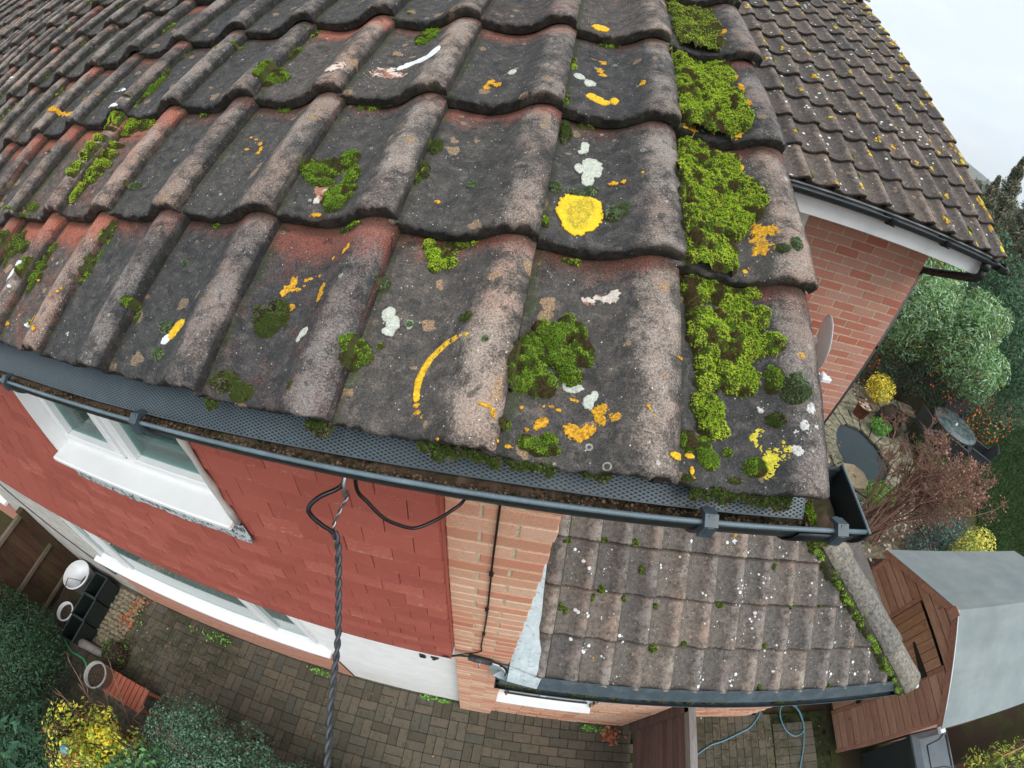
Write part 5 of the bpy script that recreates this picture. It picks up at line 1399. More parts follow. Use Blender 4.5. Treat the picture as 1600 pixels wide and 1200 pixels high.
LICHEN_SPEC = [["big round yellow lichen with a greener middle", "yellow_ring", [[-0.1544, 0.3735, 0.0374, 0.0419], [-0.1577, 0.3547, 0.0247, 0.0293], [-0.1461, 0.3929, 0.0273, 0.023]]], ["orange lichen patch on the verge roll of the second course", "orange", [[0.1277, 0.3951, 0.0159, 0.0246], [0.1282, 0.3641, 0.0171, 0.026], [0.144, 0.3939, 0.0118, 0.0134], [0.1214, 0.4134, 0.0066, 0.014]]], ["lemon yellow lichen growing down the eave verge tile", "lemon", [[0.1175, 0.0685, 0.0155, 0.0164], [0.128, 0.0602, 0.0177, 0.0195], [0.1376, 0.0521, 0.0138, 0.015], [0.1293, 0.0388, 0.0149, 0.0157], [0.1205, 0.0255, 0.0117, 0.0114], [0.1374, 0.0277, 0.0121, 0.0129], [0.1296, 0.0242, 0.0103, 0.0097]]], ["orange yellow lichen below the moss patch, left lobe", "orange", [[-0.1277, 0.0446, 0.0136, 0.0113], [-0.118, 0.0393, 0.0119, 0.0096], [-0.1111, 0.0467, 0.0074, 0.0097], [-0.1038, 0.0474, 0.0058, 0.0081]]], ["orange yellow lichen at the foot of the worn roll", "orange", [[-0.0985, 0.07, 0.0102, 0.0117], [-0.0916, 0.0763, 0.0085, 0.0084], [-0.0818, 0.0666, 0.0081, 0.0082], [-0.0941, 0.062, 0.0085, 0.0082]]], ["yellow lichen tuft left of the patch", "orange", [[-0.1637, 0.0478, 0.0092, 0.0088], [-0.1704, 0.04, 0.0053, 0.0055]]], ["scatter of small yellow flecks", "orange", [[-0.191, 0.061, 0.0038, 0.0032], [-0.1649, 0.0675, 0.0031, 0.0033], [-0.1557, 0.0702, 0.0047, 0.0033], [-0.1464, 0.067, 0.0047, 0.0033], [-0.1821, 0.0351, 0.0045, 0.0031], [-0.1307, 0.0834, 0.0055, 0.0034], [-0.125, 0.0825, 0.0031, 0.0025]]], ["short hooked yellow lichen", "orange", [[-0.2366, 0.0481, 0.0057, 0.0038], [-0.2292, 0.048, 0.0056, 0.0038], [-0.2226, 0.0434, 0.0035, 0.0059], [-0.2201, 0.0379, 0.0028, 0.0037]]], ["yellow flecks near the guard", "orange", [[-0.2825, 0.0134, 0.0034, 0.0046], [-0.2805, 0.0027, 0.0033, 0.0038], [-0.2893, 0.0593, 0.0035, 0.0042], [-0.1994, 0.0102, 0.0066, 0.003], [-0.211, 0.0107, 0.002, 0.0028]]], ["yellow lichen on the red tile", "orange", [[-0.5595, 0.198, 0.0097, 0.009], [-0.5609, 0.1861, 0.0107, 0.0089], [-0.5665, 0.1761, 0.0074, 0.0075], [-0.5446, 0.1855, 0.0085, 0.0056], [-0.5453, 0.1518, 0.012, 0.0074]]], ["thin streak of yellow lichen", "orange", [[-0.4967, 0.1854, 0.0063, 0.0102], [-0.4947, 0.1741, 0.0063, 0.0074], [-0.494, 0.1654, 0.0047, 0.006], [-0.4779, 0.2539, 0.0058, 0.0088], [-0.4815, 0.2478, 0.0062, 0.0073], [-0.5021, 0.2398, 0.0033, 0.0058]]], ["small yellow flecks on the red tile", "orange", [[-0.5378, 0.2017, 0.0062, 0.0047], [-0.5308, 0.2051, 0.0064, 0.0036], [-0.537, 0.1924, 0.0049, 0.0035], [-0.5149, 0.2094, 0.0043, 0.0038]]], ["yellow leaf shaped lichen", "yellow", [[-0.7253, 0.0985, 0.0158, 0.0107], [-0.7314, 0.0887, 0.0166, 0.0103], [-0.734, 0.0799, 0.0135, 0.0078]]], ["long yellow lichen on the third course", "yellow", [[-0.1563, 0.6627, 0.0119, 0.0141], [-0.1439, 0.6562, 0.0142, 0.0141], [-0.1317, 0.6511, 0.0116, 0.0116], [-0.1145, 0.6575, 0.008, 0.0142]]], ["yellow lichen on the fourth course", "yellow", [[-0.1543, 0.9355, 0.0214, 0.0193]]], ["orange lichen flecks on the third course", "orange", [[-0.1382, 0.8141, 0.0107, 0.0123], [-0.1449, 0.7756, 0.0091, 0.0144], [-0.139, 0.758, 0.0102, 0.0112], [-0.066, 0.7046, 0.0072, 0.0102]]], ["orange lichen flecks on the third tile", "orange", [[-0.3473, 0.6753, 0.0095, 0.0123], [-0.3333, 0.6665, 0.0088, 0.0103], [-0.3528, 0.6542, 0.0082, 0.0095]]], ["orange lichen at the foot of the moss bed", "orange", [[0.024, 0.6071, 0.0164, 0.02], [0.046, 0.6012, 0.0186, 0.0154], [0.0713, 0.6225, 0.0033, 0.0066]]], ["orange lichen beside the moss on the third verge tile", "orange", [[0.1365, 0.8293, 0.0105, 0.0136], [0.1431, 0.7801, 0.006, 0.0202], [0.136, 0.715, 0.0116, 0.0183], [0.1454, 0.7221, 0.0083, 0.0138], [0.1129, 0.6229, 0.0119, 0.0166]]], ["orange lichen on the fourth verge tile", "orange", [[0.1346, 1.0202, 0.0115, 0.0183], [0.1219, 1.0027, 0.0093, 0.018], [0.1364, 0.9248, 0.0065, 0.0127]]], ["orange lichen on the verge roll", "orange", [[0.1227, 0.2442, 0.0075, 0.0109], [0.1275, 0.2372, 0.0052, 0.0064]]], ["orange spot on the verge roll", "orange", [[0.1616, 0.211, 0.0053, 0.0061]]], ["orange spot near the silvery cushion", "orange", [[0.1684, 0.1867, 0.0077, 0.008]]], ["yellow flecks near the eave joint", "yellow", [[0.0192, 0.034, 0.0082, 0.004], [-0.006, 0.026, 0.0119, 0.0052], [0.0235, 0.0164, 0.0036, 0.0063], [0.0256, 0.0081, 0.0036, 0.0023], [0.0998, 0.3158, 0.0044, 0.0049], [0.1066, 0.322, 0.0026, 0.0037], [0.1227, 0.5548, 0.0046, 0.0088]]], ["orange flecks at the left eave", "orange", [[-1.1273, 0.0581, 0.0398, 0.012], [-1.0626, 0.0384, 0.0065, 0.0062], [-1.2387, 0.0419, 0.0125, 0.0051], [-1.0507, 0.1165, 0.0048, 0.0035], [-1.0599, 0.105, 0.0053, 0.0037], [-1.048, 0.1241, 0.0029, 0.0035], [-1.2187, 0.1509, 0.0082, 0.0042]]], ["orange arc on the second course", "orange", [[-0.7965, 0.5057, 0.0042, 0.0037], [-0.7817, 0.5008, 0.0059, 0.0039], [-0.7656, 0.4889, 0.005, 0.006], [-0.7552, 0.4743, 0.0061, 0.0083], [-0.7551, 0.4612, 0.006, 0.0061], [-0.7871, 0.4712, 0.0057, 0.0037]]], ["yellow spot", "orange", [[-0.369, 0.3559, 0.0065, 0.0053], [-0.5557, 0.3095, 0.0088, 0.0053], [-0.5644, 0.3064, 0.002, 0.002], [-0.1071, 0.4484, 0.0087, 0.0064], [-0.0909, 0.4508, 0.0046, 0.0048], [-1.6273, 0.6886, 0.1554, 0.0121], [-1.4468, 0.707, 0.0187, 0.0067], [-0.064, 0.4619, 0.0035, 0.0048], [-0.0454, 0.0801, 0.0036, 0.0032]]], ["small orange fleck on the eave roll", "orange", [[-0.0384, 0.0681, 0.0022, 0.0024], [-0.0446, 0.0769, 0.0029, 0.0024], [-0.0038, 0.1529, 0.0073, 0.0027], [-0.27, 0.0688, 0.0025, 0.0025]]], ["large pale grey lichen", "pale", [[-0.1419, 0.4843, 0.019, 0.0274], [-0.1473, 0.4531, 0.0123, 0.0192], [-0.1629, 0.477, 0.0084, 0.0132]]], ["pale teardrop lichen", "pale", [[-0.1574, 0.536, 0.0088, 0.0185], [-0.163, 0.5208, 0.0065, 0.0071]]], ["pale half moon lichen", "pale", [[-0.3909, 0.1609, 0.0099, 0.0136], [-0.3815, 0.1499, 0.01, 0.0134], [-0.3845, 0.1362, 0.0098, 0.0074]]], ["pale button lichen", "pale", [[-0.3592, 0.1528, 0.0069, 0.0077]]], ["broken white lichen on the eave tile", "pinkwhite", [[-0.1261, 0.2329, 0.0105, 0.0076], [-0.1143, 0.2405, 0.007, 0.0055], [-0.1003, 0.2366, 0.01, 0.0076], [-0.0906, 0.2418, 0.0088, 0.011]]], ["pale lichen under the moss patch", "pale", [[-0.1326, 0.1004, 0.0143, 0.0087], [-0.111, 0.0833, 0.0076, 0.0119], [-0.1055, 0.0907, 0.006, 0.0086]]], ["pale oval lichen on the red roll", "pale", [[-0.4958, 0.1113, 0.0106, 0.0097], [-0.5001, 0.104, 0.0076, 0.0085]]], ["white and red lichen by the moss bed", "pinkwhite", [[0.1346, 0.2901, 0.0099, 0.0093]]], ["white crust on the verge roll", "speckwhite", [[0.1632, 0.0871, 0.0126, 0.0138], [0.1516, 0.0806, 0.0089, 0.0068], [0.1537, 0.0533, 0.0088, 0.0116], [0.149, 0.0288, 0.01, 0.0064], [0.1772, 0.1103, 0.009, 0.0109], [0.1339, 0.2238, 0.0044, 0.0063], [0.1507, 0.2068, 0.004, 0.0082], [0.1153, 0.1085, 0.0087, 0.0072], [0.1823, 0.0894, 0.0058, 0.007]]], ["pale splash on the crest", "pinkwhite", [[-0.6552, 0.6516, 0.0186, 0.0162], [-0.6425, 0.6608, 0.0086, 0.0103]]], ["pink and tan crust", "pinkwhite", [[-0.5718, 0.6945, 0.0305, 0.0231], [-0.5468, 0.6824, 0.0259, 0.0134]]], ["white dropping streak", "white", [[-0.4755, 0.7302, 0.0163, 0.0269], [-0.4847, 0.723, 0.0199, 0.0175], [-0.5066, 0.7311, 0.0223, 0.0118], [-0.5233, 0.7286, 0.0196, 0.0105], [-0.5362, 0.7199, 0.0154, 0.0095], [-0.5447, 0.7115, 0.0081, 0.0059]]], ["white dropping near the ridge", "white", [[-2.4639, 1.0622, 0.1338, 0.0072], [-2.4762, 1.0427, 0.1467, 0.002]]], ["pale lichen on the third tile", "pale", [[-0.1852, 0.7275, 0.0123, 0.0131], [-0.1626, 0.7118, 0.0136, 0.0154], [-0.3148, 0.7153, 0.0095, 0.0118], [0.0261, 0.5687, 0.0067, 0.006]]], ["small white flecks", "white", [[-1.1592, 0.0503, 0.0243, 0.0057], [-1.2847, 0.1711, 0.0178, 0.0075], [-1.3106, 0.1441, 0.0367, 0.0181], [-1.2617, 0.1148, 0.0065, 0.004], [-0.9989, 0.049, 0.0068, 0.0057], [-0.7444, 0.0718, 0.0111, 0.0097], [-1.2766, 0.6109, 0.0179, 0.0082], [-1.4251, 0.7505, 0.0289, 0.0124]]], ["pale scrape on the second course", "pinkwhite", [[-0.5688, 0.3636, 0.0159, 0.0173], [-0.5656, 0.3432, 0.009, 0.0111]]]]
ARC_SPEC = [[[-0.2753, 0.1384], [-0.2892, 0.1363], [-0.301, 0.1288], [-0.3099, 0.1176], [-0.3176, 0.1053], [-0.3227, 0.0911], [-0.3255, 0.0755], [-0.3244, 0.0616], [-0.3218, 0.049]], [[-0.319, 0.0417], [-0.3157, 0.0329], [-0.3073, 0.0278], [-0.2978, 0.0246], [-0.2899, 0.0217]]]

# ------------------------------------------------------------------ moss and lichen
PAL = {   # (tip colours, weights)
    'bright': [((.30, .44, .03), .36), ((.46, .56, .06), .36), ((.13, .27, .018), .20), ((.085, .042, .024), .22)],
    'mixed': [((.14, .26, .02), .36), ((.24, .38, .035), .22), ((.07, .13, .014), .22), ((.075, .042, .025), .20)],
    'dark': [((.05, .085, .018), .45), ((.10, .15, .035), .2), ((.035, .03, .018), .25), ((.16, .17, .11), .10)],
    'grey': [((.085, .14, .07), .45), ((.16, .23, .13), .30), ((.045, .08, .03), .15), ((.28, .33, .24), .10)]}
def dome_field(x, s, ells, H, seed, gauge=None):
    P = np.stack([x, s], 1)
    wob = (fbm(P*55, seed, 3)-.5) + .5*(fbm(P*190, seed+40, 2)-.5)
    h = np.zeros(len(x)); idx = np.full(len(x), -1)
    for i, (cx, cs, rx, r_s) in enumerate(ells):
        d2 = ((x-cx)/rx)**2 + ((s-cs)/r_s)**2
        v = (1.30 if len(ells) > 8 else 1.08) - d2 + wob*1.5
        hh = np.sqrt(np.clip(v, 0, 1)) * H * min(1.0, .45 + min(rx, r_s)/.022)
        m = hh > h
        if gauge: m &= np.floor(s/gauge) == math.floor(cs/gauge)
        h = np.where(m, hh, h); idx = np.where(m, i, idx)
    lump = np.abs(fbm(P*150, seed+7, 2)-.5)*2
    h = h * (.55 + .75*(1-lump)) * (.75 + .6*fbm(P*34, seed+60, 2))
    return h, idx
def moss_arrays(ells, H, pal, seed, sf=surf, step=.0019, blade=.0042, base=True, nb=4, pals=None):
    ells = np.array(ells, float)
    r = np.random.default_rng(seed)
    x0, x1 = (ells[:, 0]-ells[:, 2]).min()-.005, (ells[:, 0]+ells[:, 2]).max()+.005
    s0, s1 = (ells[:, 1]-ells[:, 3]).min()-.005, (ells[:, 1]+ells[:, 3]).max()+.005
    Vs, Fs, Cs = [], [], []
    gauge = getattr(sf, 'gauge', None)
    def hh(x, s): return dome_field(x, s, ells, H, seed, gauge)
    def zz(x, s): return sf(x, s)
    if base:
        g = max(.0026, step)
        X, S = np.meshgrid(np.arange(x0, x1, g), np.arange(s0, s1, g))
        nx, ny = X.shape[1], X.shape[0]
        h, _ = hh(X.ravel(), S.ravel())
        keep = (h > 0).reshape(ny, nx)
        z = zz(X.ravel(), S.ravel()) + np.where(h > 0, np.maximum(h-.0015, .0003), -.002)
        V = np.stack([X.ravel(), S.ravel(), z], 1)
        q = keep[:-1, :-1] | keep[1:, :-1] | keep[:-1, 1:] | keep[1:, 1:]
        s0_ = zz(X.ravel(), S.ravel()).reshape(ny, nx)
        q &= np.abs(s0_[1:, :-1]-s0_[:-1, :-1]) < .008
        rr, cc = np.nonzero(q); a = rr*nx+cc
        F = np.stack([a, a+1, a+nx+1, a+nx], 1)
        used = np.unique(F); mp = np.full(len(V), -1); mp[used] = np.arange(len(used))
        V = V[used]; F = mp[F]
        b = fbm(V[:, :2]*90, seed+3, 2)[:, None]
        col = np.array([[.03, .036, .012]])*(1-b) + np.array([[.075, .075, .028]])*b
        t = np.stack([F[:, [0, 1, 2]], F[:, [0, 2, 3]]], 1).reshape(-1, 3)
        Vs.append(V); Fs.append(t); Cs.append(col)
    X, S = np.meshgrid(np.arange(x0, x1, step), np.arange(s0, s1, step))
    x = X.ravel() + r.uniform(-.5, .5, X.size)*step; s = S.ravel() + r.uniform(-.5, .5, X.size)*step
    h, idx = hh(x, s); k = h > .0012
    x, s, h, idx = x[k], s[k], h[k], idx[k]
    if len(x):
        e = .0015
        dx = ((hh(x+e, s)[0]+zz(x+e, s)) - (hh(x-e, s)[0]+zz(x-e, s)))/(2*e)
        ds = ((hh(x, s+e)[0]+zz(x, s+e)) - (hh(x, s-e)[0]+zz(x, s-e)))/(2*e)
        N = np.stack([-np.clip(dx, -1.5, 1.5), -np.clip(ds, -1.5, 1.5), np.ones(len(x))], 1)
        z = zz(x, s) + h - .0008
        pl = PAL[pal]; cols = np.array([c for c, w in pl]); ws = np.array([w for c, w in pl])
        # patches of one colour, not confetti
        f = fbm(np.stack([x, s], 1)*62, seed+11, 2); f = (np.argsort(np.argsort(f))+.5)/len(f)
        f = np.clip(f + r.uniform(-.10, .10, len(f)), 0, .9999)
        ci = np.searchsorted(np.cumsum(ws)/ws.sum(), f)
        ci = np.minimum(ci, len(cols)-1)
        tc = cols[ci] * r.uniform(.75, 1.3, (len(x), 1))
        bl = []
        for j in range(nb):
            a = 2*math.pi*j/nb; w = .30
            ca, sa = math.cos(a), math.sin(a)
            bl += [[ca*.05 - sa*w*.5, sa*.05 + ca*w*.5, 0], [ca*.05 + sa*w*.5, sa*.05 - ca*w*.5, 0], [ca*.62, sa*.62, .62]]
        B = np.array(bl); Fb = np.arange(nb*3).reshape(-1, 3)
        R = frames(N + r.normal(0, .28, N.shape), r.uniform(0, 6.3, len(x))) * (blade*r.uniform(.6, 1.25, len(x)))[:, None, None]
        V, F = instance_np(B, Fb, R, np.stack([x, s, z], 1))
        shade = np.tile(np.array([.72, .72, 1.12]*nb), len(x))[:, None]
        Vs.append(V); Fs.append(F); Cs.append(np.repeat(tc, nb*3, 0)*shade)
    V, F = join_np(list(zip(Vs, Fs)))
    return V, F, np.concatenate(Cs)
def roof_place(V, org, pitch=PITCH, base=(0, 0, 0)):
    """roof coordinates -> (object origin in the world, vertices about it in roof axes)"""
    c, s = math.cos(pitch), math.sin(pitch)
    o = (base[0]+org[0], base[1] + org[1]*c - org[2]*s, base[2] + org[1]*s + org[2]*c)
    return o, V - np.array(org)
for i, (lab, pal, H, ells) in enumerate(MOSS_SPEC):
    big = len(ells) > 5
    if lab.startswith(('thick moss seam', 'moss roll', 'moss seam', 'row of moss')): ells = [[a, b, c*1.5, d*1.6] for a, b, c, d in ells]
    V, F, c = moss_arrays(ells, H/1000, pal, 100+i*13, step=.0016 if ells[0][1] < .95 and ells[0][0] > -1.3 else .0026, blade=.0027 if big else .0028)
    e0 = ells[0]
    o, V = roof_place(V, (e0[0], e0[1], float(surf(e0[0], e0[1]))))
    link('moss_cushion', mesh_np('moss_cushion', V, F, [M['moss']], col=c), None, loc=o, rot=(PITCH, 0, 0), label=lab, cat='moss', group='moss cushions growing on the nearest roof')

LCOL = {'orange': ((.68, .37, .03), (.36, .17, .02)), 'yellow': ((.74, .46, .03), (.50, .27, .02)), 'lemon': ((.68, .58, .06), (.42, .35, .03)),
        'yellow_ring': ((.76, .52, .03), (.36, .30, .04)), 'pale': ((.50, .53, .46), (.36, .38, .33)), 'white': ((.74, .76, .76), (.60, .62, .62)),
        'pinkwhite': ((.58, .52, .46), (.34, .17, .12)), 'speckwhite': ((.56, .56, .54), (.30, .29, .27))}
def lichen_arrays(ells, kind, seed, sf=surf, g=.0011, ragged=1.0, th=.0011):
    ells = np.array(ells, float)
    x0, x1 = (ells[:, 0]-ells[:, 2]).min()-.004, (ells[:, 0]+ells[:, 2]).max()+.004
    s0, s1 = (ells[:, 1]-ells[:, 3]).min()-.004, (ells[:, 1]+ells[:, 3]).max()+.004
    X, S = np.meshgrid(np.arange(x0, x1, g), np.arange(s0, s1, g)); ny, nx = X.shape
    x, s = X.ravel(), S.ravel(); P = np.stack([x, s], 1)
    v = np.full(len(x), -9.)
    for cx, cs, rx, r_s in ells:
        vv_ = 1 - np.sqrt(((x-cx)/rx)**2 + ((s-cs)/r_s)**2)
        if getattr(sf, 'gauge', None): vv_ = np.where(np.floor(s/sf.gauge) == math.floor(cs/sf.gauge), vv_, -9)
        v = np.maximum(v, vv_)
    n1 = fbm(P*170, seed, 3)-.5; n2 = fbm(P*520, seed+5, 2)-.5
    rg = {'yellow_ring': .25, 'pale': .35, 'white': .25, 'yellow': .4, 'lemon': .45}.get(kind, 1.1)*ragged
    m = v + n1*rg + n2*.35*rg
    if kind == 'speckwhite': m = m - .15 - np.clip(n2*3, 0, 1)*.5
    if kind == 'orange': m = m - np.clip((n2-.0)*3.0, 0, .6)*.55
    k = (m > .02).reshape(ny, nx)
    q = k[:-1, :-1] & k[1:, :-1] & k[:-1, 1:] & k[1:, 1:]
    rr, cc = np.nonzero(q)
    if not len(rr): return None
    a = rr*nx+cc; F = np.stack([a, a+1, a+nx+1, a+nx], 1)
    up = .0005 + th*1.5*np.clip(m*4, 0, 1)*(.15+1.2*(n2+.5)) + (th*.8 if kind in ('yellow_ring',) else 0)*np.clip(1-np.abs(m-.16)*6, 0, 1)
    z = sf(x, s) + up
    V = np.stack([x, s, z], 1)
    used = np.unique(F); mp = np.full(len(V), -1); mp[used] = np.arange(len(used))
    A, B = map(np.array, LCOL[kind])
    if kind == 'yellow_ring': t = np.clip((m-.30)*3.2, 0, 1) * np.clip(.7 + n2*2, 0, 1)
    elif kind == 'orange': t = np.clip((n2+.12)*3.2, 0, 1)
    elif kind == 'pinkwhite': t = np.clip((fbm(P*110, seed+9, 2)-.45)*7, 0, 1)
    else: t = np.clip((n2+.05)*2.5, 0, 1)
    col = A*(1-t[:, None]) + B*t[:, None]
    col = col*(.62+.45*fbm(P*900, seed+2, 2)+.40*fbm(P*260, seed+12, 2))[:, None]
    V = V[used]; col = col[used]; F = mp[F]
    # skirt at the border so that a crust has an edge
    e = np.concatenate([F[:, [0, 1]], F[:, [1, 2]], F[:, [2, 3]], F[:, [3, 0]]])
    es = np.sort(e, 1); key = es[:, 0]*len(V)+es[:, 1]
    _, inv, cnt = np.unique(key, return_inverse=True, return_counts=True)
    be = e[cnt[inv] == 1]
    low = V.copy(); low[:, 2] -= .0022
    F2 = np.stack([be[:, 1], be[:, 0], be[:, 0]+len(V), be[:, 1]+len(V)], 1)
    return np.concatenate([V, low]), np.concatenate([F, F2]), np.concatenate([col, col*.7])
def add_lichen(parts, label, parent=roof, name='lichen_patch'):
    parts = [p for p in parts if p is not None]
    if not parts: return
    V, F = join_np([(p[0], p[1]) for p in parts])
    link(name, mesh_np(name, V, F, [M['lichen']], smooth=True, col=np.concatenate([p[2] for p in parts])), parent, label=label)
for i, (lab, kind, ells) in enumerate(LICHEN_SPEC):
    far_ = ells[0][1] > 1.0 or ells[0][0] < -1.2
    add_lichen([lichen_arrays(ells, kind, 500+i*3, g=.0016 if far_ else .0011, ragged=.4 if len(ells) > 3 and max(e[2] for e in ells) < .008 else .55 if kind == 'lemon' else 1.0)], lab)
arcp = np.array(ARC_SPEC[0]); arc_e = []
for i in range(len(arcp)-1):
    for t in np.linspace(0, 1, 8, endpoint=False):
        p = arcp[i]*(1-t) + arcp[i+1]*t; arc_e.append([p[0], p[1], .0052, .0052])
arc2 = [[p[0], p[1], .006, .005] for p in ARC_SPEC[1]]
add_lichen([lichen_arrays(arc_e, 'yellow', 901, ragged=.5), lichen_arrays(arc2, 'orange', 905, ragged=.7)], 'curved yellow lichen arc on the worn roll of an eave tile')

# moss in joints, under noses, and small dabs: too many to count
rg_ = np.random.default_rng(12)
E1 = []
for r in range(0, 12):
    for c in range(0, 26):
        x = -(c)*TW
        if x < -.2 - .62*(r+2): continue
        far_ = r > 3 or c > 8
        for k in range(rg_.integers(0, 3)):
            if rg_.random() < .55:
                s = r*TG + rg_.uniform(.01, TG-.03); L_ = rg_.uniform(.008, .045)
                for t in np.arange(0, L_, .010): E1.append([x+.006+rg_.normal(0, .0015), s+t, rg_.uniform(.0035, .0075), rg_.uniform(.006, .012)])
        if rg_.random() < .5:                       # under the nose of the next course
            xx = x - TW + rg_.uniform(.03, .12)
            for t in range(rg_.integers(1, 5)): E1.append([xx + t*.011, (r+1)*TG - rg_.uniform(.0, .006), .009, rg_.uniform(.004, .009)])
        if rg_.random() < .4: E1.append([x - TW + rg_.uniform(.02, .18), r*TG + rg_.uniform(.03, .27), *(rg_.uniform(.003, .006)*np.ones(2))])
near_e = [e for e in E1 if e[1] < .95 and e[0] > -1.0]; far_e = [e for e in E1 if not (e[1] < .95 and e[0] > -1.0)]
def moss_many(ells, H, pal, seed, step, blade, **k):
    """ellipse by ellipse, so that far-apart dabs cost no empty grid"""
    ps = [moss_arrays([e], H, pal if pal != 'any' else ('mixed', 'bright', 'dark', 'mixed')[i % 4], seed+i, step=step, blade=blade, **k) for i, e in enumerate(ells)]
    ps = [p for p in ps if len(p[0])]
    V, F = join_np([(p[0], p[1]) for p in ps]); return V, F, np.concatenate([p[2] for p in ps])
V, F, c = moss_many(near_e, .006, 'any', 3000, .0022, .0034)
V2, F2, c2 = moss_many(far_e, .008, 'any', 6000, .0045, .0065)
V, F = join_np([(V, F), (V2, F2)])
link('moss_in_joints', mesh_np('moss_in_joints', V, F, [M['moss']], col=np.concatenate([c, c2])), None, rot=(PITCH, 0, 0), label='thin green moss lining the joints between roof tiles', cat='moss', kind='stuff')
# moss hanging off the eave over the guard
def sf_eave(x, s): return np.where(s < 0, -.026 + s*.4, -.028)
ee = []
for xx, w in ((-.30, .03), (-.24, .02), (-.19, .03), (-.10, .012), (.035, .02), (.062, .022), (.09, .03), (.12, .03), (.145, .015), (-.62, .01), (-.45, .012)):
    for t in range(int(w/.006)+1): ee.append([xx + t*.009, -.004 + rg_.uniform(-.004, .004), rg_.uniform(.006, .010), rg_.uniform(.006, .011)])
V, F, c = moss_many(ee, .007, 'dark', 8000, .0022, .0045, sf=sf_eave)
link('eave_moss', mesh_np('eave_moss', V, F, [M['moss']], col=c), None, rot=(PITCH, 0, 0), label='ragged moss fringe hanging under the eave tile noses', cat='moss', kind='stuff')
# clump in the gutter end
def sf_g(x, s): return np.full(np.shape(x), 0.)
for e, lab, pal in (([[.250, .022, .011, .014], [.258, .045, .010, .012], [.246, .055, .009, .010]], 'green and rusty moss clump in the gutter beside the stop end', 'mixed'),
                    ([[.275, -.004, .012, .010], [.262, -.008, .009, .008]], 'low green moss tuft in the gutter by the last bracket', 'mixed')):
    V, F, c = moss_arrays(e, .016, pal, 77, sf=sf_g, step=.0022, blade=.006)
    link('moss_cushion', mesh_np('moss_cushion', V, F, [M['moss']], col=c), None, loc=(0, .01, GZ-.046), label=lab, cat='moss')

# growth on the set back roof: yellow lichen along the roll sides, a few green dabs
def surf2(x, s):
    r = np.floor(np.asarray(s)/G2); return prof((np.asarray(x)/W2) % 1.0) - DROP*(s - r*G2)/G2
surf2.gauge = G2
le, me_ = [], []
for r in range(13):
    for c in range(17):
        x = -c*W2; s = r*G2
        p = .9 if c < 3 else .65
        if rg_.random() < p:
            q = rg_.integers(2, 6); bx = x - rg_.uniform(.01, .07) if rg_.random() < .7 else x - rg_.uniform(0, .2); bs = s + rg_.uniform(.01, .15)
            for t in range(q): le.append([bx + rg_.normal(0, .008), bs + t*.013, rg_.uniform(.009, .021), rg_.uniform(.011, .024)])
        if c == 0:
            for t in range(7): le.append([-rg_.uniform(.0, .07), s + rg_.uniform(.0, .28), rg_.uniform(.010, .026), rg_.uniform(.02, .045)])
        if rg_.random() < .45:
            bx = x + .01; bs = s + rg_.uniform(.02, .24)
            for t in range(rg_.integers(1, 4)): me_.append([bx + rg_.normal(0, .004), bs + t*.014, rg_.uniform(.010, .02), rg_.uniform(.014, .026)])
for nm, L_, kind in (('yellow', le, 'orange'), ):
    ps = [lichen_arrays([e], kind if i % 3 else 'lemon', 1200+i, sf=surf2, g=.0045, ragged=.8, th=.0016) for i, e in enumerate(L_)]
    add_lichen(ps, 'yellow lichen dots along the rolls', r2, 'lichen_spots')
wh = [[-rg_.uniform(0, 3.4), rg_.uniform(0, 4.0), *(rg_.uniform(.006, .015)*np.ones(2))] for _ in range(800)]
add_lichen([lichen_arrays([e], 'white', 2200+i, sf=surf2, g=.004, th=.001) for i, e in enumerate(wh)], 'white lichen dots', r2, 'lichen_spots')
for o in r2.children:
    if o.name.startswith('lichen_spots'): o['kind'] = 'stuff'
V, F, c = moss_many(me_, .012, 'mixed', 9000, .006, .010, sf=surf2)
link('roof_moss', mesh_np('roof_moss', V, F, [M['moss']], col=c), None, loc=(3.106, 2.267, .072), rot=(P2, 0, 0), label='moss dabs in the joints of the set back roof', cat='moss', kind='stuff')
# growth on the low roof
def surf3(x, s):
    r = np.floor(np.asarray(s)/EG); return prof((np.asarray(x)/EW) % 1.0) - DROP*(s - r*EG)/EG
surf3.gauge = EG
me_, wh, oe = [], [], []
for r in range(6):
    for c in range(14):
        x = c*EW; s = r*EG
        if x > hipx(s): continue
        if rg_.random() < (.8 if c < 5 and r > 0 else .35):
            bx = x + rg_.choice([.008, .03, .06, .09]); bs = s + rg_.choice([.0, .28, .26, .15]) + rg_.uniform(0, .02)
            for t in range(rg_.integers(1, 5)): me_.append([bx + rg_.normal(0, .012), bs + rg_.normal(0, .010), rg_.uniform(.010, .024), rg_.uniform(.010, .026)])
        for q in range(rg_.integers(1, 5) + 2*(c > 5)):
            wx, ws_ = x + rg_.uniform(0, EW), s + rg_.uniform(0, EG)
            for k in range(rg_.integers(1, 7)): wh.append([wx + rg_.normal(0, .022), ws_ + rg_.normal(0, .03), *(rg_.choice([.0025, .004, .006, .009, .013], p=[.3, .3, .2, .14, .06])*np.ones(2))])
        if rg_.random() < (.45 if c > 9 else .1):
            oe.append([x + rg_.uniform(0, EW), s + rg_.uniform(0, EG), rg_.uniform(.006, .014), rg_.uniform(.008, .018)])
wh = [e for e in wh if e[0] < hipx(e[1]) - .12 and e[1] > 0]; oe = [e for e in oe if e[0] < hipx(e[1]) - .12]; me_ = [e for e in me_ if e[0] < hipx(e[1]) - .14]
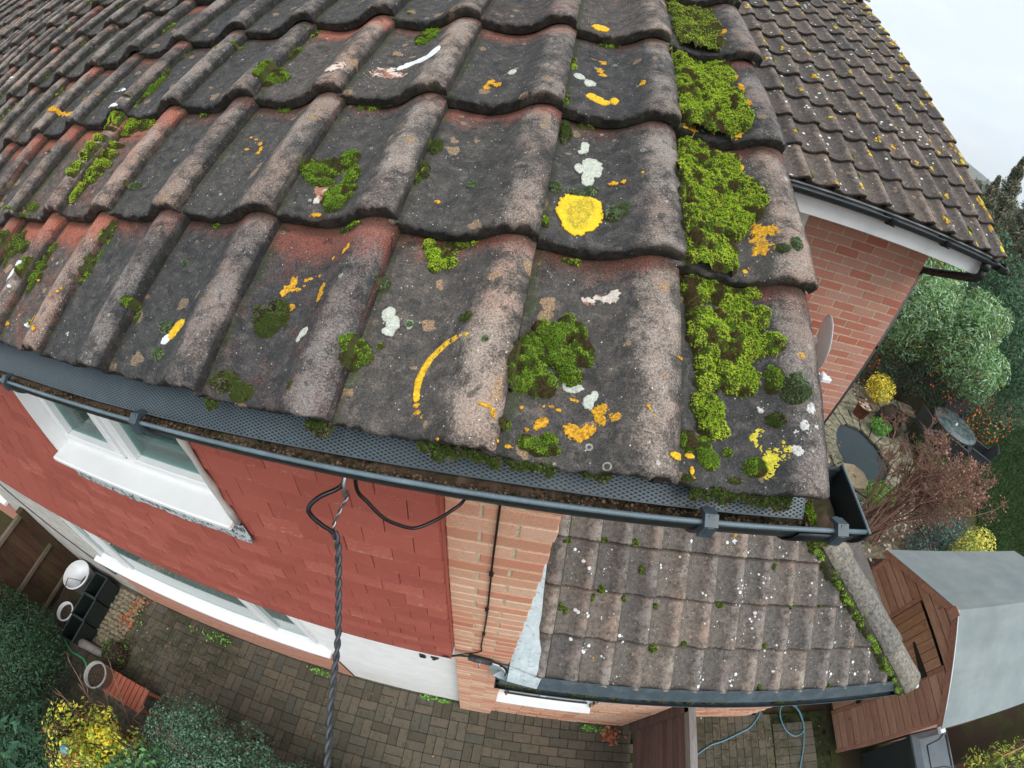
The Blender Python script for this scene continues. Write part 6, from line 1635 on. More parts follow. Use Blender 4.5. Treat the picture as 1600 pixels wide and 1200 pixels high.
for t in np.linspace(0, 1.1, 26):                  # along the hip bedding
    me_.append([hipx(t) - .175 + rg_.normal(0, .016), t, rg_.uniform(.014, .034), rg_.uniform(.016, .038)])
    if rg_.random() < .35: oe.append([hipx(t) - .15, t, .012, .012])
V, F, c = moss_many(me_, .016, 'mixed', 11000, .0045, .008, sf=surf3)
link('roof_moss', mesh_np('roof_moss', V, F, [M['moss']], col=c), None, loc=(.194, .294, -2.528), rot=(EP, 0, 0), label='green moss dabs on the low extension roof', cat='moss', kind='stuff')
add_lichen([lichen_arrays([e], 'white', 4200+i, sf=surf3, g=.0024, th=.001) for i, e in enumerate(wh)], 'white lichen dots', er, 'lichen_spots')
add_lichen([lichen_arrays([e], 'orange', 5200+i, sf=surf3, g=.0024, th=.0014) for i, e in enumerate(oe)], 'orange lichen dots', er, 'lichen_spots')
for o in er.children:
    if o.name.startswith('lichen_spots'): o['kind'] = 'stuff'
# moss clods in the low gutter
gm_e = [[x, 0, rg_.uniform(.02, .05), rg_.uniform(.010, .018)] for x in (-.05, .0, .05, .10, .16, .42, .47, .52, .55, .66, .70, .9, 1.0, 1.1, 1.2, 1.35, 1.45, 1.9, 2.0, 2.1)]
V, F, c = moss_many(gm_e, .03, 'dark', 13000, .005, .009, sf=lambda x, s: np.zeros(np.shape(x)))
link('gutter_moss', mesh_np('gutter_moss', V, F, [M['moss']], col=c), None, loc=(0, EGY-.012, EGZ-.028), label='dark moss clods sitting in the lower gutter', cat='moss', kind='stuff')

# ------------------------------------------------------------------ foliage
def leaf_cloud(blobs, n, size, pal, seed, elong=1.9, up=.5, shell=.55, lump=2.2, cut=.30, droop=0.0, jit=.5, flat=0.0):
    """leaves through the outer part of lumpy ellipsoids -> V, F, colours"""
    r = np.random.default_rng(seed)
    B = np.array(blobs, float)
    vol = B[:, 3]*B[:, 4]*B[:, 5]; w = vol**.67; w = w/w.sum()
    k = r.choice(len(B), n*3, p=w)
    d = r.normal(0, 1, (n*3, 3)); d /= np.linalg.norm(d, axis=1, keepdims=True)
    rad = 1 - shell*(r.random(n*3)**1.6)
    P0 = B[k, :3] + d*B[k, 3:6]*rad[:, None]
    f = fbm(P0*lump, seed, 3)
    P = P0 + d*((f-.5)[:, None])*B[k, 3:6]*.55
    keep = (f > cut)
    P, d, k = P[keep][:n], d[keep][:n], k[keep][:n]
    N = d + np.array([0, 0, up]) + r.normal(0, jit, P.shape)
    N[:, 2] -= droop
    L = np.array([[-.5, 0, 0], [0, .5/elong, .10], [.5, 0, 0], [0, -.5/elong, .10]])
    F0 = np.array([[0, 1, 2, 3]])
    S = size*r.uniform(.55, 1.35, len(P))
    R = frames(N, r.uniform(0, 6.3, len(P)))*S[:, None, None]
    V, F = instance_np(L, F0, R, P)
    cols = np.array([c for c, w_ in pal]); ws = np.array([w_ for c, w_ in pal]); ws = ws/ws.sum()
    g = fbm(P*lump*1.7, seed+4, 2) + r.normal(0, .16, len(P)); g = (np.argsort(np.argsort(g))+.5)/len(g)
    ci = np.minimum(np.searchsorted(np.cumsum(ws), g), len(cols)-1)
    c = cols[ci]*r.uniform(.75, 1.25, (len(P), 1))
    return V, F, np.repeat(c, 4, 0)
def stems(base, tips, r0=.012, seed=0, sag=.1, forks=2, fl=.35, n=5, spread=.5):
    m = MB(); rd = random.Random(seed)
    ends = []
    def limb(p, q, r, depth):
        mid = p.lerp(q, .5) + Vector((rd.uniform(-1, 1), rd.uniform(-1, 1), rd.uniform(-.3, 1)))*sag*(q-p).length
        pts = [p.lerp(mid, .5) , mid, mid.lerp(q, .5), q]
        pts = [p] + pts
        m.tube(pts, [r*(1-.16*i) for i in range(5)], n, caps=False)
        ends.append(q)
        if depth > 0:
            for i in range(2 + (rd.random() < .6)):
                s = pts[rd.randrange(2, 5)]
                d = (q-p).normalized() + Vector((rd.uniform(-1, 1), rd.uniform(-1, 1), rd.uniform(-.4, .9)))*spread
                limb(s, s + d.normalized()*(q-p).length*fl*rd.uniform(.6, 1.3), r*.52, depth-1)
    for b, t in zip(base, tips): limb(Vector(b), Vector(t), r0, forks)
    return m, ends
def plant(name, label, cat, blobs, n, size, pal, seed, trunk=None, group=None, kind=None, base=None, **k):
    B = np.array(blobs, float)
    b0 = base or (B[:, 0].mean(), B[:, 1].mean(), ZG)
    t = thing(name, b0, label, cat, group)
    V, F, c = leaf_cloud(blobs, n, size, pal, seed, **k)
    link('crown', mesh_np('crown', V - np.array(b0), F, [M['leaf']], col=c), t)
    if trunk is None:
        rd = random.Random(seed)
        tips = []
        for b in blobs[:7]:
            for _ in range(2): tips.append((b[0]+rd.uniform(-.6, .6)*b[3], b[1]+rd.uniform(-.6, .6)*b[4], b[2]+rd.uniform(0, .6)*b[5]))
        m, _ = stems([(b0[0]+rd.uniform(-.08, .08), b0[1]+rd.uniform(-.08, .08), ZG-.05) for _ in tips], tips, .014, seed, forks=1)
        m.obj('stems', M['bark_dark'], t, loc=tuple(-Vector(b0)))
    else:
        trunk.obj('trunk', M['bark_dark'], t, loc=tuple(-Vector(b0)))
    return t
G_dark = [((.018, .050, .022), .4), ((.030, .075, .032), .35), ((.012, .030, .015), .25)]
G_mid = [((.055, .125, .060), .4), ((.090, .180, .095), .3), ((.030, .075, .038), .25), ((.10, .05, .03), .05)]
# moss packed in the joints of the hip tiles
hb_ = []
ya = zax.cross(hd).normalized()
rk = random.Random(9)
for k in range(1, 5):
    for sg in (-1, 1):
        for j in range(4):
            q = A + hd*(hl*k + rk.uniform(-.03, .03)) + ya*sg*rk.uniform(.03, .11) + Vector((0, 0, -.012 - .015*j))
            hb_.append((q.x, q.y, q.z - .01, .030, .026, .022))
for k in range(34):
    q = A + hd*(.05*k) + ya*rk.uniform(.095, .14)*(1 if ya.x < 0 else -1) + Vector((0, 0, -.085))
    if rk.random() < .75: hb_.append((q.x, q.y, q.z, rk.uniform(.018, .04), rk.uniform(.018, .035), .022))
V, F, c = leaf_cloud(hb_, 9000, .011, [((.14, .26, .02), .5), ((.24, .36, .035), .25), ((.06, .10, .015), .25)], 17, lump=30, cut=.25, shell=.3)
link('hip_moss', mesh_np('hip_moss', V, F, [M['leaf']], col=c), None, label='green moss packed along the hip tiles of the low roof', cat='moss', kind='stuff')
# hedge by the fence
rd = random.Random(5)
bl = [(-6.6+.36*i+rd.uniform(-.08, .08), -1.05+rd.uniform(-.12, .12), -4.20+rd.uniform(-.08, .06), .42, .58, .50) for i in range(5)]
bl += [(-6.4+.5*i, -1.9+rd.uniform(-.2, .2), -4.25, .45, .6, .45) for i in range(5)]
plant('conifer_hedge', 'dark green clipped conifer hedge in front of the brown fence panel', 'hedge', bl, 60000, .034, G_dark, 21, elong=2.6, lump=5, cut=.25)
# privet in front of the drive
bl = []
for i in range(9):
    x = -2.98 + i*.27
    bl.append((x, -.86 - .035*i + rd.uniform(-.06, .06) + (.12 if i in (1, 3) else 0), -4.24 + rd.uniform(-.08, .08), .30, .40, .44))
    bl.append((x, -1.42 - .04*i, -4.22 + rd.uniform(-.05, .1), .36, .5, .48))
plant('privet_hedge', 'grey green small leaved hedge along the edge of the paved drive', 'hedge', bl, 70000, .026, [((.060, .125, .072), .4), ((.10, .185, .115), .3), ((.032, .072, .042), .27), ((.12, .05, .035), .03)], 22, elong=1.7, lump=6, cut=.30)
# yellow shrub
bl = [(-3.65, -1.22, -4.0, .40, .28, .26), (-3.85, -1.45, -4.0, .45, .38, .3), (-3.35, -1.18, -4.1, .26, .22, .24), (-4.1, -1.3, -4.1, .35, .28, .26), (-3.5, -1.6, -4.05, .4, .4, .3)]
plant('variegated_shrub', 'sprawling shrub with yellow and lime leaves between the two hedges', 'shrub', bl, 4600, .050,
      [((.50, .42, .04), .35), ((.36, .40, .05), .3), ((.16, .26, .035), .22), ((.25, .10, .03), .13)], 23, elong=2.3, lump=3.2, cut=.47, shell=.95)
mm, _ = stems([(-3.9, -1.2, ZG)]*9, [(-3.3, -.75, -4.05), (-3.6, -.72, -3.95), (-4.1, -.9, -3.95), (-4.4, -1.1, -4.0), (-3.2, -1.1, -3.95), (-3.8, -1.4, -3.8), (-4.2, -1.5, -3.9), (-3.5, -1.5, -3.85), (-3.9, -.8, -4.1)], .012, 3, forks=2)
mm.obj('twigs', M['bark'], bpy.data.objects['variegated_shrub'], loc=tuple(-bpy.data.objects['variegated_shrub'].location))
bl = [(-4.75, -1.75, -4.2, .42, .4, .3), (-4.5, -2.1, -4.15, .4, .4, .3)]
plant('laurel', 'large dark glossy leaved laurel at the lower left corner', 'shrub', bl, 420, .16, [((.020, .070, .035), .5), ((.045, .12, .065), .3), ((.012, .04, .02), .2)], 24, elong=2.8, lump=3)
bl = [(-3.05, -1.25, -4.05, .22, .22, .2), (-3.25, -1.55, -3.95, .3, .3, .25)]
plant('glossy_shrub', 'low shrub with broad light green leaves beside the privet', 'shrub', bl, 420, .075, [((.075, .20, .06), .5), ((.14, .30, .10), .3), ((.035, .10, .03), .2)], 25, elong=1.9, lump=3)
# pot lid in the shrub
MB().lathe([(.001, .025), (.035, .02), (.052, 0), (.052, -.02)], 20).obj('garden_lamp_cap', M['hose'], None, loc=(-3.72, -1.50, -3.74), label='small pale blue cap poking up through the yellow shrub', cat='garden ornament')

# ------------------------------------------------------------------ fence and clutter on the left
ft = thing('fence', (-6.1, -.8, ZG), 'dark brown board fence panel with grey rails at the left of the drive', 'fence')
fi = Vector((-6.1, -.8, ZG)); FX, FT = -6.1, -3.58
for k in range(16):
    y = .33 - .115*(k+1)
    MB().box((FX-.02-(.008 if k % 2 else 0), y, ZG), (FX-.004-(.008 if k % 2 else 0), y+.113, FT-.03)).obj('board', M['fence_wood'], ft, loc=tuple(-fi))
for z in (-4.80, -4.27):
    MB().box((FX-.002, -1.5, z-.02), (FX+.036, .30, z+.025)).obj('rail', M['rail_wood'], ft, loc=tuple(-fi))
MB().box((FX-.03, -1.5, FT-.05), (FX+.03, .31, FT)).obj('top_rail', M['rail_wood'], ft, loc=tuple(-fi))
MB().box((FX-.045, .30, ZG), (FX+.06, .395, FT+.04), bev=.006).obj('post', M['fence_wood'], ft, loc=tuple(-fi))
def crate(x, y, n, label):
    t = thing('recycling_crate', (x, y, ZG), label, 'crate', 'dark green plastic crates in a row beside the fence')
    w, d, h = .235, .30, .325
    m = MB()
    m.box((-w/2, -d/2, 0), (w/2, d/2, .02)).obj('base', M['crate'], t)
    b = MB()
    b.box((-w/2, -d/2, .02), (-w/2+.008, d/2, h)).box((w/2-.008, -d/2, .02), (w/2, d/2, h)).box((-w/2+.008, -d/2, .02), (w/2-.008, -d/2+.008, h)).box((-w/2+.008, d/2-.008, .02), (w/2-.008, d/2, h))
    b.obj('side', M['crate'], t)
    r = MB(); e = .014
    r.box((-w/2-e, -d/2-e, h), (w/2+e, -d/2+.006, h+.018), bev=.004).box((-w/2-e, d/2-.006, h), (w/2+e, d/2+e, h+.018), bev=.004)
    r.box((-w/2-e, -d/2+.006, h), (-w/2+.006, d/2-.006, h+.018), bev=.004).box((w/2-.006, -d/2+.006, h), (w/2+e, d/2-.006, h+.018), bev=.004)
    r.obj('rim', M['binbody'], t)
    q = MB()
    for i in range(8): q.box((w/2, -d/2+.01+i*.037, .02), (w/2+.008, -d/2+.018+i*.037, h-.01))
    q.obj('rib', M['binbody'], t); t.children[-1]['kind'] = 'stuff'
    MB().box((-.03, -.10, .02), (.0, .05, .19), R=Matrix.Rotation(.4, 3, 'X')).obj('strap', M['crate'], t)
crate(-5.26, .175, 0, 'dark green recycling crate nearest the house wall in a row of three')
crate(-5.24, -.145, 1, 'dark green recycling crate in the middle of the row of three')
crate(-5.22, -.465, 2, 'dark green recycling crate farthest from the wall, beside the weathered log')
def bucket(name, loc, r, h, mat, fill, label, cat, tilt=(0, 0, 0)):
    t = thing(name, loc, label, cat, rot=tilt)
    MB().lathe([(.001, 0), (r*.80, 0), (r*.82, .01), (r, h), (r+.012, h), (r+.012, h-.02), (r+.004, h-.024), (r-.004, h+.001), (r*.80, .03)], 28).obj('body', mat, t)
    MB().lathe([(.001, fill+.012), (r*.4, fill+.008), (r*(.80+.17*fill/h), fill)], 20).obj('filling', M['soil'], t)
    return t
b_ = bucket('bucket', (-5.62, .16, ZG), .205, .40, M['bucket'], .09, 'large white plastic bucket with a stick in it by the fence', 'bucket')
MB().tube([(.10, .05, .10), (-.02, -.10, .46), (-.14, -.62, .20)], .006, 6).obj('cane', M['bark_dark'], None, loc=(-5.62, .16, ZG), label='thin dark cane leaning from the white bucket', cat='cane')
bucket('plant_pot', (-5.50, -.33, ZG), .125, .33, M['bucket'], .28, 'pale round pot of dark soil behind the crates', 'pot')
bl_ = bucket('planter', (-4.38, -.77, ZG), .150, .50, M['barrel'], .45, 'tall pale grey pot filled with brown leaves beside the red slats', 'planter')
lg = thing('log', (-4.98, -.55, ZG), 'split weathered log end lying beside the crates', 'log')
MB().tube([(-.20, -.02, .20), (-.05, 0, .15), (.12, .01, .09), (.26, .02, .05)], [.062, .060, .055, .045], 10).obj('wood', M['grey_wood'], lg)
st = thing('stump', (-4.62, -.48, ZG), 'low mossy stump ringed with small ivy leaves', 'stump')
MB().lathe([(.001, .15), (.10, .15), (.15, .13), (.17, .05), (.21, -.02)], 14).obj('wood', M['soil'], st)
V, F, c = leaf_cloud([(-4.62, -.48, -4.86, .24, .22, .14), (-4.75, -.42, -4.86, .1, .1, .1), (-4.55, -.25, -4.9, .12, .1, .06)], 900, .030, [((.05, .10, .018), .5), ((.10, .16, .03), .2), ((.05, .035, .02), .3)], 31)
link('ivy', mesh_np('ivy', V - np.array((-4.62, -.48, ZG)), F, [M['leaf']], col=c), st)
# red slatted low stand
bn = thing('slatted_stand', (-4.08, -.75, ZG), 'low red stained slatted stand half covered by the yellow shrub', 'stand')
for i in range(10):
    MB().box((-.34+.071*i, -.15, .31), (-.28+.071*i, .13, .335), bev=.003).obj('slat', M['bench_wood'], bn)
MB().box((-.34, .08, .28), (.36, .11, .31)).obj('bearer', M['bench_wood'], bn); MB().box((-.34, -.13, .28), (.36, -.10, .31)).obj('bearer', M['bench_wood'], bn)
for sx in (-.32, .31):
    for sy in (-.13, .08): MB().box((sx, sy, 0), (sx+.03, sy+.03, .28)).obj('leg', M['bench_wood'], bn)
MB().tube(smooth_path([Vector(p) for p in [(-5.3, -.62, -4.62), (-5.0, -.70, -4.55), (-4.72, -.70, -4.52), (-4.62, -.80, -4.6), (-4.6, -.9, -4.9)]], 8), .011, 8).obj('garden_hose', M['hose_green'], None, label='short bright green hose by the grey planter', cat='hose')
# rough cobbles between crates and drive
cb = thing('cobble_strip', (-4.95, -.1, ZG), 'strip of small uneven beige cobbles beside the crates', 'cobbles')
rr = np.random.default_rng(8)
cmesh = []
for k in range(4):
    m = MB().box((-.035, -.028, -.02), (.035, .028, .012), bev=.012); m.v = [(x*rr.uniform(.85, 1.15), y*rr.uniform(.85, 1.15), z) for x, y, z in m.v]; cmesh.append(m.mesh('cobble', M['cobble']))
for i in range(7):
    for j in range(15):
        x = -.18 + i*.068 + (.03 if j % 2 else 0); y = -.42 + j*.06
        link('cobble', cmesh[rr.integers(4)], cb, loc=(x+rr.normal(0, .005), y+rr.normal(0, .005), .002+rr.uniform(0, .012)), rot=(rr.normal(0, .08), rr.normal(0, .08), rr.uniform(-.5, .5)))
# weeds and fallen leaves
def litter(name, spots, n, size, pal, label, seed, h=.012, kind='stuff', cat='leaves'):
    r = np.random.default_rng(seed); S = np.array(spots); k = r.integers(0, len(S), n)
    P = np.stack([S[k, 0]+r.normal(0, 1, n)*S[k, 2], S[k, 1]+r.normal(0, 1, n)*S[k, 3], ZG+r.uniform(.003, h, n)], 1)
    Nn = r.normal(0, .35, (n, 3)); Nn[:, 2] = 1
    L = np.array([[-.5, 0, 0], [0, .3, .08], [.5, 0, 0], [0, -.3, .08]])
    V, F = instance_np(L, np.array([[0, 1, 2, 3]]), frames(Nn, r.uniform(0, 6.3, n))*(size*r.uniform(.5, 1.4, n))[:, None, None], P)
    c = np.array(pal)[r.integers(0, len(pal), n)]*r.uniform(.7, 1.3, (n, 1))
    return link(name, mesh_np(name, V, F, [M['leaf']], col=np.repeat(c, 4, 0)), None, label=label, cat=cat, kind=kind)
litter('weeds', [(-3.55, .28, .14, .03), (-3.35, .30, .1, .02), (-2.0, .33, .06, .02), (-.72, .36, .05, .015), (1.15, .30, .06, .015), (1.02, .31, .04, .012), (1.72, .40, .03, .02), (-.55, .36, .03, .01), (-4.7, .1, .1, .1)], 520, .028, [(.09, .22, .03), (.15, .30, .06), (.05, .12, .02)], 'small green weeds along the foot of the walls', 41, .05, cat='weeds')
litter('fallen_leaves', [(1.30, .24, .06, .04), (-4.72, .22, .05, .10), (-4.78, -.02, .06, .06)], 230, .05, [(.28, .09, .045), (.18, .06, .03), (.34, .14, .08)], 'reddish fallen leaves gathered in the corners', 42, .03)
litter('leaf_scatter', [(-2, -.1, 1.6, .3), (2.4, -.2, .7, .4), (3.9, -.5, .3, .3), (-4.3, -.2, .3, .3)], 130, .026, [(.28, .22, .12), (.20, .12, .06), (.30, .06, .04), (.10, .10, .04), (.01, .01, .01)], 'odd leaves and bits scattered on the paving', 43, .01)
litter('paving_moss', [(-1.2, -.2, 1.2, .25), (-3, -.1, .8, .25), (-4.3, -.35, .3, .2), (3.3, .0, .1, .35), (3.8, -.5, .3, .2), (2.1, -.3, .6, .3)], 2600, .014, [(.05, .085, .015), (.035, .055, .012), (.08, .11, .02)], 'low moss creeping over the joints of the block paving', 44, .006, cat='moss')

# ------------------------------------------------------------------ wheelie bin, far fence
wb = thing('wheelie_bin', (4.86, -.33, ZG), 'grey lidded wheelie bin standing against the near side of the shed', 'wheelie bin')
w, d = .58, .56
m = MB(); zt = .98
m.add([(-.22, -.22, .05), (.22, -.22, .05), (.22, .22, .05), (-.22, .22, .05), (-.28, -.27, zt), (.28, -.27, zt), (.28, .27, zt), (-.28, .27, zt)], [(0, 3, 2, 1), (0, 1, 5, 4), (1, 2, 6, 5), (2, 3, 7, 6), (3, 0, 4, 7)])
m.obj('body', M['binbody'], wb)
MB().box((-.305, -.295, zt-.02), (.30, .295, zt+.012), bev=.01).box((-.30, -.29, zt-.06), (-.285, .29, zt-.02)).obj('rim', M['binbody'], wb)
ld = MB()
ld.add([(-.29, -.28, zt+.014), (.29, -.28, zt+.014), (.29, .28, zt+.014), (-.29, .28, zt+.014), (-.22, -.21, zt+.06), (.20, -.21, zt+.075), (.20, .21, zt+.075), (-.22, .21, zt+.06)], [(0, 1, 5, 4), (1, 2, 6, 5), (2, 3, 7, 6), (3, 0, 4, 7), (4, 5, 6, 7)])
ld.obj('lid', M['binlid'], wb)
ln = MB()
for a, b in (((-.12, -.15), (-.12, .12)), ((-.12, .12), (.10, .15)), ((.10, .15), (.19, .20)), ((-.12, -.15), (.10, -.17)), ((.10, -.17), (.19, -.20))):
    ln.tube([(a[0], a[1], zt+.066+.036*(a[0]+.22)), (b[0], b[1], zt+.066+.036*(b[0]+.22))], .006, 6)
ln.obj('lid_groove', M['binbody'], wb)
MB().tube([(.325, -.26, zt+.01), (.325, .26, zt+.01)], .014, 8).tube([(.29, -.2, zt), (.325, -.2, zt+.01)], .012, 6).tube([(.29, .2, zt), (.325, .2, zt+.01)], .012, 6).obj('handle', M['binlid'], wb)
for sy in (-.24, .24): MB().tube([(.22, sy-.025, .10), (.22, sy+.025, .10)], .10, 16).obj('wheel', M['black'], wb)
f2 = thing('boundary_fence', (8.5, -.62, ZG), 'reddish brown boundary fence behind the bin at the lower right', 'fence')
for k in range(30):
    MB().box((-2.6+.2*k, -.012, 0), (-2.6+.2*k+.194, .006, 1.2)).obj('board', M['fence_wood'] if k % 9 == 8 else M['door_wood'], f2)
MB().box((-2.6, .006, .9), (3.4, .03, .97)).obj('rail', M['rail_wood'], f2)
bl = [(5.6, -.55, -3.9, .25, .2, .12), (6.0, -.62, -3.85, .3, .2, .15), (6.5, -.7, -3.85, .3, .25, .15), (5.4, -.8, -3.95, .3, .2, .2), (5.9, -.95, -3.95, .3, .3, .2)]
plant('yellow_tipped_shrub', 'feathery yellow green shrub at the lower right corner', 'shrub', bl, 800, .07, [((.36, .40, .06), .4), ((.22, .30, .04), .35), ((.10, .16, .02), .25)], 26, elong=3.4, lump=4, shell=.9)

# ------------------------------------------------------------------ garden beyond
def poly_sheet(name, pts, z, mat, label=None, cat=None, kind='structure', h=0.0, parent=None):
    n = len(pts)
    V = [(x, y, z) for x, y in pts] + [(x, y, z-h) for x, y in pts] if h else [(x, y, z) for x, y in pts]
    F = [tuple(range(n))] + ([(i, i+n, (i+1) % n+n, (i+1) % n) for i in range(n)] if h else [])
    return MB().add(V, F).obj(name, mat, parent, label=label, cat=cat, kind=kind)
pc, pr_ = Vector((6.75, 5.28)), (1.0, 1.0)
pond_e = [(6.60, 6.16), (6.99, 6.27), (7.30, 6.10), (7.46, 5.80), (7.55, 5.41), (7.62, 5.10), (7.28, 4.75), (6.86, 4.45), (6.45, 4.40), (6.22, 4.72), (6.20, 5.20), (6.33, 5.75)]
poly_sheet('pond_water', pond_e, ZG-.06, M['water'])
patio = poly_sheet('patio', [(4.6, 2.9), (7.0, 2.9), (8.4, 5.0), (9.6, 7.6), (7.8, 8.2), (5.8, 8.0), (4.9, 5.6)], ZG-.07, M['stone'])
pdw = thing('pond_surround', (6.9, 5.3, ZG), 'mossy flagstone rim curving round the dark garden pond', 'pond edging')
nP = len(pond_e); cen = np.mean(pond_e, axis=0)
rs_ = random.Random(3)
def ring_pt(a, off):
    ang = [math.atan2(p[1]-cen[1], p[0]-cen[0]) for p in pond_e]; rd_ = [math.hypot(p[0]-cen[0], p[1]-cen[1]) for p in pond_e]
    o = np.argsort(ang); an = np.array(ang)[o]; rr2 = np.array(rd_)[o]
    r_ = np.interp(a, np.concatenate([an-2*math.pi, an, an+2*math.pi]), np.tile(rr2, 3))
    return (cen[0]+(r_+off)*math.cos(a), cen[1]+(r_+off)*math.sin(a))
a = -math.pi
while a < math.pi:
    da = rs_.uniform(.16, .30); g = .015
    for (o0, o1) in ((-.04, .26), (.275, .58)):
        q = [ring_pt(a+g, o0+rs_.uniform(-.02, .02)), ring_pt(a+da-g, o0+rs_.uniform(-.02, .02)), ring_pt(a+da-g, o1+rs_.uniform(-.015, .015)), ring_pt(a+g, o1+rs_.uniform(-.015, .015))]
        zt = ZG + rs_.uniform(-.008, .010) + (.015 if o0 < 0 else 0)
        MB().prism(q, 'z', zt-.05, zt).obj('flagstone', M['stone'], pdw, loc=(-6.9, -5.3, -ZG))
    a += da
MB().add([(x, y, ZG-.03) for x, y in pond_e] + [(x, y, ZG-.5) for x, y in pond_e], [(i, (i+1) % nP, nP+(i+1) % nP, nP+i) for i in range(nP)]).obj('pond_wall', M['bark_dark'], pdw, loc=(-6.9, -5.3, -ZG))
# rectangular flags beyond
for (x, y, w_, h_) in [(7.9, 6.9, .6, .45), (8.55, 7.0, .5, .5), (7.2, 7.1, .6, .5), (7.9, 7.45, .7, .45), (8.7, 7.6, .6, .4), (9.3, 7.1, .5, .5), (6.5, 7.1, .6, .5), (5.2, 4.2, .6, .5), (5.5, 3.6, .5, .45), (6.1, 3.6, .5, .4), (5.3, 5.0, .6, .6), (5.4, 5.9, .6, .7), (5.6, 6.8, .7, .6), (6.9, 3.8, .6, .4)]:
    MB().box((0, 0, -.05), (w_, h_, 0), bev=.01).obj('flagstone', M['stone'], patio, loc=(x, y, ZG-.025), rot=(0, 0, rs_.uniform(-.2, .2)))
# octagonal stone table on a drum
ot = thing('stone_table', (5.88, 4.33, ZG), 'pale octagonal stone slab on a round pedestal at the pond edge', 'stone table')
MB().prism([(.31*math.cos(math.pi/8+i*math.pi/4)*1.0, .31*math.sin(math.pi/8+i*math.pi/4)) for i in range(8)], 'z', .34, .385).obj('slab', M['stone_pale'], ot)
MB().lathe([(.14, 0), (.13, .06), (.10, .12), (.10, .28), (.14, .34)], 18).obj('pedestal', M['stone_pale'], ot)
MB().lathe([(.001, .425), (.022, .42), (.035, .40), (.03, .385)], 10).obj('boss', M['stone_pale'], ot)
tp_ = bucket('terracotta_pot', (7.47, 6.63, ZG), .19, .32, M['terracotta'], .27, 'round terracotta pot of pebbles by the patio', 'pot')
V, F, c = crumbs(60, 9, (-.12, .12, -.12, .12), lambda x, y: .285+0*x, .04, [(.55, .50, .42), (.35, .28, .2)])
link('pebbles', mesh_np('pebbles', V, F, [M['lichen']], col=c), tp_); tp_.children[-1]['kind'] = 'stuff'
for i, (x, y, r) in enumerate([(8.15, 6.55, .2), (8.45, 6.75, .17), (8.7, 6.65, .16), (8.3, 6.2, .17)]):
    m = MB().lathe([(.001, .45-.07*i), (r*.6, .44-.07*i), (r, .33-.05*i), (r*.95, .1), (r*1.15, 0)], 9)
    m.v = [(x_+random.uniform(-.03, .03), y_+random.uniform(-.03, .03), z_+random.uniform(-.03, .03)) for x_, y_, z_ in m.v]
    m.obj('rock', M['soil'], None, loc=(x, y, ZG), label=['tall dark upright stump beside the pond rim', 'dark lump of stone between the stump and the chairs', 'dark stone nearest the grey chair', 'small dark stone in front of the upright stump'][i], cat='rock')
def ball(name, c, r, n, size, pal, seed, label, cat='shrub', **k):
    return plant(name, label, cat, [(c[0], c[1], c[2], r[0], r[1], r[2])], n, size, pal, seed, **k)
Yl = [((.62, .50, .05), .5), ((.45, .42, .05), .3), ((.22, .24, .04), .2)]
ball('golden_shrub', (8.35, 7.35, -4.55), (.42, .42, .35), 1500, .06, Yl, 51, 'small bright golden yellow shrub near the terracotta pot')
ball('golden_conifer', (8.05, 2.78, -4.45), (.42, .42, .48), 2600, .05, [((.55, .50, .09), .5), ((.36, .38, .08), .3), ((.16, .22, .04), .2)], 52, 'rounded yellow green conifer just beyond the shed roof')
ball('fern', (7.75, 6.15, -4.75), (.26, .26, .20), 700, .07, [((.07, .20, .03), .6), ((.14, .28, .05), .4)], 53, 'bright green fern tuft by the pond rim', elong=3)
ball('blue_juniper', (7.85, 3.2, -4.6), (.55, .45, .35), 2600, .055, [((.07, .13, .12), .5), ((.11, .19, .18), .3), ((.03, .06, .05), .2)], 54, 'blue grey juniper between the bare shrub and the shed', elong=3)
ball('low_juniper', (7.1, 3.0, -4.75), (.45, .35, .22), 1500, .05, [((.06, .10, .09), .5), ((.10, .16, .15), .3), ((.06, .04, .03), .2)], 55, 'low blue green ground cover left of the juniper', elong=3)
ball('carpet_plant', (6.85, 4.25, -4.9), (.5, .38, .10), 2200, .04, [((.13, .26, .035), .5), ((.20, .34, .05), .3), ((.07, .15, .02), .2)], 56, 'lime green creeping plant between the pond and the bare shrub')
ball('green_dome', (9.35, 5.6, -4.75), (.7, .6, .24), 2600, .045, [((.04, .14, .03), .5), ((.08, .20, .045), .3), ((.02, .07, .02), .2)], 57, 'rich green mounded plant in front of the grey chairs')
ball('dark_bush', (8.9, 8.3, -4.5), (.7, .5, .5), 2400, .05, [((.05, .045, .03), .4), ((.09, .06, .045), .3), ((.035, .06, .03), .3)], 58, 'dull brown shrub in the bed behind the golden shrub')
litter('bed_leaves', [(6.6, 3.3, .6, .5), (8.0, 7.9, .8, .4), (5.6, 5.3, .3, .8), (7.3, 3.6, .6, .4)], 1500, .07, [(.16, .09, .06), (.26, .16, .11), (.08, .05, .03), (.45, .38, .33)], 'brown dead leaves on the soil around the pond', 59, .03)

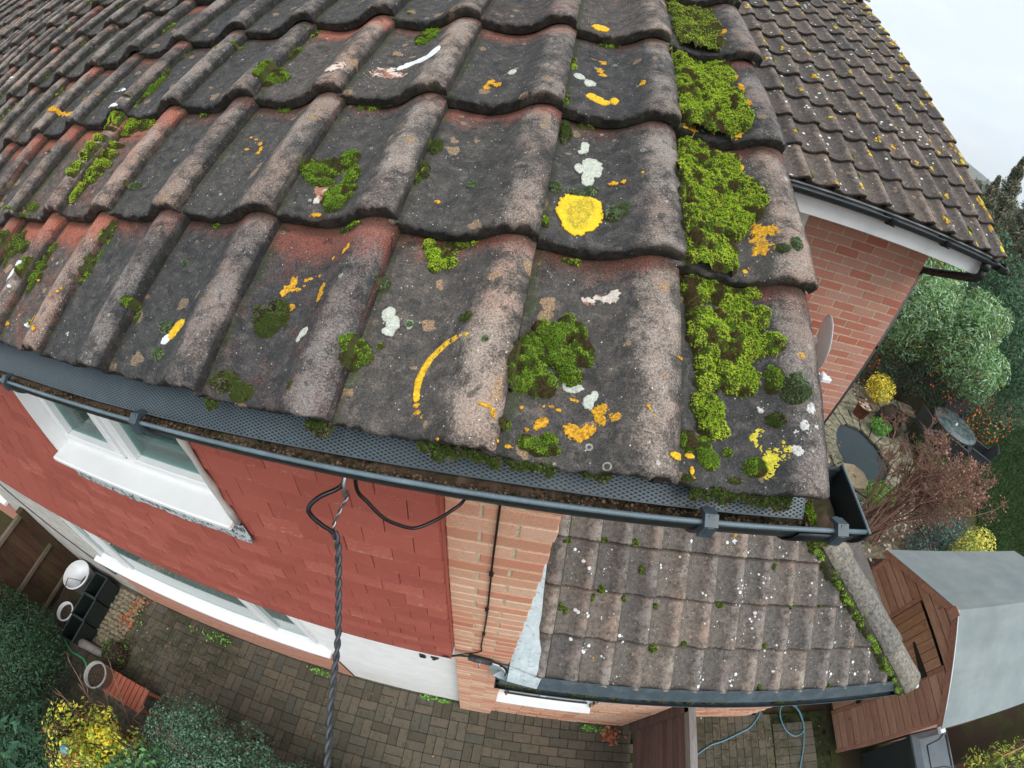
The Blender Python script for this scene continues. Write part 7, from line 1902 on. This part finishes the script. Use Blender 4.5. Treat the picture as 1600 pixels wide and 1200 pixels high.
# bare hydrangea: many forked stems with dry heads
base, tips = [], []
for i in range(38):
    f = i/37
    bx, by = 5.95 + rs_.uniform(-.25, .25), 3.45 + rs_.uniform(-.35, .3)
    a = rs_.uniform(-.5, 1.25); L_ = rs_.uniform(.35, 1.45)
    base.append((bx, by, ZG)); tips.append((bx + L_*math.cos(a)*1.05, by + L_*math.sin(a)*.9, -3.75 + rs_.uniform(-.15, .35) - .15*L_))
hm_, ends = stems(base, tips, .020, 71, sag=.10, forks=3, fl=.36, n=5, spread=.75)
hy = thing('bare_shrub', (6.0, 3.45, ZG), 'large leafless shrub of reddish brown forked twigs beyond the gutter stop end', 'shrub')
hm_.obj('branches', M['bark'], hy, loc=tuple(-Vector((6.0, 3.45, ZG))))
E_ = np.array([tuple(e) for e in ends]); E_ = E_[E_[:, 2] > -4.3]
r = np.random.default_rng(5)
tw = []
for e in E_[r.random(len(E_)) < .9]:
    for _ in range(4):
        d = r.normal(0, 1, 3); d[2] = abs(d[2])*.8; d /= np.linalg.norm(d); tw.append((e, d))
m = MB()
for e, d in tw:
    L_ = r.uniform(.05, .14); p1 = e + d*L_*.5; p2 = p1 + (d + r.normal(0, .5, 3))*L_*.5
    m.tube([tuple(e), tuple(p1), tuple(p2)], [.0055, .0045, .0025], 4, caps=False)
m.obj('twigs', M['bark'], hy, loc=tuple(-Vector((6.0, 3.45, ZG))))
k = E_[(E_[:, 0] > 6.7)]
P = np.repeat(k, 4, 0) + r.normal(0, .06, (4*len(k), 3))
V, F = instance_np(np.array([[-.5, 0, 0], [0, .3, .12], [.5, 0, 0], [0, -.3, .12]]), np.array([[0, 1, 2, 3]]), frames(r.normal(0, 1, P.shape), r.uniform(0, 6.3, len(P)))*(.045*r.uniform(.5, 1.5, len(P)))[:, None, None], P)
c = np.array([(.28, .15, .11), (.20, .10, .075), (.34, .21, .16), (.26, .09, .08)])[r.integers(0, 4, len(P))]
link('dry_leaves', mesh_np('dry_leaves', V - np.array((6.0, 3.45, ZG)), F, [M['leaf']], col=np.repeat(c, 4, 0)), hy)

# table and rattan chairs
tb = thing('garden_table', (9.82, 6.0, ZG), 'round grey glass topped garden table ringed by rattan chairs', 'table')
MB().lathe([(.001, .735), (.60, .735), (.615, .725), (.615, .71), (.58, .70)], 40).obj('table_top', M['glass_table'], tb)
MB().lathe([(.60, .72), (.63, .72), (.63, .69), (.60, .69)], 40).obj('rim', M['rattan'], tb)
for k in range(4): MB().tube([(.42*math.cos(k*1.57+.8), .42*math.sin(k*1.57+.8), .70), (.46*math.cos(k*1.57+.8), .46*math.sin(k*1.57+.8), 0)], .022, 6).obj('leg', M['rattan'], tb)
MB().lathe([(.001, .80), (.02, .79), (.035, .74)], 8).obj('parasol_cap', M['bucket'], tb)
def chair(ang, rr_, label):
    x, y = 9.82 + rr_*math.cos(ang), 6.0 + rr_*math.sin(ang)
    t = thing('rattan_chair', (x, y, ZG), label, 'chair', 'grey rattan chairs around the glass table', rot=(0, 0, ang))
    MB().box((-.25, -.25, .38), (.25, .25, .44), bev=.01).obj('seat', M['rattan'], t)
    MB().add([(.22, -.27, .40), (.22, .27, .40), (.31, .27, .88), (.31, -.27, .88), (.26, -.27, .40), (.26, .27, .40), (.35, .27, .88), (.35, -.27, .88)], [(0, 1, 2, 3), (5, 4, 7, 6), (0, 3, 7, 4), (1, 5, 6, 2), (3, 2, 6, 7)]).tube([(.33, -.28, .885), (.35, 0, .90), (.33, .28, .885)], .018, 6).obj('backrest', M['rattan'], t)
    for s_ in (-1, 1):
        MB().box((-.24, s_*.27-.025, .60), (.30, s_*.27+.025, .64), bev=.008).obj('armrest', M['rattan'], t)
        MB().box((-.22, s_*.27-.012, .40), (.26, s_*.27+.012, .60)).obj('side_panel', M['rattan'], t)
    for sx in (-.22, .24):
        for s_ in (-1, 1): MB().box((sx-.02, s_*.24-.02, 0), (sx+.02, s_*.24+.02, .38)).obj('leg', M['rattan'], t)
chair(math.radians(178), .78, 'rattan chair on the pond side of the glass table, by the dark stones')
chair(math.radians(48), .82, 'rattan chair at the far side of the glass table, against the berry bush')
chair(math.radians(228), .85, 'rattan chair nearest the green mound, with its back to the bare shrub')
chair(math.radians(-42), .85, 'rattan chair on the lawn side of the glass table')

# berries, willow-like shrub, hedges, conifers
bl = [(8.9, 8.0, -4.1, .6, .45, .75), (9.6, 7.6, -4.0, .6, .5, .85), (10.4, 7.3, -4.1, .6, .45, .75), (11.1, 6.9, -4.1, .6, .5, .75), (11.8, 6.5, -4.2, .6, .5, .65)]
bb_ = plant('berry_bush', 'dark green pyracantha bush dotted with orange red berries behind the table', 'shrub', bl, 9500, .055, [((.028, .075, .035), .5), ((.055, .12, .06), .25), ((.02, .04, .02), .15), ((.13, .07, .05), .1)], 61, lump=2.5)
V, F, c = leaf_cloud(bl, 700, .05, [((.62, .10, .03), .6), ((.60, .22, .04), .4)], 62, elong=1.1, lump=1.2, cut=.50, shell=.15)
link('berries', mesh_np('berries', V - np.array(bb_.location), F, [M['leaf']], col=c), bb_); bb_.children[-1]['kind'] = 'stuff'
bl = [(8.9, 7.9, -2.6, .9, .7, 1.1), (9.7, 7.3, -2.5, .9, .8, 1.25), (10.3, 7.6, -2.7, .9, .7, 1.2), (9.2, 8.5, -2.2, 1., .7, 1.0), (10.6, 6.9, -3.2, .8, .6, .8), (8.3, 8.4, -3.0, .8, .6, 1.2), (9.9, 7.2, -1.9, .7, .6, .6)]
plant('willow_leaved_shrub', 'tall pale silvery green narrow leaved shrub beyond the set back house', 'tree', bl, 30000, .12,
      [((.16, .28, .11), .40), ((.30, .43, .29), .28), ((.085, .165, .055), .26), ((.36, .28, .05), .03), ((.09, .06, .04), .03)], 63, elong=4.2, lump=1.7, up=.3, droop=.1, shell=.6, cut=.33)
bl = [(11.6, 8.3, -2.2, 1., .8, 1.9), (12.2, 7.5, -2.6, .9, .8, 1.7), (12.8, 8.4, -1.9, 1., .9, 2.1), (11.0, 9.1, -1.8, 1., .8, 1.8), (13.4, 7.4, -2.8, .9, .8, 1.5), (12.5, 6.6, -3.3, .7, .7, 1.2)]
plant('evergreen_screen', 'soft mid green evergreen screen at the right edge behind the silvery shrub', 'tree', bl, 26000, .10, [((.055, .13, .065), .45), ((.075, .16, .085), .25), ((.022, .06, .03), .3)], 64, elong=3, lump=1.6)
def conifer(x, y, h, r, n, label, seed, pal, base=ZG):
    rn = np.random.default_rng(seed)
    t = thing('conifer', (x, y, base), label, 'tree', 'tall conifers beyond the garden')
    MB().tube([(0, 0, 0), (0, 0, h*.5), (0, 0, h*.97)], [.16, .09, .015], 8).obj('trunk', M['bark_dark'], t)
    f = rn.random(n)**.75; z = h*(.10 + .90*f)
    tier = np.abs(((f*16) % 1)-.5)*2
    rad = r*(1-f)**.85*(.55+.45*tier)*np.sqrt(rn.random(n))*1.1 + .03
    a = rn.uniform(0, 6.3, n); arm = np.round(a*2.2 + np.floor(f*16)*1.3)/2.2; a = arm + rn.normal(0, .16, n)
    P = np.stack([rad*np.cos(a), rad*np.sin(a), z - .25*rad + rn.normal(0, .04, n)], 1)
    N = np.stack([np.cos(a)*.5, np.sin(a)*.5, np.ones(n)], 1) + rn.normal(0, .45, (n, 3))
    L = np.array([[-.5, 0, 0], [0, .18, .05], [.5, 0, -.06], [0, -.18, .05]])
    V, F = instance_np(L, np.array([[0, 1, 2, 3]]), frames(N, a)*(.20*rn.uniform(.5, 1.4, n)*.5)[:, None, None], P)
    cols = np.array([c_ for c_, w_ in pal]); ci = rn.choice(len(cols), n, p=np.array([w_ for c_, w_ in pal])/sum(w_ for c_, w_ in pal))
    link('crown', mesh_np('crown', V, F, [M['leaf']], col=np.repeat(cols[ci]*rn.uniform(.7, 1.3, (n, 1)), 4, 0)), t)
Pc = [((.115, .115, .062), .4), ((.16, .12, .08), .25), ((.07, .11, .07), .35)]
for i, (u, v, h, r_, lab) in enumerate([(11.7, 10.55, 6.05, 1.5, 'narrow brownish conifer leftmost of the tall pair against the sky'), (12.4, 10.6, 6.9, 1.7, 'tallest brownish conifer at the right edge of the frame'),
        (14.1, 13.7, 5.7, 1.6, 'farther low conifer in front of the hill'), (13.2, 10.2, 6.6, 1.8, 'broad conifer cut by the right edge of the frame'), (10.7, 10.9, 4.6, 1.5, 'shorter conifer just right of the set back verge'), (12.9, 9.5, 5.0, 1.6, 'lower dense conifer below the tallest one')]):
    conifer(u, v, h, r_, 15000, lab, 80+i, Pc)
# far trees and hill


rn = np.random.default_rng(3)
P = np.stack([rn.uniform(-20, 160, 14000), rn.uniform(60, 150, 14000), np.zeros(14000)], 1)
bumps = fbm(P*.09, 3, 3); P[:, 2] = ZG + rn.random(14000)*(2.0+7.5*bumps)
V, F = instance_np(np.array([[-.5, 0, 0], [0, .5, .2], [.5, 0, 0], [0, -.5, .2]]), np.array([[0, 1, 2, 3]]), frames(rn.normal(0, 1, P.shape) + np.array([0, -.5, .8]), rn.uniform(0, 6.3, len(P)))*(2.0*rn.uniform(.6, 1.5, len(P)))[:, None, None], P)
c = np.array([(.075, .085, .055), (.10, .095, .075), (.055, .075, .05)])[rn.integers(0, 3, len(P))]
link('woodland', mesh_np('woodland', V, F, [M['leaf']], col=np.repeat(c, 4, 0)), None, label='distant woodland below the hill', cat='woodland', kind='stuff')
hx, hy_ = np.meshgrid(np.linspace(0, 1, 60), np.linspace(0, 1, 18))
az = np.radians(14 + hx*62); dist = 620 + hy_*480
prof_h = np.interp(np.degrees(az), [14, 30, 38, 43, 47.5, 51, 60, 76], [30, 62, 64, 50, 33, 20, 10, 6])
zz_ = ZG - 4 + (prof_h+6)*np.sin(np.clip(hy_*1.25, 0, 1)*math.pi/2) + 5*(fbm(np.stack([hx.ravel()*18, hy_.ravel()*6], 1), 5, 4).reshape(hx.shape)-.5)*hy_
V = np.stack([dist*np.sin(az), dist*np.cos(az), zz_], 2).reshape(-1, 3)
F = np.array([[r_*60+c_, r_*60+c_+1, (r_+1)*60+c_+1, (r_+1)*60+c_] for r_ in range(17) for c_ in range(59)])
hm2 = NM('hill_woods', .95, .1); _n = hm2.noise(.03, None, 6, .75)
M['hill'] = hm2.done(hm2.ramp(_n, (.35, (.055, .065, .045)), (.65, (.11, .105, .075))), .95, None)
link('hill', mesh_np('hill', V, F, [M['hill']], smooth=True), None, kind='structure')
# lawn and its clipped hedge
poly_sheet('lawn', [(9.2, 2.0), (15, -.5), (22, 8), (13, 7.6), (10.9, 5.2), (9.6, 3.6)], ZG-.055, M['ground'])
def grass(name, pts, n, label, seed):
    r = np.random.default_rng(seed); P = []
    pts = np.array(pts); lo, hi = pts.min(0), pts.max(0)
    Q = r.uniform(lo, hi, (n*3, 2)); ins = np.zeros(len(Q), bool); j = len(pts)-1
    for i in range(len(pts)):
        c = ((pts[i, 1] > Q[:, 1]) != (pts[j, 1] > Q[:, 1])) & (Q[:, 0] < (pts[j, 0]-pts[i, 0])*(Q[:, 1]-pts[i, 1])/(pts[j, 1]-pts[i, 1]+1e-9)+pts[i, 0]); ins ^= c; j = i
    Q = Q[ins][:n]
    B = np.array([[-.02, 0, 0], [.02, 0, 0], [.01, .02, .06]]); R = rotz(r.uniform(0, 6.3, len(Q)))*r.uniform(.7, 1.5, len(Q))[:, None, None]
    V, F = instance_np(B, np.array([[0, 1, 2]]), R, np.concatenate([Q, np.full((len(Q), 1), ZG-.055)], 1))
    f = fbm(Q*1.3, 3, 3)[:, None]
    c = (np.array([[.018, .045, .014]])*(1-f) + np.array([[.038, .080, .022]])*f)*r.uniform(.6, 1.3, (len(Q), 1))
    link(name, mesh_np(name, V, F, [M['leaf']], col=np.repeat(c, 3, 0)), None, label=label, cat='grass', kind='stuff')
grass('grass', [(9.2, 2.0), (15, -.5), (22, 8), (13, 7.6), (10.9, 5.2), (9.6, 3.6)], 60000, 'dark green mown lawn at the right of the garden', 91)
bl = [(17.5+i*.9, 8.6-i*.9, -4.4, .7, .7, .6) for i in range(5)]
plant('golden_hedge', 'bright yellow green clipped hedge at the right edge beyond the lawn', 'hedge', bl, 5000, .09, [((.32, .38, .05), .5), ((.22, .30, .04), .3), ((.12, .20, .03), .2)], 92)

# ------------------------------------------------------------------ damp air between here and the hill
hz_ = bpy.data.materials.new('damp_air'); hz_.use_nodes = True
hz_.node_tree.nodes.clear()
_v = hz_.node_tree.nodes.new('ShaderNodeVolumePrincipled'); _o = hz_.node_tree.nodes.new('ShaderNodeOutputMaterial')
_v.inputs['Color'].default_value = (.86, .91, .96, 1); _v.inputs['Density'].default_value = .0007; _v.inputs['Anisotropy'].default_value = .2
hz_.node_tree.links.new(_v.outputs[0], _o.inputs['Volume'])
MB().box((-1250, -1250, ZG-1.5), (1250, 1250, 72)).obj('haze', hz_, None, kind='stuff')

bpy.context.view_layer.update()
